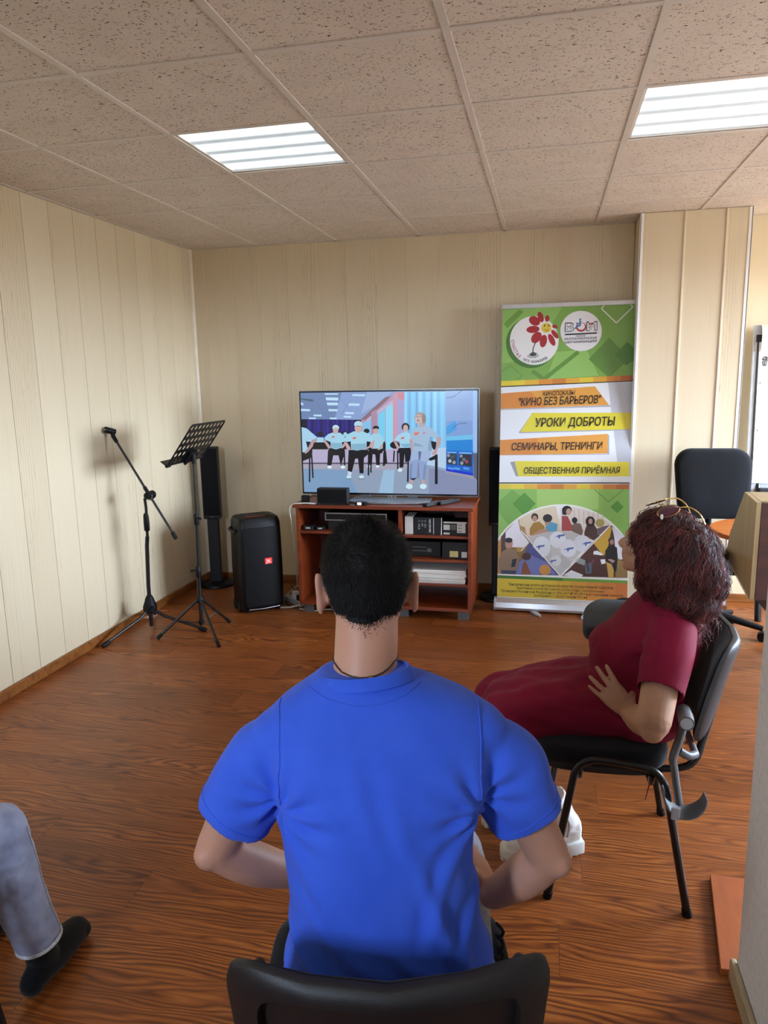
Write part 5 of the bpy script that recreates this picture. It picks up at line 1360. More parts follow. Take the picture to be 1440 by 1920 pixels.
def music_stand():
    t = thing('music_stand', 'black music stand with perforated desk near the left corner', 'music stand', (0.540, 4.045, 0))
    MB().tube([(0, 0, 0.05), (0.0, 0, 0.42)], 0.0125, 12).build('lower_tube', 'black_metal', t)
    MB().tube([(0, 0, 0.40), (0.012, 0, 0.75)], 0.010, 12).build('middle_tube', 'black_metal', t)
    MB().tube([(0.012, 0, 0.73), (0.02, 0, 1.14)], 0.0085, 12).build('upper_tube', 'black_metal', t)
    for z, x, kx in ((0.40, 0.0, -0.03), (0.735, 0.011, 0.03)):
        cl = MB().lathe([(0.0125, -0.035), (0.016, -0.03), (0.016, 0.03), (0.0125, 0.035)], (x, 0, z)).build('collar', 'black_plastic', t)
        MB().tube([(x, -0.01, z + 0.01), (x + kx * 0.7, -0.015, z + 0.012), (x + kx * 1.3, -0.02, z + 0.008)], [0.006, 0.006, 0.009], 8).build('clamp_knob', 'black_plastic', cl)
    MB().lathe([(0.012, -0.02), (0.022, -0.015), (0.024, 0.01), (0.014, 0.025)], (0, 0, 0.215), 16).build('upper_hub', 'black_plastic', t)
    MB().lathe([(0.012, -0.012), (0.019, -0.01), (0.019, 0.01), (0.012, 0.012)], (0, 0, 0.07), 16).build('lower_hub', 'black_plastic', t)
    for f in (Vector((-0.215, -0.162, 0.012)), Vector((0.22, -0.226, 0.012)), Vector((0.092, 0.206, 0.012))):
        d = Vector((f.x, f.y, 0)).normalized(); a = d * 0.02 + Vector((0, 0, 0.215))
        lg = MB().tube([a, f], 0.0085, 10).build('leg', 'black_metal', t)
        dd = (f - a).normalized()
        MB().tube([f - dd * 0.03, f + dd * 0.008], [0.0115, 0.0115], 12).build('rubber_tip', 'black_plastic', lg)
        MB().tube([d * 0.018 + Vector((0, 0, 0.07)), a.lerp(f, 0.55)], 0.004, 6).build('brace', 'black_metal', t)
    # perforated desk: width along w, slope along s_
    w = Vector((-0.02, 1.0, 0)).normalized(); hn = Vector((-w.y, w.x, 0))
    s_ = (hn * 0.167 + Vector((0, 0, -0.227))).normalized()      # down the slope
    nr = w.cross(s_).normalized()
    ctr = Vector((0.048, 0.01, 1.212))
    W, Hh = 0.46, 0.29
    cols, rows = 9, 6; cw, rh = W / cols, Hh / rows
    mb = MB(); n = 12
    def P(a, b, z): return ctr + w * a + s_ * b + nr * z
    for i in range(cols):
        for j in range(rows):
            x0, y0 = -W / 2 + i * cw, -Hh / 2 + j * rh
            solid = (j >= 4 and 3 <= i <= 5)
            cx, cy, r = x0 + cw / 2, y0 + rh / 2, min(cw, rh) * 0.29
            sq = [(1, 1), (0, 1), (-1, 1), (-1, 0), (-1, -1), (0, -1), (1, -1), (1, 0)]
            sqp = []
            for k in range(16):
                a = 2 * PI * k / 16; c_, q_ = math.cos(a), math.sin(a); m = max(abs(c_), abs(q_))
                sqp.append((cx + c_ / m * cw / 2, cy + q_ / m * rh / 2))
            cir = [(cx + r * math.cos(2 * PI * k / 16), cy + r * math.sin(2 * PI * k / 16)) for k in range(16)]
            if solid:
                mb.add([P(a, b, z) for z in (-0.001, 0.001) for a, b in ((x0, y0), (x0 + cw, y0), (x0 + cw, y0 + rh), (x0, y0 + rh))], [(0, 1, 2, 3), (7, 6, 5, 4)])
                continue
            V = [P(a, b, z) for z in (-0.001, 0.001) for a, b in sqp + cir]; F = []
            for k in range(16):
                l = (k + 1) % 16
                F += [(k, l, 16 + l, 16 + k), (32 + 16 + k, 32 + 16 + l, 32 + l, 32 + k), (16 + k, 16 + l, 48 + l, 48 + k)]
            mb.add(V, F)
    dk = mb.build('desk', 'black_metal', t, smooth=False)
    rim = MB()
    corners = [(-W / 2, -Hh / 2), (W / 2, -Hh / 2), (W / 2, Hh / 2), (-W / 2, Hh / 2)]
    pts = []
    for (a, b), (da, db) in zip(corners, ((1, 1), (-1, 1), (-1, -1), (1, -1))):
        for k in range(4):
            pass
    rad = 0.02
    for (a, b, a0) in ((W / 2 - rad, Hh / 2 - rad, 0), (-W / 2 + rad, Hh / 2 - rad, 90), (-W / 2 + rad, -Hh / 2 + rad, 180), (W / 2 - rad, -Hh / 2 + rad, 270)):
        for k in range(5):
            q = math.radians(a0 + 90 * k / 4); pts.append(P(a + rad * math.cos(q), b + rad * math.sin(q), 0))
    rim.tube(pts, 0.005, 8, closed=True).build('desk_rim', 'black_metal', t)
    lip = MB()
    z0 = nr if nr.z > 0 else -nr
    lip.prism([P(-W / 2 - 0.01, Hh / 2, 0) , P(-W / 2 - 0.01, Hh / 2, 0) + z0 * 0.045, P(-W / 2 - 0.01, Hh / 2 + 0.006, 0) + z0 * 0.045, P(-W / 2 - 0.01, Hh / 2 + 0.006, 0)], w * (W + 0.02))
    lip.build('lip', 'black_metal', t, smooth=False, bevel=0.001)
    MB().cyl(P(-W / 2 - 0.018, Hh / 2, 0) - z0 * 0.003, P(-W / 2 + 0.02, Hh / 2, 0) - z0 * 0.003, 0.010).build('lip_end', 'black_plastic', t)
    MB().box(P(0.0, 0.10, 0) - z0 * 0.012, (0.085, 0.022, 0.075), Matrix((w, -z0, s_)).transposed()).build('bracket', 'black_plastic', t, smooth=False, bevel=0.005)
    MB().tube([P(0, 0.10, 0) - z0 * 0.01, Vector((0.02, 0, 1.13)), Vector((0.02, 0, 1.08))], [0.014, 0.016, 0.012], 12).build('tilt_joint', 'black_plastic', t)
    MB().tube([Vector((0.02, 0, 1.12)), Vector((-0.035, -0.02, 1.08))], [0.006, 0.009], 8).build('tilt_knob', 'black_plastic', t)
music_stand()

# ------------------------------------------------------------------ visitor chairs
def chair_parts(t):
    # seat cushion (local: +y is where the sitter faces)
    def sup(a, p):
        c, s_ = math.cos(a), math.sin(a)
        return math.copysign(abs(c) ** (2 / p), c), math.copysign(abs(s_) ** (2 / p), s_)
    n = 40; rings = []
    for z, k in ((0.418, 0.90), (0.424, 0.97), (0.440, 1.0), (0.462, 1.0), (0.475, 0.975), (0.480, 0.90), (0.4805, 0.6), (0.480, 0.2)):
        ring = []
        for j in range(n):
            u, v = sup(2 * PI * j / n, 4.5)
            y = 0.04 + 0.205 * k * v
            ring.append((0.232 * k * u * (1 - 0.04 * (v < 0) * abs(v)), y, z - 0.03 * smoothstep(0.16, 0.26, y)))
        rings.append(ring)
    MB().loft(rings).build('seat', 'black_fabric', t, angle=50)
    MB().loft([[(x * 0.93, 0.04 + (y - 0.04) * 0.93, z) for x, y, _ in rings[2]] for z in (0.404, 0.42)]).build('seat_pan', 'shell', t, angle=40)
    # side frames: inverted U of oval tube
    for s_ in (-1, 1):
        x = s_ * 0.254
        pts = [(x * 1.01, 0.182, 0.014), (x * 1.01, 0.125, 0.36), (x, 0.108, 0.435), (x, 0.075, 0.462), (x, 0.03, 0.468), (x, -0.06, 0.460), (x, -0.105, 0.448), (x, -0.132, 0.415), (x * 1.01, -0.148, 0.36), (x * 1.01, -0.215, 0.014)]
        fr = MB().tube(pts, 0.0115, 12, sub=4).build('side_frame', 'black_metal', t)
        for p in (pts[0], pts[-1]):
            MB().cyl((p[0], p[1] + math.copysign(0.003, p[1]), 0), (p[0], p[1] - math.copysign(0.002, p[1]), 0.022), 0.0145, 0.0135, 14).build('rubber_foot', 'black_plastic', fr)
    for y in (0.10, -0.10):
        MB().tube([(-0.254, y, 0.435), (-0.2, y, 0.398), (0.2, y, 0.398), (0.254, y, 0.435)], 0.009, 10, sub=3).build('cross_bar', 'black_metal', t)
    for s_ in (-1, 1):
        x = s_ * 0.165
        MB().tube([(x, -0.08, 0.405), (x, -0.19, 0.418), (x, -0.232, 0.45), (x, -0.25, 0.52), (x, -0.285, 0.68)], 0.011, 10, sub=5, flat=1.0).build('back_support', 'black_metal', t)
    # backrest: upholstered front and a plastic shell behind it
    W, z0, z1 = 0.228, 0.50, 0.832
    def at(u, v, d):
        """u, v in -1..1; d forward of the mid surface"""
        z = z0 + (z1 - z0) * (v + 1) / 2
        y = -0.270 - 0.075 * ((z - z0) / (z1 - z0)) ** 1.2 + 0.060 * u * u
        x = W * u * (1 - 0.05 * (1 - v) / 2)
        return Vector((x, y + d, z - 0.022 * (1 - min(1.0, abs(u)) ** 2.2) * max(0.0, v) ** 3))
    def grid(name, mat, dfun, kmax):
        N = 40; rs = [0.0, 0.25, 0.5, 0.68, 0.775, 0.79, 0.84, 0.88, 0.92, 0.95, 0.97, 0.985, 1.0]
        front, back = [], []
        for k in rs:
            fr_, bk_ = [], []
            for j in range(N):
                u, v = sup(2 * PI * j / N, 5.0 if k > 0.5 else 4.0)
                k2 = max(k, 0.01)
                fr_.append(at(u * k2 * kmax, v * k2 * kmax, dfun(k, 1))); bk_.append(at(u * k2 * kmax, v * k2 * kmax, dfun(k, -1)))
            front.append(fr_); back.append(bk_)
        MB().loft(front + back[::-1]).build(name, mat, t, angle=60)
    grid('backrest', 'black_fabric', lambda k, s_: (0.012 + 0.02 * (1 - k ** 6)) if s_ > 0 else 0.006, 0.97)
    grid('back_shell', 'shell', lambda k, s_: 0.007 if s_ > 0 else (-0.026 * (1 - 0.8 * k ** 10) + 0.015 * (1 - smoothstep(0.775, 0.79, k))), 1.0)

MAN_O = EYE + Vector((-math.sin(YAW), math.cos(YAW), 0)) * 1.105; MAN_O.z = 0
def man_pt(r, f, z): return EYE + Vector((math.cos(YAW) * r - math.sin(YAW) * f, math.sin(YAW) * r + math.cos(YAW) * f, z - EYE.z))
GRP = 'black visitor chairs'
loc = man_pt(-0.006, 1.138, 0)
chair0 = thing('visitor_chair', 'black visitor chair under the man in the blue shirt, its back nearest the viewer', 'chair', loc, YAW, GRP)
chair_parts(chair0)
copy_thing(chair0, (2.872, 2.283, 0), PI / 2, 'black visitor chair under the woman in the crimson dress')
copy_thing(chair0, (3.085, 3.38, 0), PI / 2 - 0.06, 'empty black visitor chair behind the woman, in front of the banner')
copy_thing(chair0, (1.140, 1.085, 0), 0.0, 'black visitor chair at the lower left edge, only one leg in view')

# office chair against the pillar
def office_chair():
    t = thing('office_chair', 'black office armchair standing against the pale pillar at the back', 'chair', (3.668, 4.55, 0), PI + 0.05)
    # facing the viewer: local +y towards the sitter's front
    def rr(w, h, ch, n=6):
        pts = []
        for cx, cz, a0 in ((1, 1, 0), (-1, 1, 90), (-1, -1, 180), (1, -1, 270)):
            for k in range(n + 1):
                a = math.radians(a0 + 90 * k / n); pts.append((cx * (w - ch) + ch * math.cos(a), cz * (h - ch) + ch * math.sin(a)))
        return pts
    rings = []
    for d, k in ((-0.03, 0.9), (-0.024, 0.97), (0.0, 1.0), (0.024, 0.97), (0.034, 0.86), (0.038, 0.5), (0.038, 0.05)):
        rings.append([(x * k * (1 - 0.06 * (z < 0)), -0.2 - 0.05 * (z * k / 0.21) + d + 0.10 * (x * k) ** 2, 0.90 + z * k) for x, z in rr(0.226, 0.212, 0.10)])
    MB().loft(rings).build('backrest', 'black_fabric', t, angle=60)
    rings = []
    for z, k in ((0.44, 0.88), (0.45, 0.97), (0.475, 1.0), (0.50, 0.98), (0.512, 0.88), (0.515, 0.4), (0.515, 0.05)):
        rings.append([(x * k, 0.06 + y * k, z) for x, y in rr(0.235, 0.225, 0.09)])
    MB().loft(rings).build('seat', 'black_fabric', t, angle=60)
    MB().tube([(0, -0.05, 0.43), (0, -0.22, 0.45), (0, -0.255, 0.55), (0, -0.235, 0.85)], 0.02, 8, sub=4, flat=0.4).build('back_bracket', 'black_plastic', t)
    for s_ in (-1, 1):
        x = s_ * 0.262
        a = MB().tube([(s_ * 0.2, 0.0, 0.435), (x, 0.0, 0.45), (x, -0.03, 0.56), (x, -0.1, 0.68)], 0.016, 10, sub=4).build('armrest_post', 'black_plastic', t)
        MB().tube([(x, -0.16, 0.715), (x, -0.06, 0.72), (x, 0.10, 0.71), (x, 0.17, 0.66)], [0.022, 0.027, 0.026, 0.018], 12, sub=4).build('armrest', 'black_plastic', t)
    MB().cyl((0, 0, 0.10), (0, 0, 0.44), 0.028, 0.024).build('gas_lift', 'black_metal', t)
    for k in range(5):
        a = 2 * PI * k / 5 + 0.3; d = Vector((math.cos(a), math.sin(a), 0))
        l = MB().tube([d * 0.02 + Vector((0, 0, 0.13)), d * 0.27 + Vector((0, 0, 0.075))], [0.026, 0.016], 10).build('base_spoke', 'black_plastic', t)
        MB().cyl(d * 0.27 + Vector((-d.y, d.x, 0)) * 0.022 + Vector((0, 0, 0.028)), d * 0.27 - Vector((-d.y, d.x, 0)) * 0.022 + Vector((0, 0, 0.028)), 0.028).build('castor', 'black_plastic', l)
office_chair()

# round-ended table and the lectern in front of it
def table_and_lectern():
    t = thing('round_end_table', 'orange wooden table with rounded end behind the woman', 'table', (3.85, 4.08, 0))
    out = [(1.0, -0.33), (1.0, 0.33)] + [(-0.0 + 0.33 * math.cos(a), 0.33 * math.sin(a)) for a in [PI / 2 + PI * k / 20 for k in range(21)]]
    MB().prism([(x, y, 0.728) for x, y in out], (0, 0, 0.024)).build('table_top', 'orange_wood', t, smooth=False, bevel=0.003)
    for x in (0.12, 0.85):
        MB().mm(x - 0.03, -0.22, 0.02, x + 0.03, 0.22, 0.05).build('foot_bar', 'black_metal', t, smooth=False, bevel=0.004)
        MB().cyl((x, 0, 0.05), (x, 0, 0.728), 0.03).build('leg', 'black_metal', t)
        for y in (-0.19, 0.19): MB().cyl((x, y, 0), (x, y, 0.02), 0.018).build('glide', 'black_plastic', t)
    q = thing('lectern', 'reddish wooden lectern with pale edge at the right picture edge', 'lectern', (3.75, 3.25, 0))
    # slanted box: profile in y-z, swept along x
    prof = [(-0.30, 0.700), (0.12, 0.775), (0.07, 0.885), (-0.12, 1.095), (-0.30, 1.082)]
    MB().prism([(-0.312, y, z) for y, z in prof], (0.018, 0, 0)).build('side_panel', 'maple', q, smooth=False, bevel=0.001)
    MB().prism([(0.294, y, z) for y, z in prof], (0.018, 0, 0)).build('side_panel', 'maple', q, smooth=False, bevel=0.001)
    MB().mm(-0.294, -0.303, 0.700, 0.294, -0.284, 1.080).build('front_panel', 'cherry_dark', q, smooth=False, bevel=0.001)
    MB().prism([(-0.294, 0.118, 0.78), (-0.294, 0.105, 0.775), (-0.294, 0.056, 0.88), (-0.294, 0.068, 0.885)], (0.588, 0, 0)).build('back_board', 'cherry', q, smooth=False)
    MB().prism([(-0.294, 0.068, 0.886), (-0.294, 0.054, 0.876), (-0.294, -0.13, 1.08), (-0.294, -0.12, 1.094)], (0.588, 0, 0)).build('sloped_board', 'cherry', q, smooth=False)
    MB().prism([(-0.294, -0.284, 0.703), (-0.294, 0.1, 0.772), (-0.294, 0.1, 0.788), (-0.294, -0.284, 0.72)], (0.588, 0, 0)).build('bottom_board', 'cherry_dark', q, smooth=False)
    MB().prism([(-0.294, -0.283, 1.084), (-0.294, -0.12, 1.0955), (-0.294, -0.13, 1.08), (-0.294, -0.283, 1.068)], (0.588, 0, 0)).build('top_board', 'maple', q, smooth=False)
    MB().mm(-0.25, -0.29, 0.655, 0.29, -0.05, 0.700).build('apron', 'cherry_dark', q, smooth=False, bevel=0.001)
    MB().tube([(-0.3135, -0.298, 0.699), (-0.3135, 0.12, 0.774)], 0.0022, 6).build('edge_band', 'cream_trim', q)
    for x in (0.06, 0.26):
        for y in (-0.25, -0.08): MB().cyl((x, y, 0), (x, y, 0.655), 0.017).build('leg', 'black_metal', q)
table_and_lectern()

def flipchart():
    t = thing('flipchart', 'white flipchart easel with marker drawings at the right edge', 'flipchart', (4.30, 5.12, 0))
    tilt = 0.06
    def P(x, z, d=0.0): return Vector((x, -0.02 + (z - 1.0) * tilt - d, z))
    def slab(name, x0, x1, z0, z1, d0, d1, mat, bevel=0.0):
        MB().add([P(x0, z0, d0), P(x1, z0, d0), P(x1, z1, d0), P(x0, z1, d0), P(x0, z0, d1), P(x1, z0, d1), P(x1, z1, d1), P(x0, z1, d1)],
                 [(0, 1, 2, 3), (7, 6, 5, 4), (0, 4, 5, 1), (1, 5, 6, 2), (2, 6, 7, 3), (3, 7, 4, 0)]).build(name, mat, t, smooth=False, bevel=bevel)
    slab('board', -0.375, 0.375, 0.80, 1.86, 0.0, 0.016, 'grey_light', 0.002)
    slab('edge_strip', -0.352, -0.345, 0.80, 1.80, 0.016, 0.022, 'matte_black')
    slab('edge_strip', 0.345, 0.352, 0.80, 1.80, 0.016, 0.022, 'matte_black')
    slab('clamp_bar', -0.36, 0.36, 1.755, 1.80, 0.016, 0.036, 'matte_black', 0.002)
    slab('paper_sheet', -0.34, 0.34, 0.86, 1.76, 0.022, 0.026, 'paper')
    # sheet folded back over the top
    rings = []
    prof = [(1.70, 0.042), (1.74, 0.052), (1.80, 0.058), (1.84, 0.050), (1.862, 0.025), (1.862, -0.005), (1.84, -0.03), (1.78, -0.035)]
    outer = [P(-0.335, z, d) for z, d in prof]; inner = [P(-0.335, z - 0.004 if k < 4 else z - 0.003, d - 0.003 if k < 4 else d) for k, (z, d) in enumerate(prof)]
    MB().prism(outer + inner[::-1], (0.67, 0, 0)).build('folded_sheets', 'cream_paper', t, smooth=True, angle=30)
    def stroke(pts, r=0.0022): MB().tube([P(x, z, 0.0275) for x, z in pts], r, 5).build('marker_stroke', 'ink', t)
    def circ(cx, cz, r, a0=0, a1=2 * PI, k=1.0): return [(cx + r * k * math.cos(a0 + (a1 - a0) * i / 14), cz + r * math.sin(a0 + (a1 - a0) * i / 14)) for i in range(15)]
    stroke(circ(-0.302, 1.652, 0.012)); stroke(circ(-0.298, 1.652, 0.006))
    stroke([(-0.322, 1.648), (-0.31, 1.640), (-0.295, 1.640), (-0.28, 1.638), (-0.24, 1.612), (-0.20, 1.592)])
    stroke([(-0.318, 1.634), (-0.312, 1.606), (-0.298, 1.606), (-0.292, 1.634), (-0.318, 1.634)]); stroke([(-0.305, 1.634), (-0.305, 1.606)])
    stroke([(-0.275, 1.648), (-0.24, 1.636), (-0.21, 1.618)]); stroke([(-0.262, 1.598), (-0.235, 1.598), (-0.21, 1.612)])
    stroke([(-0.235, 1.705), (-0.22, 1.712), (-0.2, 1.70)])
    stroke(circ(-0.23, 1.118, 0.008, 0, 2 * PI, 1.2)); stroke(circ(-0.235, 1.100, 0.010, 0, 2 * PI, 1.2))
    stroke([(-0.235, 1.31), (-0.225, 1.30), (-0.22, 1.31)], 0.0016); stroke([(-0.30, 1.22), (-0.26, 1.222)], 0.0012)
    for k in range(6):
        z = 1.68 - 0.04 * k; stroke([(-0.1, z), (0.1 + 0.03 * (k % 3), z + 0.004)], 0.002)
    for z in (1.50, 1.20): MB().cyl(P(-0.325, z, 0.026), P(-0.325, z, 0.029), 0.004).build('dot_magnet', 'matte_black', t)
    slab('pen_tray', -0.3, 0.3, 0.80, 0.83, 0.016, 0.07, 'matte_black', 0.003)
    for x in (-0.30, 0.30): MB().tube([P(x, 0.9, -0.012), Vector((x, -0.27, 0.0))], 0.021, 12).build('leg', 'black_metal', t)
    MB().tube([P(0, 1.4, -0.012), Vector((0, 0.08, 0.6)), Vector((0, 0.10, 0.0))], 0.014, 10).build('leg', 'black_metal', t)
flipchart()

# board lying on the floor by the near wall
tag(MB().prism([(3.187, 2.206, 0.0), (3.135, 1.815, 0.0), (3.66, 1.83, 0.0), (3.68, 2.19, 0.0)], (0, 0, 0.02)).build('loose_board', 'board', smooth=False, bevel=0.002),
    'flat orange-brown board lying on the floor beside the near wall', 'board')

def crutch():
    t = thing('elbow_crutch', 'grey plastic elbow crutch hooked on the woman\'s chair', 'crutch', (3.04, 1.985, 0.42))
    off = (3.04, 1.985, 0.42)
    MB().tube([(3.044, 1.965, 0.632), (3.046, 1.99, 0.632), (3.05, 2.05, 0.632)], [0.0205, 0.021, 0.019], 18).build('hand_grip', 'grey_plastic', t, off, angle=50)
    MB().cyl((3.044, 1.9635, 0.632), (3.044, 1.966, 0.632), 0.0165).build('grip_cap', 'grey_light', t, off)
    MB().tube([(3.044, 1.996, 0.628), (3.036, 1.992, 0.585), (3.022, 1.988, 0.535), (3.018, 1.985, 0.515), (3.022, 1.985, 0.49), (3.032, 1.983, 0.43), (3.040, 1.983, 0.385)], [0.017, 0.0175, 0.0175, 0.018, 0.0165, 0.0165, 0.017], 14, sub=4, flat=0.62).build('arm_bar', 'grey_plastic', t, off)
    # cuff: open ring around the forearm's axis (along y)
    A = []
    for y0, y1 in ((-0.032, 0.04),):
        rows = []
        angs = [math.radians(170 + 190 * k / 20) for k in range(21)]
        def pt(a, r, y):
            return (3.053 + r * 1.0 * math.cos(a), 1.985 + y, 0.412 + r * 1.05 * math.sin(a))
        V = []; F = []
        for k, a in enumerate(angs):
            wd = 0.55 + 0.45 * math.sin(PI * k / 20) ** 0.6
            for r, y in ((0.058, y0 * wd), (0.058, y1 * wd), (0.0535, y1 * wd), (0.0535, y0 * wd)): V.append(pt(a, r, y))
        for k in range(20):
            for j in range(4): F.append((4 * k + j, 4 * k + (j + 1) % 4, 4 * k + 4 + (j + 1) % 4, 4 * k + 4 + j))
        F += [(0, 1, 2, 3), (83, 82, 81, 80)]
        MB().add(V, F).build('cuff', 'grey_plastic', t, off, bevel=0.0015)
    MB().mm(3.016, 1.953, 0.348, 3.040, 1.960, 0.385).build('cuff_clip', 'grey_light', t, off, smooth=False, bevel=0.003)
    MB().tube([(3.085, 2.03, 0.512), (3.085, 2.72, 0.505)], 0.010, 12).build('shaft', 'silver', t, off)
    MB().tube([(3.036, 1.995, 0.535), (3.06, 2.0, 0.52), (3.085, 2.03, 0.512)], 0.0115, 10, sub=3).build('shaft_joint', 'grey_plastic', t, off)
    MB().tube([(3.085, 2.70, 0.505), (3.085, 2.75, 0.504)], [0.013, 0.017], 12).build('rubber_tip', 'matte_black', t, off)
crutch()
# ------------------------------------------------------------------ people
def hand(mb, wrist, d, back, side, L=0.178, curls=(0.25, 0.25, 0.25, 0.25), spread=0.10, k=1.0, thumb_out=0.75, thumb_dir=None, pair=0.0):
    """palm, four unequal fingers and a thumb; side points to the thumb"""
    d = Vector(d).normalized(); back = Vector(back); back = (back - d * back.dot(d)).normalized()
    s_ = d.cross(back); s_ = s_ if s_.dot(Vector(side)) > 0 else -s_
    o = Vector(wrist); S = L / 0.178
    rings = []
    for t, hw, th in ((-0.012, 0.026, 0.020), (0.005, 0.028, 0.019), (0.03, 0.036, 0.017), (0.06, 0.041, 0.015), (0.083, 0.041, 0.0125), (0.092, 0.036, 0.009)):
        c = o + d * t * S - back * 0.002
        rings.append([c + (s_ * hw * math.cos(a) + back * th * math.sin(a)) * S * k for a in [2 * PI * j / 18 for j in range(18)]])
    mb.loft(rings)
    for i, (a, ln, r, cu) in enumerate(zip((0.030, 0.0105, -0.0095, -0.029), (0.072, 0.080, 0.074, 0.058), (0.0092, 0.0094, 0.0090, 0.0080), curls)):
        p = o + (d * (0.080 - 0.004 * abs(i - 1)) + s_ * a) * S
        ang = spread * (1.5 - i) + pair * (1 if i < 2 else -1)
        dd = (d * math.cos(ang) + s_ * math.sin(ang)).normalized()
        pts = [p]; bend = cu * 0.4
        for j, fr in enumerate((0.45, 0.31, 0.24)):
            v = dd * math.cos(bend) - back * math.sin(bend)
            p = p + v * ln * fr * S; pts.append(p); bend += cu
        mb.limb(pts, [r * S * k, r * 0.95 * S * k, r * 0.88 * S * k, r * 0.72 * S * k], 10, 3)
    p = o + (d * 0.022 + s_ * 0.026 - back * 0.004) * S
    v1 = (d * (1 - thumb_out * 0.5) + s_ * thumb_out - back * 0.25).normalized(); v2 = (d * 1.0 + s_ * thumb_out * 0.55 - back * 0.3).normalized()
    if thumb_dir is not None: v1 = v2 = Vector(thumb_dir).normalized()
    mb.limb([p, p + v1 * 0.032 * S, p + v1 * 0.032 * S + v2 * 0.030 * S, p + v1 * 0.032 * S + v2 * 0.055 * S], [0.0145 * S, 0.0115 * S, 0.0102 * S, 0.0078 * S], 10, 3)

def sup_ring(c, ax, ay, rx, ry, p=2.3, n=36):
    out = []
    for j in range(n):
        a = 2 * PI * j / n; u, v = math.cos(a), math.sin(a)
        out.append(Vector(c) + Vector(ax) * (math.copysign(abs(u) ** (2 / p), u) * rx) + Vector(ay) * (math.copysign(abs(v) ** (2 / p), v) * ry))
    return out
XA, YA, ZA = Vector((1, 0, 0)), Vector((0, 1, 0)), Vector((0, 0, 1))

def face(mb, hc, f, up, side, s_=1.0):
    """brow, nose, lips, chin and cheeks in front of a cranium centre"""
    R = Matrix((side, f, up)).transposed()
    def at(x, y, z): return Vector(hc) + (side * x + f * y + up * z) * s_
    mb.ell(at(0, 0.045, -0.055), (0.056 * s_, 0.062 * s_, 0.062 * s_), R)
    mb.ell(at(0, 0.075, -0.098), (0.030 * s_, 0.028 * s_, 0.020 * s_), R)
    mb.ell(at(0, 0.082, 0.008), (0.050 * s_, 0.018 * s_, 0.012 * s_), R)
    mb.tube([at(0, 0.090, 0.004), at(0, 0.103, -0.018), at(0, 0.117, -0.036), at(0, 0.102, -0.045)], [0.008 * s_, 0.009 * s_, 0.012 * s_, 0.010 * s_], 10, sub=3)
    for x in (-0.011, 0.011): mb.ell(at(x, 0.103, -0.040), (0.008 * s_,) * 3)
    mb.ell(at(0, 0.098, -0.064), (0.024 * s_, 0.010 * s_, 0.005 * s_), R); mb.ell(at(0, 0.096, -0.074), (0.021 * s_, 0.010 * s_, 0.006 * s_), R)
    for x in (-0.038, 0.038): mb.ell(at(x, 0.058, -0.035), (0.024 * s_, 0.030 * s_, 0.026 * s_), R)
    return at, R
def eyes(par, at, off, s_=1.0, iris='cord'):
    for x in (-0.031, 0.031):
        e = MB().ell(at(x, 0.074, -0.008), (0.0125 * s_,) * 3).build('eye', 'white', par, off)
        MB().ell(at(x, 0.0845, -0.008), (0.0055 * s_,) * 3, None, 10, 6).build('iris', iris, e, off)
def ear(mb, c, side, f, up, s_=1.0):
    ax = (side * 0.75 - f * 0.65).normalized(); nn = (side * 0.65 + f * 0.75).normalized()
    R = Matrix((nn, ax, up)).transposed(); c = Vector(c)
    pts = [c + ax * (0.002 + 0.012 * math.sin(a) * (1.0 if z > 0 else 0.8) ) * s_ + up * z * s_ for a, z in ((0.2, 0.026), (1.0, 0.034), (1.7, 0.030), (1.8, 0.012), (1.5, -0.008), (1.2, -0.024), (0.6, -0.034))]
    mb.tube(pts, [0.0045 * s_, 0.0055 * s_, 0.006 * s_, 0.0058 * s_, 0.0058 * s_, 0.0065 * s_, 0.005 * s_], 10, sub=3)
    mb.ell(c + ax * 0.002 * s_, (0.006 * s_, 0.012 * s_, 0.028 * s_), R)

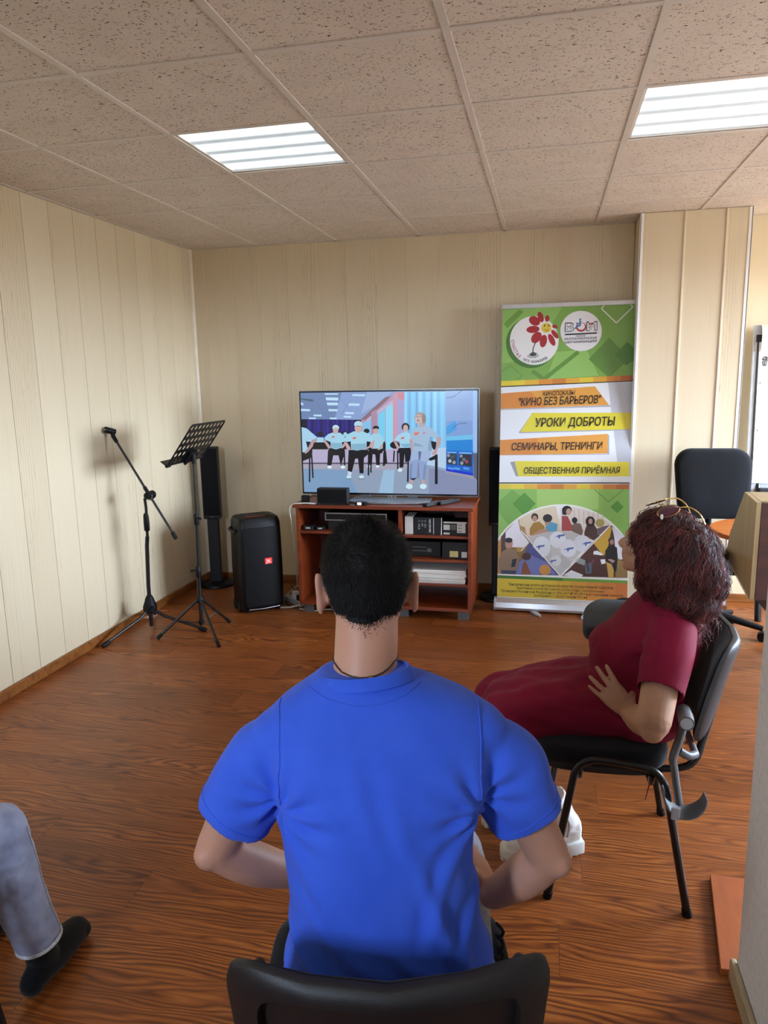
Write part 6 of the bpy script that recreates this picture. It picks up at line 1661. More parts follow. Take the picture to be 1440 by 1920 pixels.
# ---------- the man in the blue shirt (local: x right, y away from the viewer)
def man():
    off = (0, 1.105, 0)
    t = thing('person', 'seated person in a blue T-shirt seen from behind, hands on hips', 'person', MAN_O, YAW)
    f, up, side = Vector((0.0, 0.995, 0.10)).normalized(), Vector((0.0, -0.10, 0.995)).normalized(), XA
    hc = Vector((-0.031, 1.198, 1.252))
    heads = [(hc, (0.0715, 0.092, 0.083)), (hc + Vector((0, -0.008, -0.03)), (0.0675, 0.080, 0.080)), (hc + Vector((0, -0.002, -0.062)), (0.058, 0.068, 0.062))]
    b = MB()
    for c, r in heads: b.ell(c, r, None, 32, 20)
    at, R = face(b, hc, f, up, side)
    for s_ in (-1, 1): ear(b, hc + Vector((s_ * 0.073, -0.004, -0.042)), XA * s_, YA, ZA)
    b.tube([(-0.036, 1.115, 1.045), (-0.036, 1.128, 1.095), (-0.033, 1.150, 1.145), (-0.031, 1.175, 1.20)], [0.064, 0.0535, 0.0525, 0.052], 28, sub=4)
    # trunk under the clothes
    tr = [(0.50, -0.005, 1.06, 0.13, 0.09), (0.60, -0.006, 1.045, 0.14, 0.095), (0.72, -0.012, 1.04, 0.13, 0.09), (0.84, -0.015, 1.05, 0.13, 0.09), (0.95, -0.012, 1.07, 0.155, 0.092), (1.015, -0.012, 1.085, 0.165, 0.078), (1.05, -0.020, 1.095, 0.13, 0.062), (1.085, -0.034, 1.105, 0.075, 0.053)]
    b.loft([sup_ring((x, y, z), XA, YA, rx, ry) for z, x, y, rx, ry in tr])
    # arms: shoulder, elbow, wrist
    arms = [(-1, [(-0.150, 1.088, 0.980), (-0.232, 1.090, 0.910), (-0.289, 1.088, 0.806)], [(-0.289, 1.088, 0.806), (-0.235, 1.125, 0.748), (-0.165, 1.185, 0.682)]),
            (1, [(0.128, 1.088, 0.980), (0.205, 1.090, 0.900), (0.264, 1.085, 0.782)], [(0.264, 1.085, 0.782), (0.228, 1.115, 0.722), (0.182, 1.150, 0.660)])]
    for s_, ua, fa in arms:
        b.limb(ua, [0.045, 0.041, 0.035], 18, 5)
        b.limb(fa, [0.0345, 0.0365, 0.0255], 18, 5)
        b.ell(Vector(ua[2]) + Vector((s_ * 0.010, -0.010, -0.004)), (0.026, 0.026, 0.026))
    hand(b, (0.179, 1.154, 0.657), (-0.20, 0.93, 0.22), (0.75, 0.0, 0.62), (-0.4, 0.0, 0.9), curls=(0.22, 0.26, 0.3, 0.34), spread=0.08, thumb_out=0.9)
    hand(b, (-0.158, 1.192, 0.676), (0.42, 0.62, 0.18), (-0.75, 0.10, 0.62), (-0.2, -0.6, 0.75), curls=(0.35, 0.4, 0.45, 0.5), spread=0.07, thumb_out=0.9)
    legs = [((-0.085, 1.08, 0.555), (-0.15, 1.47, 0.525), (-0.155, 1.45, 0.10)), ((0.085, 1.08, 0.555), (0.145, 1.47, 0.525), (0.15, 1.45, 0.10))]
    for h, k, a in legs:
        b.limb([h, k], [0.062, 0.046], 16, 4); b.limb([k, a], [0.045, 0.032], 16, 4)
        b.limb([a, (a[0], a[1] + 0.04, 0.055), (a[0], a[1] + 0.15, 0.04)], [0.034, 0.034, 0.028], 12, 3)
    body = organic('body', b, 'skin_m', t, off, 0.0042, 5)
    eyes(t, at, off)
    # T-shirt
    sh = MB()
    rings = [(0.535, -0.004, 1.055, 0.158, 0.118), (0.58, -0.005, 1.05, 0.170, 0.126), (0.64, -0.006, 1.038, 0.168, 0.124), (0.70, -0.008, 1.035, 0.160, 0.116), (0.76, -0.014, 1.038, 0.151, 0.110), (0.82, -0.018, 1.045, 0.150, 0.109),
             (0.88, -0.018, 1.055, 0.157, 0.110), (0.94, -0.014, 1.068, 0.170, 0.112), (0.985, -0.012, 1.078, 0.184, 0.106), (1.020, -0.012, 1.088, 0.190, 0.096), (1.045, -0.014, 1.095, 0.180, 0.084), (1.066, -0.018, 1.100, 0.152, 0.074), (1.084, -0.026, 1.104, 0.115, 0.066), (1.098, -0.036, 1.108, 0.082, 0.060), (1.106, -0.038, 1.110, 0.070, 0.056)]
    sh.loft([sup_ring((x, y, z), XA, YA, rx, ry, 2.35, 44) for z, x, y, rx, ry in rings])
    def sleeve(a, b_, c, r0, r1, r2, axx):
        a, b_, c = Vector(a), Vector(b_), Vector(c)
        pts = catmull([tuple(a) + (r0,), tuple(b_) + (r1,), tuple(c) + (r2,)], 6)
        d = (c - b_).normalized()
        end = [tuple(c) + (r2 - 0.010,), tuple(c - d * 0.012) + (r2 - 0.0115,), tuple(c - d * 0.022) + (r2 - 0.013,)]
        rr = []
        for p in pts + end:
            u = Vector(axx); u = (u - d * u.dot(d)).normalized(); v = d.cross(u)
            rr.append(sup_ring(p[:3], u, v, p[3], p[3] * 0.97, 2.2, 30))
        sh.loft(rr)
    sleeve((-0.142, 1.092, 1.008), (-0.204, 1.092, 0.955), (-0.258, 1.092, 0.862), 0.060, 0.068, 0.0615, XA)
    sleeve((0.120, 1.092, 1.008), (0.180, 1.092, 0.952), (0.228, 1.092, 0.858), 0.060, 0.068, 0.0625, XA)
    sh.ell((-0.165, 1.09, 1.006), (0.056, 0.062, 0.048)); sh.ell((0.143, 1.09, 1.006), (0.056, 0.062, 0.048))
    FOLDS = [(0.128, 0.935, 0.055, 0.73, 0.0045, 0.011), (0.0, 0.985, 0.10, 0.71, 0.0040, 0.014), (0.045, 0.87, 0.125, 0.67, 0.0045, 0.010), (-0.150, 0.92, -0.075, 0.77, 0.0038, 0.011), (-0.06, 1.02, 0.02, 0.84, 0.0026, 0.014), (-0.165, 0.74, -0.05, 0.665, 0.0055, 0.009), (-0.13, 0.80, -0.02, 0.70, 0.0032, 0.012), (0.15, 0.80, 0.10, 0.66, 0.005, 0.010), (0.0, 0.74, 0.13, 0.66, 0.004, 0.010)]
    def warp(p, n):
        w = 0.0
        low = smoothstep(1.0, 0.68, p.z)
        u = p.x * 0.86 + p.z * 0.50; v = -p.x * 0.5 + p.z * 0.86
        w += low * 0.0085 * noise.noise(Vector((u * 22, v * 3.5, 2.0))) * smoothstep(-0.06, 0.08, p.x)
        u2 = p.x * 0.9 - p.z * 0.42
        w += low * 0.0060 * noise.noise(Vector((u2 * 20, p.z * 3.5, 7.0))) * smoothstep(0.04, -0.10, p.x)
        for sx in (-0.165, 0.135):
            dx, dz = p.x - sx, p.z - 0.925
            r = math.hypot(dx, dz); a = math.atan2(dz, dx)
            w += 0.0055 * math.sin(a * 9 + noise.noise(Vector((p.x * 12, p.y * 12, p.z * 12))) * 2) * smoothstep(0.115, 0.02, r) * smoothstep(0.0, 0.03, r)
        w += smoothstep(0.74, 0.62, p.z) * 0.010 * noise.noise(Vector((p.x * 9, p.y * 9, p.z * 30)))
        w += 0.0025 * noise.noise(Vector((p.x * 7, p.y * 7, p.z * 7)))
        if p.y < 1.06:
            for x0, z0, x1, z1, hh, ww in FOLDS:
                dx, dz = x1 - x0, z1 - z0; L2 = dx * dx + dz * dz
                tt = ((p.x - x0) * dx + (p.z - z0) * dz) / L2
                if -0.2 < tt < 1.2:
                    bow = 0.010 * math.sin(PI * tt)
                    dd = ((p.x - x0) * dz - (p.z - z0) * dx) / math.sqrt(L2) - bow
                    w += hh * (math.exp(-(dd / ww) ** 2) - 0.6 * math.exp(-((dd - 2 * ww) / ww) ** 2)) * smoothstep(-0.2, 0.25, tt) * smoothstep(1.2, 0.75, tt)
        arm = smoothstep(0.165, 0.20, abs(p.x + 0.012))
        w += arm * 0.006 * noise.noise(Vector((p.x * 20, p.y * 10, p.z * 16)))
        return n * w
    shirt = organic('t_shirt', sh, 'blue', t, off, 0.0042, 6, warp)
    # ribbed collar, shoulder and sleeve seams
    col = [Vector((-0.036 + 0.0755 * math.cos(a), 1.109 + 0.0605 * math.sin(a), 1.100 + 0.006 * math.cos(a) - 0.004 * math.sin(a) + 0.006 * (1 - math.sin(a)) * 0.5)) for a in [2 * PI * k / 48 for k in range(48)]]
    rg = []
    for k, p in enumerate(col):
        a = 2 * PI * k / 48; o = Vector((math.cos(a), math.sin(a), 0))
        rg.append([p + o * x + ZA * z for x, z in ((0.008, -0.012), (0.004, -0.003), (-0.004, 0.005), (-0.007, 0.004), (-0.004, -0.004), (0.0, -0.012))])
    MB().loft(rg, closed=True).build('collar', 'blue', shirt, off, angle=60)
    nb = BVHTree.FromPolygons([v.co[:] for v in shirt.data.vertices], [tuple(p.vertices) for p in shirt.data.polygons])
    def stitch(pts, name, mat='blue', r=0.0011, lift=0.0004):
        out = []
        for p in catmull([tuple(Vector(q_)) for q_ in pts], 8):
            q = Vector(p) - Vector(off); h = nb.find_nearest(q)
            out.append(h[0] + h[1] * lift + Vector(off))
        MB().tube(out, r, 6).build(name, mat, shirt, off)
    stitch([(-0.185, 1.00, 0.93), (-0.178, 0.99, 0.97), (-0.172, 1.01, 1.01), (-0.165, 1.05, 1.04), (-0.160, 1.10, 1.05)], 'sleeve_seam', r=0.0016)
    stitch([(0.158, 1.00, 0.93), (0.150, 0.99, 0.97), (0.145, 1.01, 1.01), (0.14, 1.05, 1.04), (0.135, 1.10, 1.05)], 'sleeve_seam', r=0.0016)
    stitch([(-0.122, 1.085, 1.085), (-0.098, 1.052, 1.085), (-0.066, 1.036, 1.082), (-0.036, 1.031, 1.080), (-0.006, 1.036, 1.082), (0.026, 1.052, 1.085), (0.05, 1.085, 1.085)], 'collar_seam', r=0.001)
    for s_, c, d in ((-1, (-0.258, 1.092, 0.862), (-0.058, 0, -0.083)), (1, (0.228, 1.092, 0.858), (0.052, 0, -0.084))):
        d = Vector(d).normalized(); c = Vector(c) - d * 0.017; u = (XA - d * XA.dot(d)).normalized(); v = d.cross(u)
        ring = [c + (u * math.cos(a) + v * math.sin(a)) * 0.066 for a in [2 * PI * k / 24 for k in range(25)]]
        stitch(ring, 'hem_stitch', r=0.0009)
    # trousers
    tz = MB()
    tz.ell((-0.004, 1.062, 0.578), (0.182, 0.128, 0.106), None, 36, 20)
    tz.loft([sup_ring((-0.004, y, z), XA, YA, rx, ry) for z, y, rx, ry in ((0.56, 1.06, 0.178, 0.12), (0.62, 1.05, 0.172, 0.116), (0.665, 1.045, 0.160, 0.108))])
    for h, k, a in legs:
        tz.limb([h, ((h[0] + k[0]) / 2, (h[1] + k[1]) / 2, (h[2] + k[2]) / 2 + 0.004), k], [0.088, 0.080, 0.064], 20, 5); tz.limb([k, (a[0], a[1] - 0.01, 0.3), (a[0], a[1], 0.12)], [0.064, 0.058, 0.052], 18, 4)
    tro = organic('trousers', tz, 'grey_knit', t, off, 0.006, 5, lambda p, n: n * (0.004 * noise.noise(Vector((p.x * 18, p.y * 18, p.z * 10)))))
    for k in range(4):
        z = 0.60 + 0.022 * k
        MB().tube([(0.172, 1.02 + 0.006 * k, z), (0.183, 1.045, z + 0.006), (0.176, 1.07, z + 0.002)], 0.003, 6, sub=3).build('lace', 'sock', tro, off)
    for h, k, a in legs:
        s_ = MB(); s_.tube([(a[0], a[1] - 0.055, 0.045), (a[0], a[1] + 0.02, 0.055), (a[0], a[1] + 0.12, 0.047), (a[0], a[1] + 0.20, 0.036)], [0.030, 0.044, 0.042, 0.026], 18, sub=5); s_.ell((a[0], a[1] + 0.19, 0.036), (0.036, 0.04, 0.03)); s_.ell((a[0], a[1] - 0.045, 0.045), (0.034, 0.034, 0.04))
        sh_ = organic('shoe', s_, 'sock', t, off, 0.005, 3)
        MB().prism([(a[0] + 0.047 * math.cos(q) * (0.85 + 0.15 * math.sin(q)), a[1] + 0.075 + 0.155 * math.sin(q), 0.001) for q in [2 * PI * i / 24 for i in range(24)]], (0, 0, 0.022)).build('sole', 'rubber_white', sh_, off, bevel=0.003)
    # cord round the neck
    nk = [Vector((-0.037 + 0.0615 * math.cos(a), 1.112 + 0.060 * math.sin(a), 1.119 - 0.004 * math.sin(a) * -1 + (0.002 if math.sin(a) < 0 else -0.01 * math.sin(a)))) for a in [2 * PI * k / 40 for k in range(40)]]
    nbb = BVHTree.FromPolygons([v.co[:] for v in body.data.vertices], [tuple(p.vertices) for p in body.data.polygons])
    nk2 = []
    for p in nk:
        h = nbb.find_nearest(p - Vector(off)); nk2.append(h[0] + h[1] * 0.0012 + Vector(off))
    neck = MB().tube(nk2, 0.0014, 6, closed=True).build('neck_cord', 'cord', t, off)
    a = nk2[31]; c = nk2[32]
    MB().tube([a, c], 0.0024, 8).build('clasp', 'gold', neck, off)
    # short hair: a close cap and single strands
    hlist = heads + [(Vector((-0.033, 1.152, 1.150)), (0.0530, 0.0530, 0.10))]
    def rad(d):
        best = 0
        for c, r in hlist:
            # ray from hc along d, exit distance of the ellipsoid
            o = hc - c
            A = sum((d[i] / r[i]) ** 2 for i in range(3)); B = 2 * sum(o[i] * d[i] / r[i] ** 2 for i in range(3)); Cc = sum((o[i] / r[i]) ** 2 for i in range(3)) - 1
            D = B * B - 4 * A * Cc
            if D > 0: best = max(best, (-B + math.sqrt(D)) / (2 * A))
        return best
    def hairline(p):
        """>0 inside the haired region"""
        x = abs(p.x - hc.x); y = p.y - hc.y; z = p.z - hc.z
        nape = -0.082 + 0.62 * x   # V of the nape
        low = nape if y < -0.012 else lerp(-0.03, 0.045, smoothstep(-0.012, 0.075, y))
        if y < -0.012 and x > 0.062: low = max(low, -0.03)
        return z - low
    hm = MB(); NU, NV = 72, 46; rings = []
    for i in range(NV + 1):
        th = PI * (0.004 + 0.88 * i / NV); ring = []
        for j in range(NU):
            ph = 2 * PI * j / NU
            d = Vector((math.sin(th) * math.cos(ph), math.sin(th) * math.sin(ph), math.cos(th)))
            r = rad(d); p = hc + d * r
            h = smoothstep(0.0, 0.040, hairline(p) - 0.016 * smoothstep(-0.03, -0.06, p.y - hc.y + 0.0) * smoothstep(0.05, 0.03, abs(p.x - hc.x)) + 0.006 * noise.noise(p * 90)) * (0.0165 + 0.002 * noise.noise(p * 60)) - 0.012
            ring.append(p + d * h)
        rings.append(ring)
    hm.loft(rings)
    hair = hm.build('hair', 'hair_m', t, off, angle=0)
    st = MB(); random.seed(11)
    wh = [Vector((-0.40, -0.62, 0.68)).normalized(), Vector((0.30, -0.72, 0.62)).normalized()]
    cnt = 0; V = []; F = []
    while cnt < 22000:
        d = Vector((random.gauss(0, 1), random.gauss(-0.3, 1), random.gauss(0.1, 1))) if cnt % 5 < 3 else Vector((random.gauss(0, 0.55), -0.9, random.uniform(-2.2, 0.2)))
        if d.length < 0.1: continue
        d.normalize(); p = hc + d * rad(d); hl = hairline(p)
        if hl < -0.016 or random.random() > smoothstep(-0.020, 0.006, hl): continue
        q = smoothstep(-0.01, 0.04, hl)
        if hl < 0.03:
            hn_ = nbb.find_nearest(p - Vector(off)); p = hn_[0] + Vector(off)
        flow = Vector((0, 0, -1)) - d * (-d.z)
        whorl = (d - wh[0]); whorl = whorl - d * whorl.dot(d)
        wt = smoothstep(0.9, 0.1, (d - wh[0]).length)
        fl = (flow.normalized() * (1 - wt) + (whorl.normalized() + d.cross(whorl).normalized() * 0.6) * wt) if whorl.length > 1e-4 and flow.length > 1e-4 else d
        fl = fl + Vector((random.gauss(0, 0.3), random.gauss(0, 0.3), random.gauss(0, 0.3)))
        ln = lerp(0.0075, 0.011, q) * random.uniform(0.7, 1.25)
        top = smoothstep(0.2, 0.75, d.z)
        dirv = (d * lerp(0.30, 0.62, top) + fl * 0.8).normalized()
        base = p + d * (0.0035 * q + 0.0003)
        w_ = dirv.cross(d); w_ = w_.normalized() * 0.0004 if w_.length > 1e-4 else XA * 0.0004
        mid = base + dirv * ln * 0.55; tip = mid + (dirv * 0.8 + fl * 0.35).normalized() * ln * 0.5
        o = len(V); V += [base - w_, base + w_, mid + w_ * 0.8, mid - w_ * 0.8, tip]; F += [(o, o + 1, o + 2, o + 3), (o + 3, o + 2, o + 4)]
        cnt += 1
    so = MB().add(V, F).build('hair_strands', 'hair_m', hair, off, angle=0); so['kind'] = 'stuff'
man()

# ---------- the woman in the crimson dress (world coordinates)
def woman():
    O = Vector((2.872, 2.283, 0)); off = tuple(O)
    t = thing('person', 'seated person in a crimson dress with dark red curly hair, hand on hip', 'person', O)
    f = Vector((-0.84, 0.53, 0.10)).normalized(); side = f.cross(ZA).normalized(); up = side.cross(f).normalized()
    hc = Vector((2.996, 2.288, 1.068))
    R = Matrix((side, f, up)).transposed()
    b = MB()
    b.ell(hc, (0.070, 0.088, 0.082), R, 32, 20); b.ell(hc - up * 0.035 + f * 0.01, (0.062, 0.070, 0.075), R, 28, 16)
    at, R = face(b, hc, f, up, side)
    for s_ in (-1, 1): ear(b, hc + side * s_ * 0.070 - up * 0.025, side * s_, f, up)
    b.tube([(3.010, 2.285, 0.86), (3.006, 2.286, 0.92), (2.996, 2.287, 1.0)], [0.066, 0.052, 0.050], 24, sub=4)
    tr = [(0.52, 2.955, 0.105, 0.15), (0.58, 2.95, 0.12, 0.15), (0.66, 2.955, 0.12, 0.14), (0.74, 2.975, 0.12, 0.14), (0.81, 2.995, 0.10, 0.145), (0.86, 3.006, 0.075, 0.12), (0.90, 3.008, 0.055, 0.07)]
    b.loft([sup_ring((x, 2.283, z), XA, YA, rx, ry) for z, x, rx, ry in tr])
    # near (left) arm
    b.limb([(3.010, 2.160, 0.825), (2.985, 2.04, 0.735), (2.957, 1.950, 0.636)], [0.046, 0.050, 0.046], 20, 6)
    b.limb([(2.957, 1.950, 0.636), (2.935, 2.01, 0.612), (2.912, 2.075, 0.598)], [0.046, 0.043, 0.030], 20, 6)
    b.ell((2.952, 1.938, 0.618), (0.034, 0.034, 0.034))
    hand(b, (2.908, 2.080, 0.600), (-0.70, 0.10, 0.71), (-0.25, -0.95, 0.10), (0.6, 0.3, 0.75), L=0.172, curls=(0.10, 0.08, 0.10, 0.14), spread=0.10, pair=0.06, thumb_dir=(0.2, 0.95, 0.15))
    # far (right) arm mirrored
    b.limb([(3.010, 2.405, 0.825), (2.985, 2.525, 0.735), (2.957, 2.615, 0.636)], [0.046, 0.050, 0.046], 20, 6)
    b.limb([(2.957, 2.615, 0.636), (2.95, 2.555, 0.60), (2.955, 2.47, 0.57)], [0.046, 0.043, 0.030], 20, 6)
    hand(b, (2.955, 2.462, 0.568), (-0.85, -0.10, 0.35), (-0.25, 0.95, 0.10), (0.6, -0.3, 0.75), L=0.172, curls=(0.10, 0.08, 0.10, 0.14), spread=0.10, pair=0.05, thumb_dir=(0.2, -0.95, 0.15))
    legs = [((2.95, 2.20, 0.555), (2.525, 2.205, 0.470), (2.715, 2.262, 0.11)), ((2.95, 2.37, 0.555), (2.495, 2.395, 0.470), (2.650, 2.392, 0.11))]
    for h, k, a in legs:
        b.limb([h, k], [0.070, 0.048], 16, 4); b.limb([k, ((k[0] + a[0]) / 2 + 0.01, (k[1] + a[1]) / 2, 0.30), a], [0.047, 0.046, 0.030], 16, 4)
        b.limb([a, (a[0] - 0.03, a[1], 0.07), (a[0] - 0.13, a[1] + 0.01, 0.062)], [0.030, 0.030, 0.024], 12, 3)
    body = organic('body', b, 'skin_w', t, off, 0.0042, 4)
    eyes(t, at, off)
    # dress: bodice, sleeves and skirt in one cloth
    d = MB()
    bod = [(0.485, 2.965, 0.115, 0.165), (0.52, 2.955, 0.140, 0.180), (0.57, 2.948, 0.152, 0.178), (0.62, 2.947, 0.148, 0.168), (0.67, 2.954, 0.149, 0.165), (0.715, 2.966, 0.160, 0.166), (0.76, 2.982, 0.150, 0.168), (0.80, 2.997, 0.130, 0.172), (0.845, 3.010, 0.105, 0.165), (0.88, 3.014, 0.082, 0.130), (0.91, 3.010, 0.066, 0.085), (0.925, 3.006, 0.060, 0.066)]
    d.loft([sup_ring((x, 2.283, z), XA, YA, rx, ry, 2.3, 44) for z, x, rx, ry in bod])
    d.ell((2.885, 2.283, 0.728), (0.085, 0.135, 0.068)); d.ell((2.872, 2.225, 0.722), (0.062, 0.066, 0.060)); d.ell((2.872, 2.34, 0.722), (0.062, 0.066, 0.060))
    st = [((2.955, 0.560), 0.185, 0.092), ((2.86, 0.566), 0.188, 0.088), ((2.74, 0.552), 0.180, 0.082), ((2.62, 0.528), 0.168, 0.076), ((2.535, 0.490), 0.160, 0.074), ((2.505, 0.435), 0.158, 0.072), ((2.515, 0.375), 0.158, 0.076), ((2.555, 0.305), 0.160, 0.084), ((2.585, 0.255), 0.162, 0.088)]
    rings = []
    for i, ((x, z), hw, ht) in enumerate(st):
        a_, b_ = st[max(i - 1, 0)][0], st[min(i + 1, len(st) - 1)][0]
        tg = Vector((b_[0] - a_[0], 0, b_[1] - a_[1])).normalized(); nn = tg.cross(YA).normalized()
        rings.append(sup_ring((x, 2.292, z), YA, nn, hw, ht, 2.6, 40))
    tg = Vector((0.03, 0, -0.05)).normalized(); nn = tg.cross(YA).normalized()
    rings.append(sup_ring((2.583, 2.292, 0.259), YA, nn, 0.150, 0.076, 2.6, 40)); rings.append(sup_ring((2.55, 2.292, 0.315), YA, nn, 0.140, 0.066, 2.6, 40))
    d.loft(rings)
    for h, k, a in legs: d.limb([(h[0], h[1], 0.558), ((h[0] + k[0]) / 2, (h[1] + k[1]) / 2, 0.536), (k[0], k[1], 0.478)], [0.092, 0.086, 0.068], 20, 5)
    def sleeve(a, m, c, r0, r1, r2):
        a, m, c = Vector(a), Vector(m), Vector(c); dd = (c - m).normalized()
        pts = catmull([tuple(a) + (r0,), tuple(m) + (r1,), tuple(c) + (r2,)], 6) + [tuple(c - dd * 0.004) + (r2 - 0.006,), tuple(c - dd * 0.025) + (r2 - 0.009,)]
        u = (XA - dd * XA.dot(dd)).normalized(); v = dd.cross(u)
        d.loft([sup_ring(p[:3], u, v, p[3], p[3], 2.2, 28) for p in pts])
    sleeve((3.028, 2.150, 0.845), (3.005, 2.075, 0.785), (2.976, 1.998, 0.700), 0.066, 0.069, 0.064)
    sleeve((3.028, 2.415, 0.845), (3.005, 2.49, 0.785), (2.976, 2.567, 0.700), 0.066, 0.069, 0.064)
    d.ell((3.022, 2.165, 0.850), (0.068, 0.06, 0.058)); d.ell((3.022, 2.40, 0.850), (0.068, 0.06, 0.058))
    def warp(p, n):
        w = 0.0030 * noise.noise(Vector((p.x * 8, p.y * 8, p.z * 8)))
        if p.x < 2.84:      # skirt folds run from hip to knee
            u = p.z + 0.25 * p.x
            w += 0.0075 * noise.noise(Vector((p.x * 4, p.y * 22, u * 20))) * smoothstep(2.86, 2.74, p.x)
        wst = math.exp(-((p.z - 0.615) / 0.05) ** 2)
        w += wst * 0.010 * noise.noise(Vector((p.x * 9, p.y * 9, p.z * 42)))
        r = (p - Vector((2.985, 2.115, 0.775))).length
        a = math.atan2(p.z - 0.775, p.x - 2.985)
        w += 0.004 * math.sin(a * 8 + 3 * noise.noise(p * 10)) * smoothstep(0.13, 0.03, r)
        w += smoothstep(0.72, 0.85, p.z) * 0.004 * noise.noise(Vector((p.x * 24 + p.z * 12, p.y * 8, p.z * 10)))
        return n * w
    dress = organic('dress', d, 'crimson', t, off, 0.0045, 6, warp)
    MB().tube([(2.996, 2.15, 0.405), (2.994, 2.15, 0.383), (2.985, 2.15, 0.338), (2.975, 2.15, 0.283)], [0.003, 0.0028, 0.0022, 0.0012], 6, sub=3).build('dress_tie', 'crimson', t, off)
    # lace bit of a necklace at the nape
    for k in range(7):
        a = math.radians(150 + 10 * k)
        MB().ell((3.004 + 0.068 * math.cos(a), 2.283 - 0.068 * math.sin(a) * 0.9, 0.926), (0.006, 0.006, 0.005), None, 10, 6).build('bead', 'paper', t, off)
    # boots
    for i, (h, k, a) in enumerate(legs):
        ang = (0.39, 0.12)[i]; Rz = Matrix.Rotation(ang, 3, 'Z')      # toes point to -X
        c = Vector((a[0] + 0.02, a[1], 0))
        def P(x, y, z): return c + Rz @ Vector((x, y, 0)) + Vector((0, 0, z))
        u = MB()
        for x, hw, hz, zc in ((0.045, 0.034, 0.050, 0.085), (0.0, 0.038, 0.055, 0.090), (-0.06, 0.041, 0.046, 0.080), (-0.12, 0.044, 0.034, 0.066), (-0.17, 0.041, 0.028, 0.060)):
            pass
        rings = [sup_ring(P(x, 0, zc), Rz @ YA, ZA, hw, hz, 2.4, 24) for x, hw, hz, zc in ((0.062, 0.018, 0.030, 0.072), (0.052, 0.033, 0.046, 0.080), (0.01, 0.039, 0.056, 0.088), (-0.05, 0.041, 0.050, 0.082), (-0.11, 0.044, 0.037, 0.068), (-0.16, 0.043, 0.030, 0.060), (-0.190, 0.032, 0.024, 0.056), (-0.203, 0.014, 0.012, 0.052))]
        u.loft(rings)
        sh_dir = Vector((k[0] - a[0], k[1] - a[1], k[2] - a[2])).normalized()
        base = P(0.015, 0, 0.10)
        u.tube([base, base + sh_dir * 0.06, base + sh_dir * 0.115], [0.042, 0.045, 0.050], 24, sub=3)
        u.ell(P(-0.03, 0, 0.105), (0.045, 0.036, 0.035), Rz)
        boot = organic('boot', u, 'white_leather', t, off, 0.004, 5, lambda p, n: n * 0.002 * noise.noise(Vector((p.x * 30, p.y * 30, p.z * 50))))
        out = []
        for j in range(36):
            q = 2 * PI * j / 36; x = -0.072 + 0.142 * math.cos(q); hw = 0.052 * (1 + 0.06 * math.cos(q + PI)) * abs(math.sin(q)) ** 0.75
            out.append(P(x, math.copysign(hw, math.sin(q)), 0.0))
        MB().prism([p + Vector((0, 0, 0.012)) for p in out], (0, 0, 0.034)).build('sole', 'rubber_white', boot, off, bevel=0.004)
        MB().prism([P(0.066, 0.036, 0.004), P(0.066, -0.036, 0.004), P(0.0, -0.046, 0.004), P(0.0, 0.046, 0.004)], (0, 0, 0.045)).build('heel_block', 'rubber_white', boot, off, bevel=0.005)
        for j in range(36):
            if j % 2 == 0:
                p, q = out[j], out[(j + 1) % 36]
                cc = (c + Rz @ Vector((-0.072, 0, 0)))
                MB().prism([p, q, q.lerp(cc, 0.3), p.lerp(cc, 0.3)], (0, 0, 0.013)).build('tread_lug', 'rubber_white', boot, off, smooth=False)
        z0 = base + Rz @ Vector((0.0, -0.040, 0)); 
        zp = MB().tube([P(0.0, -0.0385, 0.075), base + (Rz @ Vector((0.004, -0.0435, 0))) + sh_dir * 0.03, base + (Rz @ Vector((0.006, -0.0485, 0))) + sh_dir * 0.10], 0.0022, 6, sub=3).build('zip', 'silver', boot, off)
        MB().box(base + (Rz @ Vector((0.006, -0.052, 0))) + sh_dir * 0.105, (0.005, 0.003, 0.02)).build('zip_pull', 'silver', boot, off, smooth=False)
    # hair: a full curly mass
    hb = MB()
    for c_, r_ in (((3.012, 2.280, 1.078), (0.098, 0.108, 0.096)), ((3.055, 2.255, 1.03), (0.108, 0.122, 0.110)), ((3.078, 2.240, 0.975), (0.104, 0.128, 0.105)), ((3.068, 2.232, 0.915), (0.094, 0.118, 0.080)), ((3.02, 2.20, 0.99), (0.085, 0.075, 0.095)), ((2.985, 2.205, 1.03), (0.055, 0.06, 0.075)), ((3.065, 2.33, 0.95), (0.085, 0.09, 0.10)), ((2.972, 2.212, 0.965), (0.040, 0.045, 0.06))):
        hb.ell(c_, r_, None, 24, 16)
    def hw_(p, n):
        a = noise.noise(Vector((p.x * 26, p.y * 26, p.z * 16))); c_ = noise.noise(Vector((p.x * 60, p.y * 60, p.z * 34)))
        ring_ = math.sin((p.z * 60 + 6 * noise.noise(p * 14)) * 1.3)
        return n * (0.010 * a + 0.004 * c_ + 0.0025 * ring_)
    hair = organic('hair', hb, 'hair_w', t, off, 0.0055, 4, hw_)
    me = hair.data
    vs = [v.co.copy() for v in me.vertices]; ns = [v.normal.copy() for v in me.vertices]
    bv = BVHTree.FromPolygons([v[:] for v in vs], [tuple(p.vertices) for p in me.polygons])
    random.seed(21); st_ = MB()
    top = Vector((3.0, 2.285, 1.15)) - O
    idx = [i for i, v in enumerate(vs) if (v + O).z > 0.87]
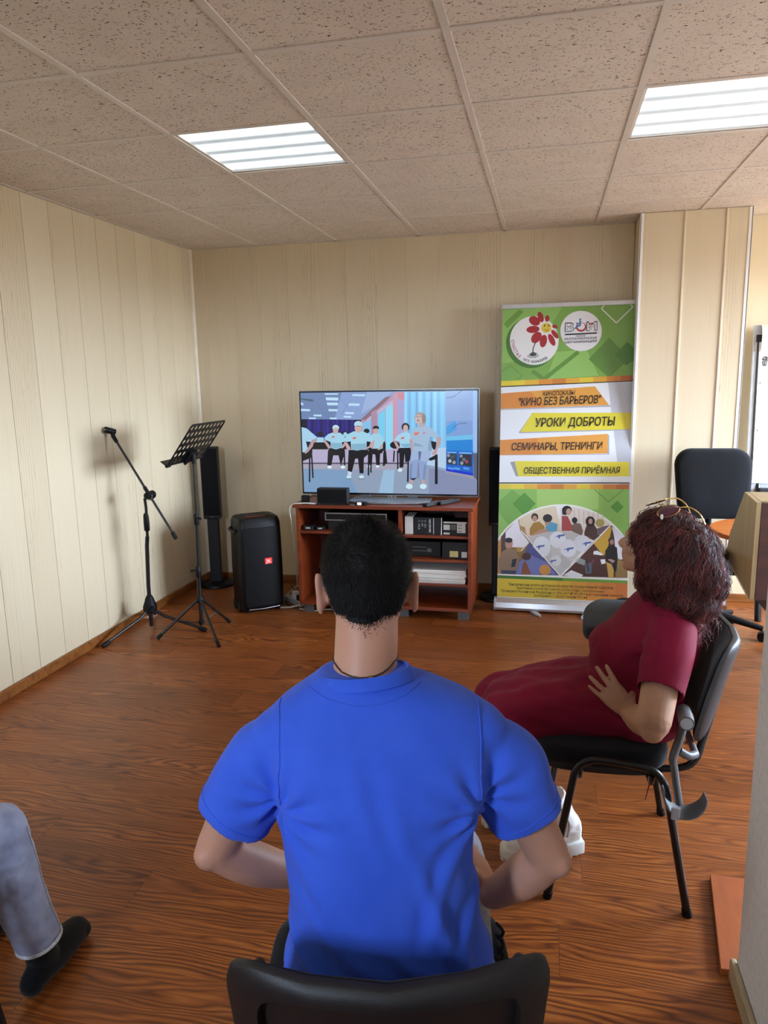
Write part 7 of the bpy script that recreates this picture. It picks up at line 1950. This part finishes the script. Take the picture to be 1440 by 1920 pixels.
    for q_ in range(2200):
        i = random.choice(idx); p = vs[i].copy(); n = ns[i].copy()
        amp = random.uniform(0.003, 0.009); frq = random.uniform(0.55, 1.1); ph = random.uniform(0, 6.28)
        steps = random.randint(9, 15); stepl = random.uniform(0.008, 0.011); pts = []; lift = random.uniform(-0.002, 0.006)
        away = (p - top); away.z = 0
        for k in range(steps):
            fl = Vector((0, 0, -1)) + away * 2.2 + Vector((noise.noise(p * 22 + Vector((q_ * 0.01, 0, 0))), noise.noise(p * 22 + Vector((5, 0, q_ * 0.01))), 0)) * 0.9
            fl = fl - n * fl.dot(n)
            if fl.length < 1e-5: break
            fl.normalize(); sd = fl.cross(n)
            u = k / steps
            pts.append(p + n * (lift + amp * math.cos(frq * k + ph) + 0.006 * u * u * random.uniform(0.2, 1.6)) + sd * amp * 1.4 * math.sin(frq * k + ph))
            p = p + fl * stepl
            h = bv.find_nearest(p)
            if (p + O).z > 0.88: p = h[0]; n = h[1]
        if len(pts) > 4:
            r0 = random.uniform(0.0005, 0.0011)
            st_.tube([Vector(a_) + O for a_ in pts], [r0 * (1 - 0.6 * k / len(pts)) for k in range(len(pts))], 4, cap=False)
    so = st_.build('hair_strands', 'hair_w2', hair, off, angle=0); so['kind'] = 'stuff'
    # sunglasses pushed up on the head
    g = thing('sunglasses', 'tinted sunglasses with gold frame pushed up on the woman\'s hair', 'sunglasses', (3.0, 2.23, 1.16))
    go = (3.0, 2.23, 1.16)
    back = Vector((0.84, -0.53, 0)).normalized(); lat = Vector((-0.53, -0.84, 0)).normalized()
    for k, c0, l2 in ((1, Vector((3.007, 2.212, 1.174)), Vector((0.05, -0.86, -0.50))), (-1, Vector((2.985, 2.290, 1.186)), Vector((-0.05, 0.9, -0.30)))):
        a1 = Vector((0.93, -0.06, 0.34)).normalized(); l2 = (l2 - a1 * l2.dot(a1)).normalized(); nn = a1.cross(l2)
        Rl = Matrix((a1, l2, nn)).transposed()
        MB().ell(c0, (0.031, 0.023, 0.0035), Rl, 24, 8).build('lens', 'lens', g, go)
        MB().tube([c0 + (a1 * 0.032 * math.cos(q) + l2 * 0.024 * math.sin(q)) for q in [2 * PI * j / 24 for j in range(24)]], 0.0012, 6, closed=True).build('rim', 'gold', g, go)
        h0 = c0 + a1 * 0.031
        MB().tube([h0, h0 + Vector((0.028, -0.006 * k, 0.002)), h0 + Vector((0.055, -0.010 * k, -0.016)), h0 + Vector((0.070, -0.012 * k, -0.045))], [0.002, 0.0022, 0.0022, 0.0022], 8, sub=4).build('temple_arm', 'gold', g, go)
        MB().ell(c0 - a1 * 0.022 + l2 * 0.016 + nn * 0.0, (0.0045, 0.0045, 0.008)).build('nose_pad', 'paper', g, go)
    MB().tube([(2.995, 2.236, 1.180), (2.985, 2.250, 1.190), (2.985, 2.266, 1.190)], 0.0016, 6, sub=3).build('bridge', 'gold', g, go)
woman()

# ---------- the person at the left edge, of whom one leg is in view
def left_person():
    O = Vector((1.14, 1.085, 0)); off = tuple(O)
    t = thing('person', 'seated person at the left picture edge in pale grey jeans and black socks', 'person', O)
    hips = Vector((1.14, 1.0, 0.56))
    legs = [((1.225, 1.03, 0.560), (1.340, 1.385, 0.475), (1.380, 1.435, 0.12)), ((1.055, 1.03, 0.560), (1.03, 1.42, 0.475), (1.13, 1.52, 0.12))]
    b = MB(); hc = Vector((1.12, 1.0, 1.27))
    b.ell(hc, (0.073, 0.09, 0.085)); face(b, hc, YA, ZA, XA)
    for s_ in (-1, 1): ear(b, hc + XA * s_ * 0.073 - ZA * 0.03, XA * s_, YA, ZA)
    b.tube([(1.13, 0.98, 1.05), (1.125, 0.985, 1.2)], [0.06, 0.052], 20)
    b.loft([sup_ring((x, y, z), XA, YA, rx, ry) for z, x, y, rx, ry in ((0.52, 1.14, 1.0, 0.13, 0.09), (0.7, 1.14, 0.97, 0.12, 0.085), (0.9, 1.14, 0.965, 0.14, 0.09), (1.02, 1.135, 0.975, 0.125, 0.065), (1.08, 1.13, 0.98, 0.06, 0.05))])
    for s_, w_ in ((1, Vector((1.26, 1.22, 0.63))), (-1, Vector((1.02, 1.22, 0.63)))):
        sh = Vector((1.135 + s_ * 0.135, 0.978, 0.98)); el_ = Vector((1.14 + s_ * 0.21, 1.01, 0.76))
        b.limb([sh, el_], [0.040, 0.036]); b.limb([el_, w_], [0.036, 0.026])
        hand(b, w_, (0, 0.9, -0.25), (0, 0.3, 0.95), (-s_, 0, 0), curls=(0.3,) * 4)
    for h, k, a in legs:
        b.limb([h, k], [0.06, 0.045]); b.limb([k, a], [0.045, 0.032])
    body = organic('body', b, 'skin_m', t, off, 0.006, 4)
    sw = MB()
    sw.loft([sup_ring((x, y, z), XA, YA, rx, ry) for z, x, y, rx, ry in ((0.56, 1.14, 0.995, 0.175, 0.125), (0.66, 1.14, 0.975, 0.17, 0.118), (0.8, 1.14, 0.965, 0.165, 0.115), (0.95, 1.138, 0.97, 0.175, 0.11), (1.03, 1.135, 0.978, 0.165, 0.085), (1.07, 1.13, 0.985, 0.11, 0.07), (1.10, 1.127, 0.988, 0.07, 0.06))])
    for s_ in (1, -1):
        w_ = Vector((1.14 + s_ * 0.12, 1.20, 0.64)); sh = Vector((1.135 + s_ * 0.15, 0.975, 1.0)); el_ = Vector((1.14 + s_ * 0.21, 1.01, 0.76))
        sw.limb([sh, el_], [0.062, 0.05]); sw.limb([el_, w_], [0.05, 0.036])
    organic('sweater', sw, 'dark_knit', t, off, 0.007, 5)
    j = MB()
    j.ell((1.14, 1.0, 0.575), (0.178, 0.13, 0.10))
    for i, (h, k, a) in enumerate(legs):
        j.limb([h, ((h[0] + k[0]) / 2, (h[1] + k[1]) / 2, 0.53), k], [0.088, 0.080, 0.068], 20, 5)
        hh = Vector(k).lerp(Vector(a), 0.96); dd = (Vector(a) - Vector(k)).normalized()
        pts = catmull([tuple(k) + (0.068,), tuple(Vector(k).lerp(Vector(a), 0.45) + Vector((0.0, -0.008, 0))) + (0.063,), tuple(hh) + (0.056,)], 8) + [tuple(hh - dd * 0.004) + (0.050,), tuple(hh - dd * 0.03) + (0.046,)]
        u = (XA - dd * XA.dot(dd)).normalized(); v = dd.cross(u)
        j.loft([sup_ring(p[:3], u, v, p[3], p[3], 2.1, 28) for p in pts])
    def warp(p, n):
        kn = math.exp(-((p.z - 0.44) / 0.06) ** 2)
        return n * (0.006 * kn * noise.noise(Vector((p.x * 8, p.y * 8, p.z * 38))) + 0.004 * noise.noise(Vector((p.x * 14, p.y * 14, p.z * 18))) + 0.002 * noise.noise(Vector((p.x * 40, p.y * 40, p.z * 50))))
    jeans = organic('jeans', j, 'denim', t, off, 0.005, 4, warp)
    for i, (h, k, a) in enumerate(legs):
        hh = Vector(k).lerp(Vector(a), 0.965); dd = (Vector(a) - Vector(k)).normalized(); u = (XA - dd * XA.dot(dd)).normalized(); v = dd.cross(u)
        ring = [hh + (u * math.cos(q) + v * math.sin(q)) * 0.0545 for q in [2 * PI * m / 28 for m in range(28)]]
        MB().tube(ring, 0.0055, 8, closed=True).build('frayed_hem', 'denim_cuff', jeans, off)
        bvj = BVHTree.FromPolygons([q.co[:] for q in jeans.data.vertices], [tuple(p.vertices) for p in jeans.data.polygons])
        seam = []
        for m in range(22):
            p = Vector(k).lerp(Vector(a), -0.02 + 0.96 * m / 21) + Vector((0.08, 0.035, 0)); q = bvj.find_nearest(p - O); seam.append(q[0] + q[1] * 0.001 + O)
        MB().tube(seam, 0.0018, 6).build('side_seam', 'denim_cuff', jeans, off)
        s_ = MB()
        x, y = a[0], a[1]
        dy = 1.0 if i == 0 else 0.9
        s_.tube([(x, y + 0.0, 0.17), (x, y - 0.002, 0.10), (x - 0.002, y + 0.015, 0.06)], [0.040, 0.040, 0.042], 18, sub=4)
        s_.tube([(x - 0.004, y - 0.045, 0.038), (x, y + 0.02, 0.05), (x - 0.004, y + 0.09, 0.043), (x - 0.012, y + 0.155, 0.032), (x - 0.016, y + 0.185, 0.026)], [0.030, 0.042, 0.043, 0.036, 0.020], 20, sub=5)
        s_.ell((x - 0.012, y + 0.158, 0.027), (0.042, 0.035, 0.024)); s_.ell((x - 0.003, y - 0.04, 0.034), (0.032, 0.03, 0.032))
        organic('sock', s_, 'sock', t, off, 0.005, 4)
    hm = MB().ell(hc + Vector((0, -0.012, 0.016)), (0.080, 0.092, 0.084)); organic('hair', hm, 'hair_m', t, off, 0.006, 2, lambda p, n: n * 0.006 * noise.noise(p * 50))
left_person()
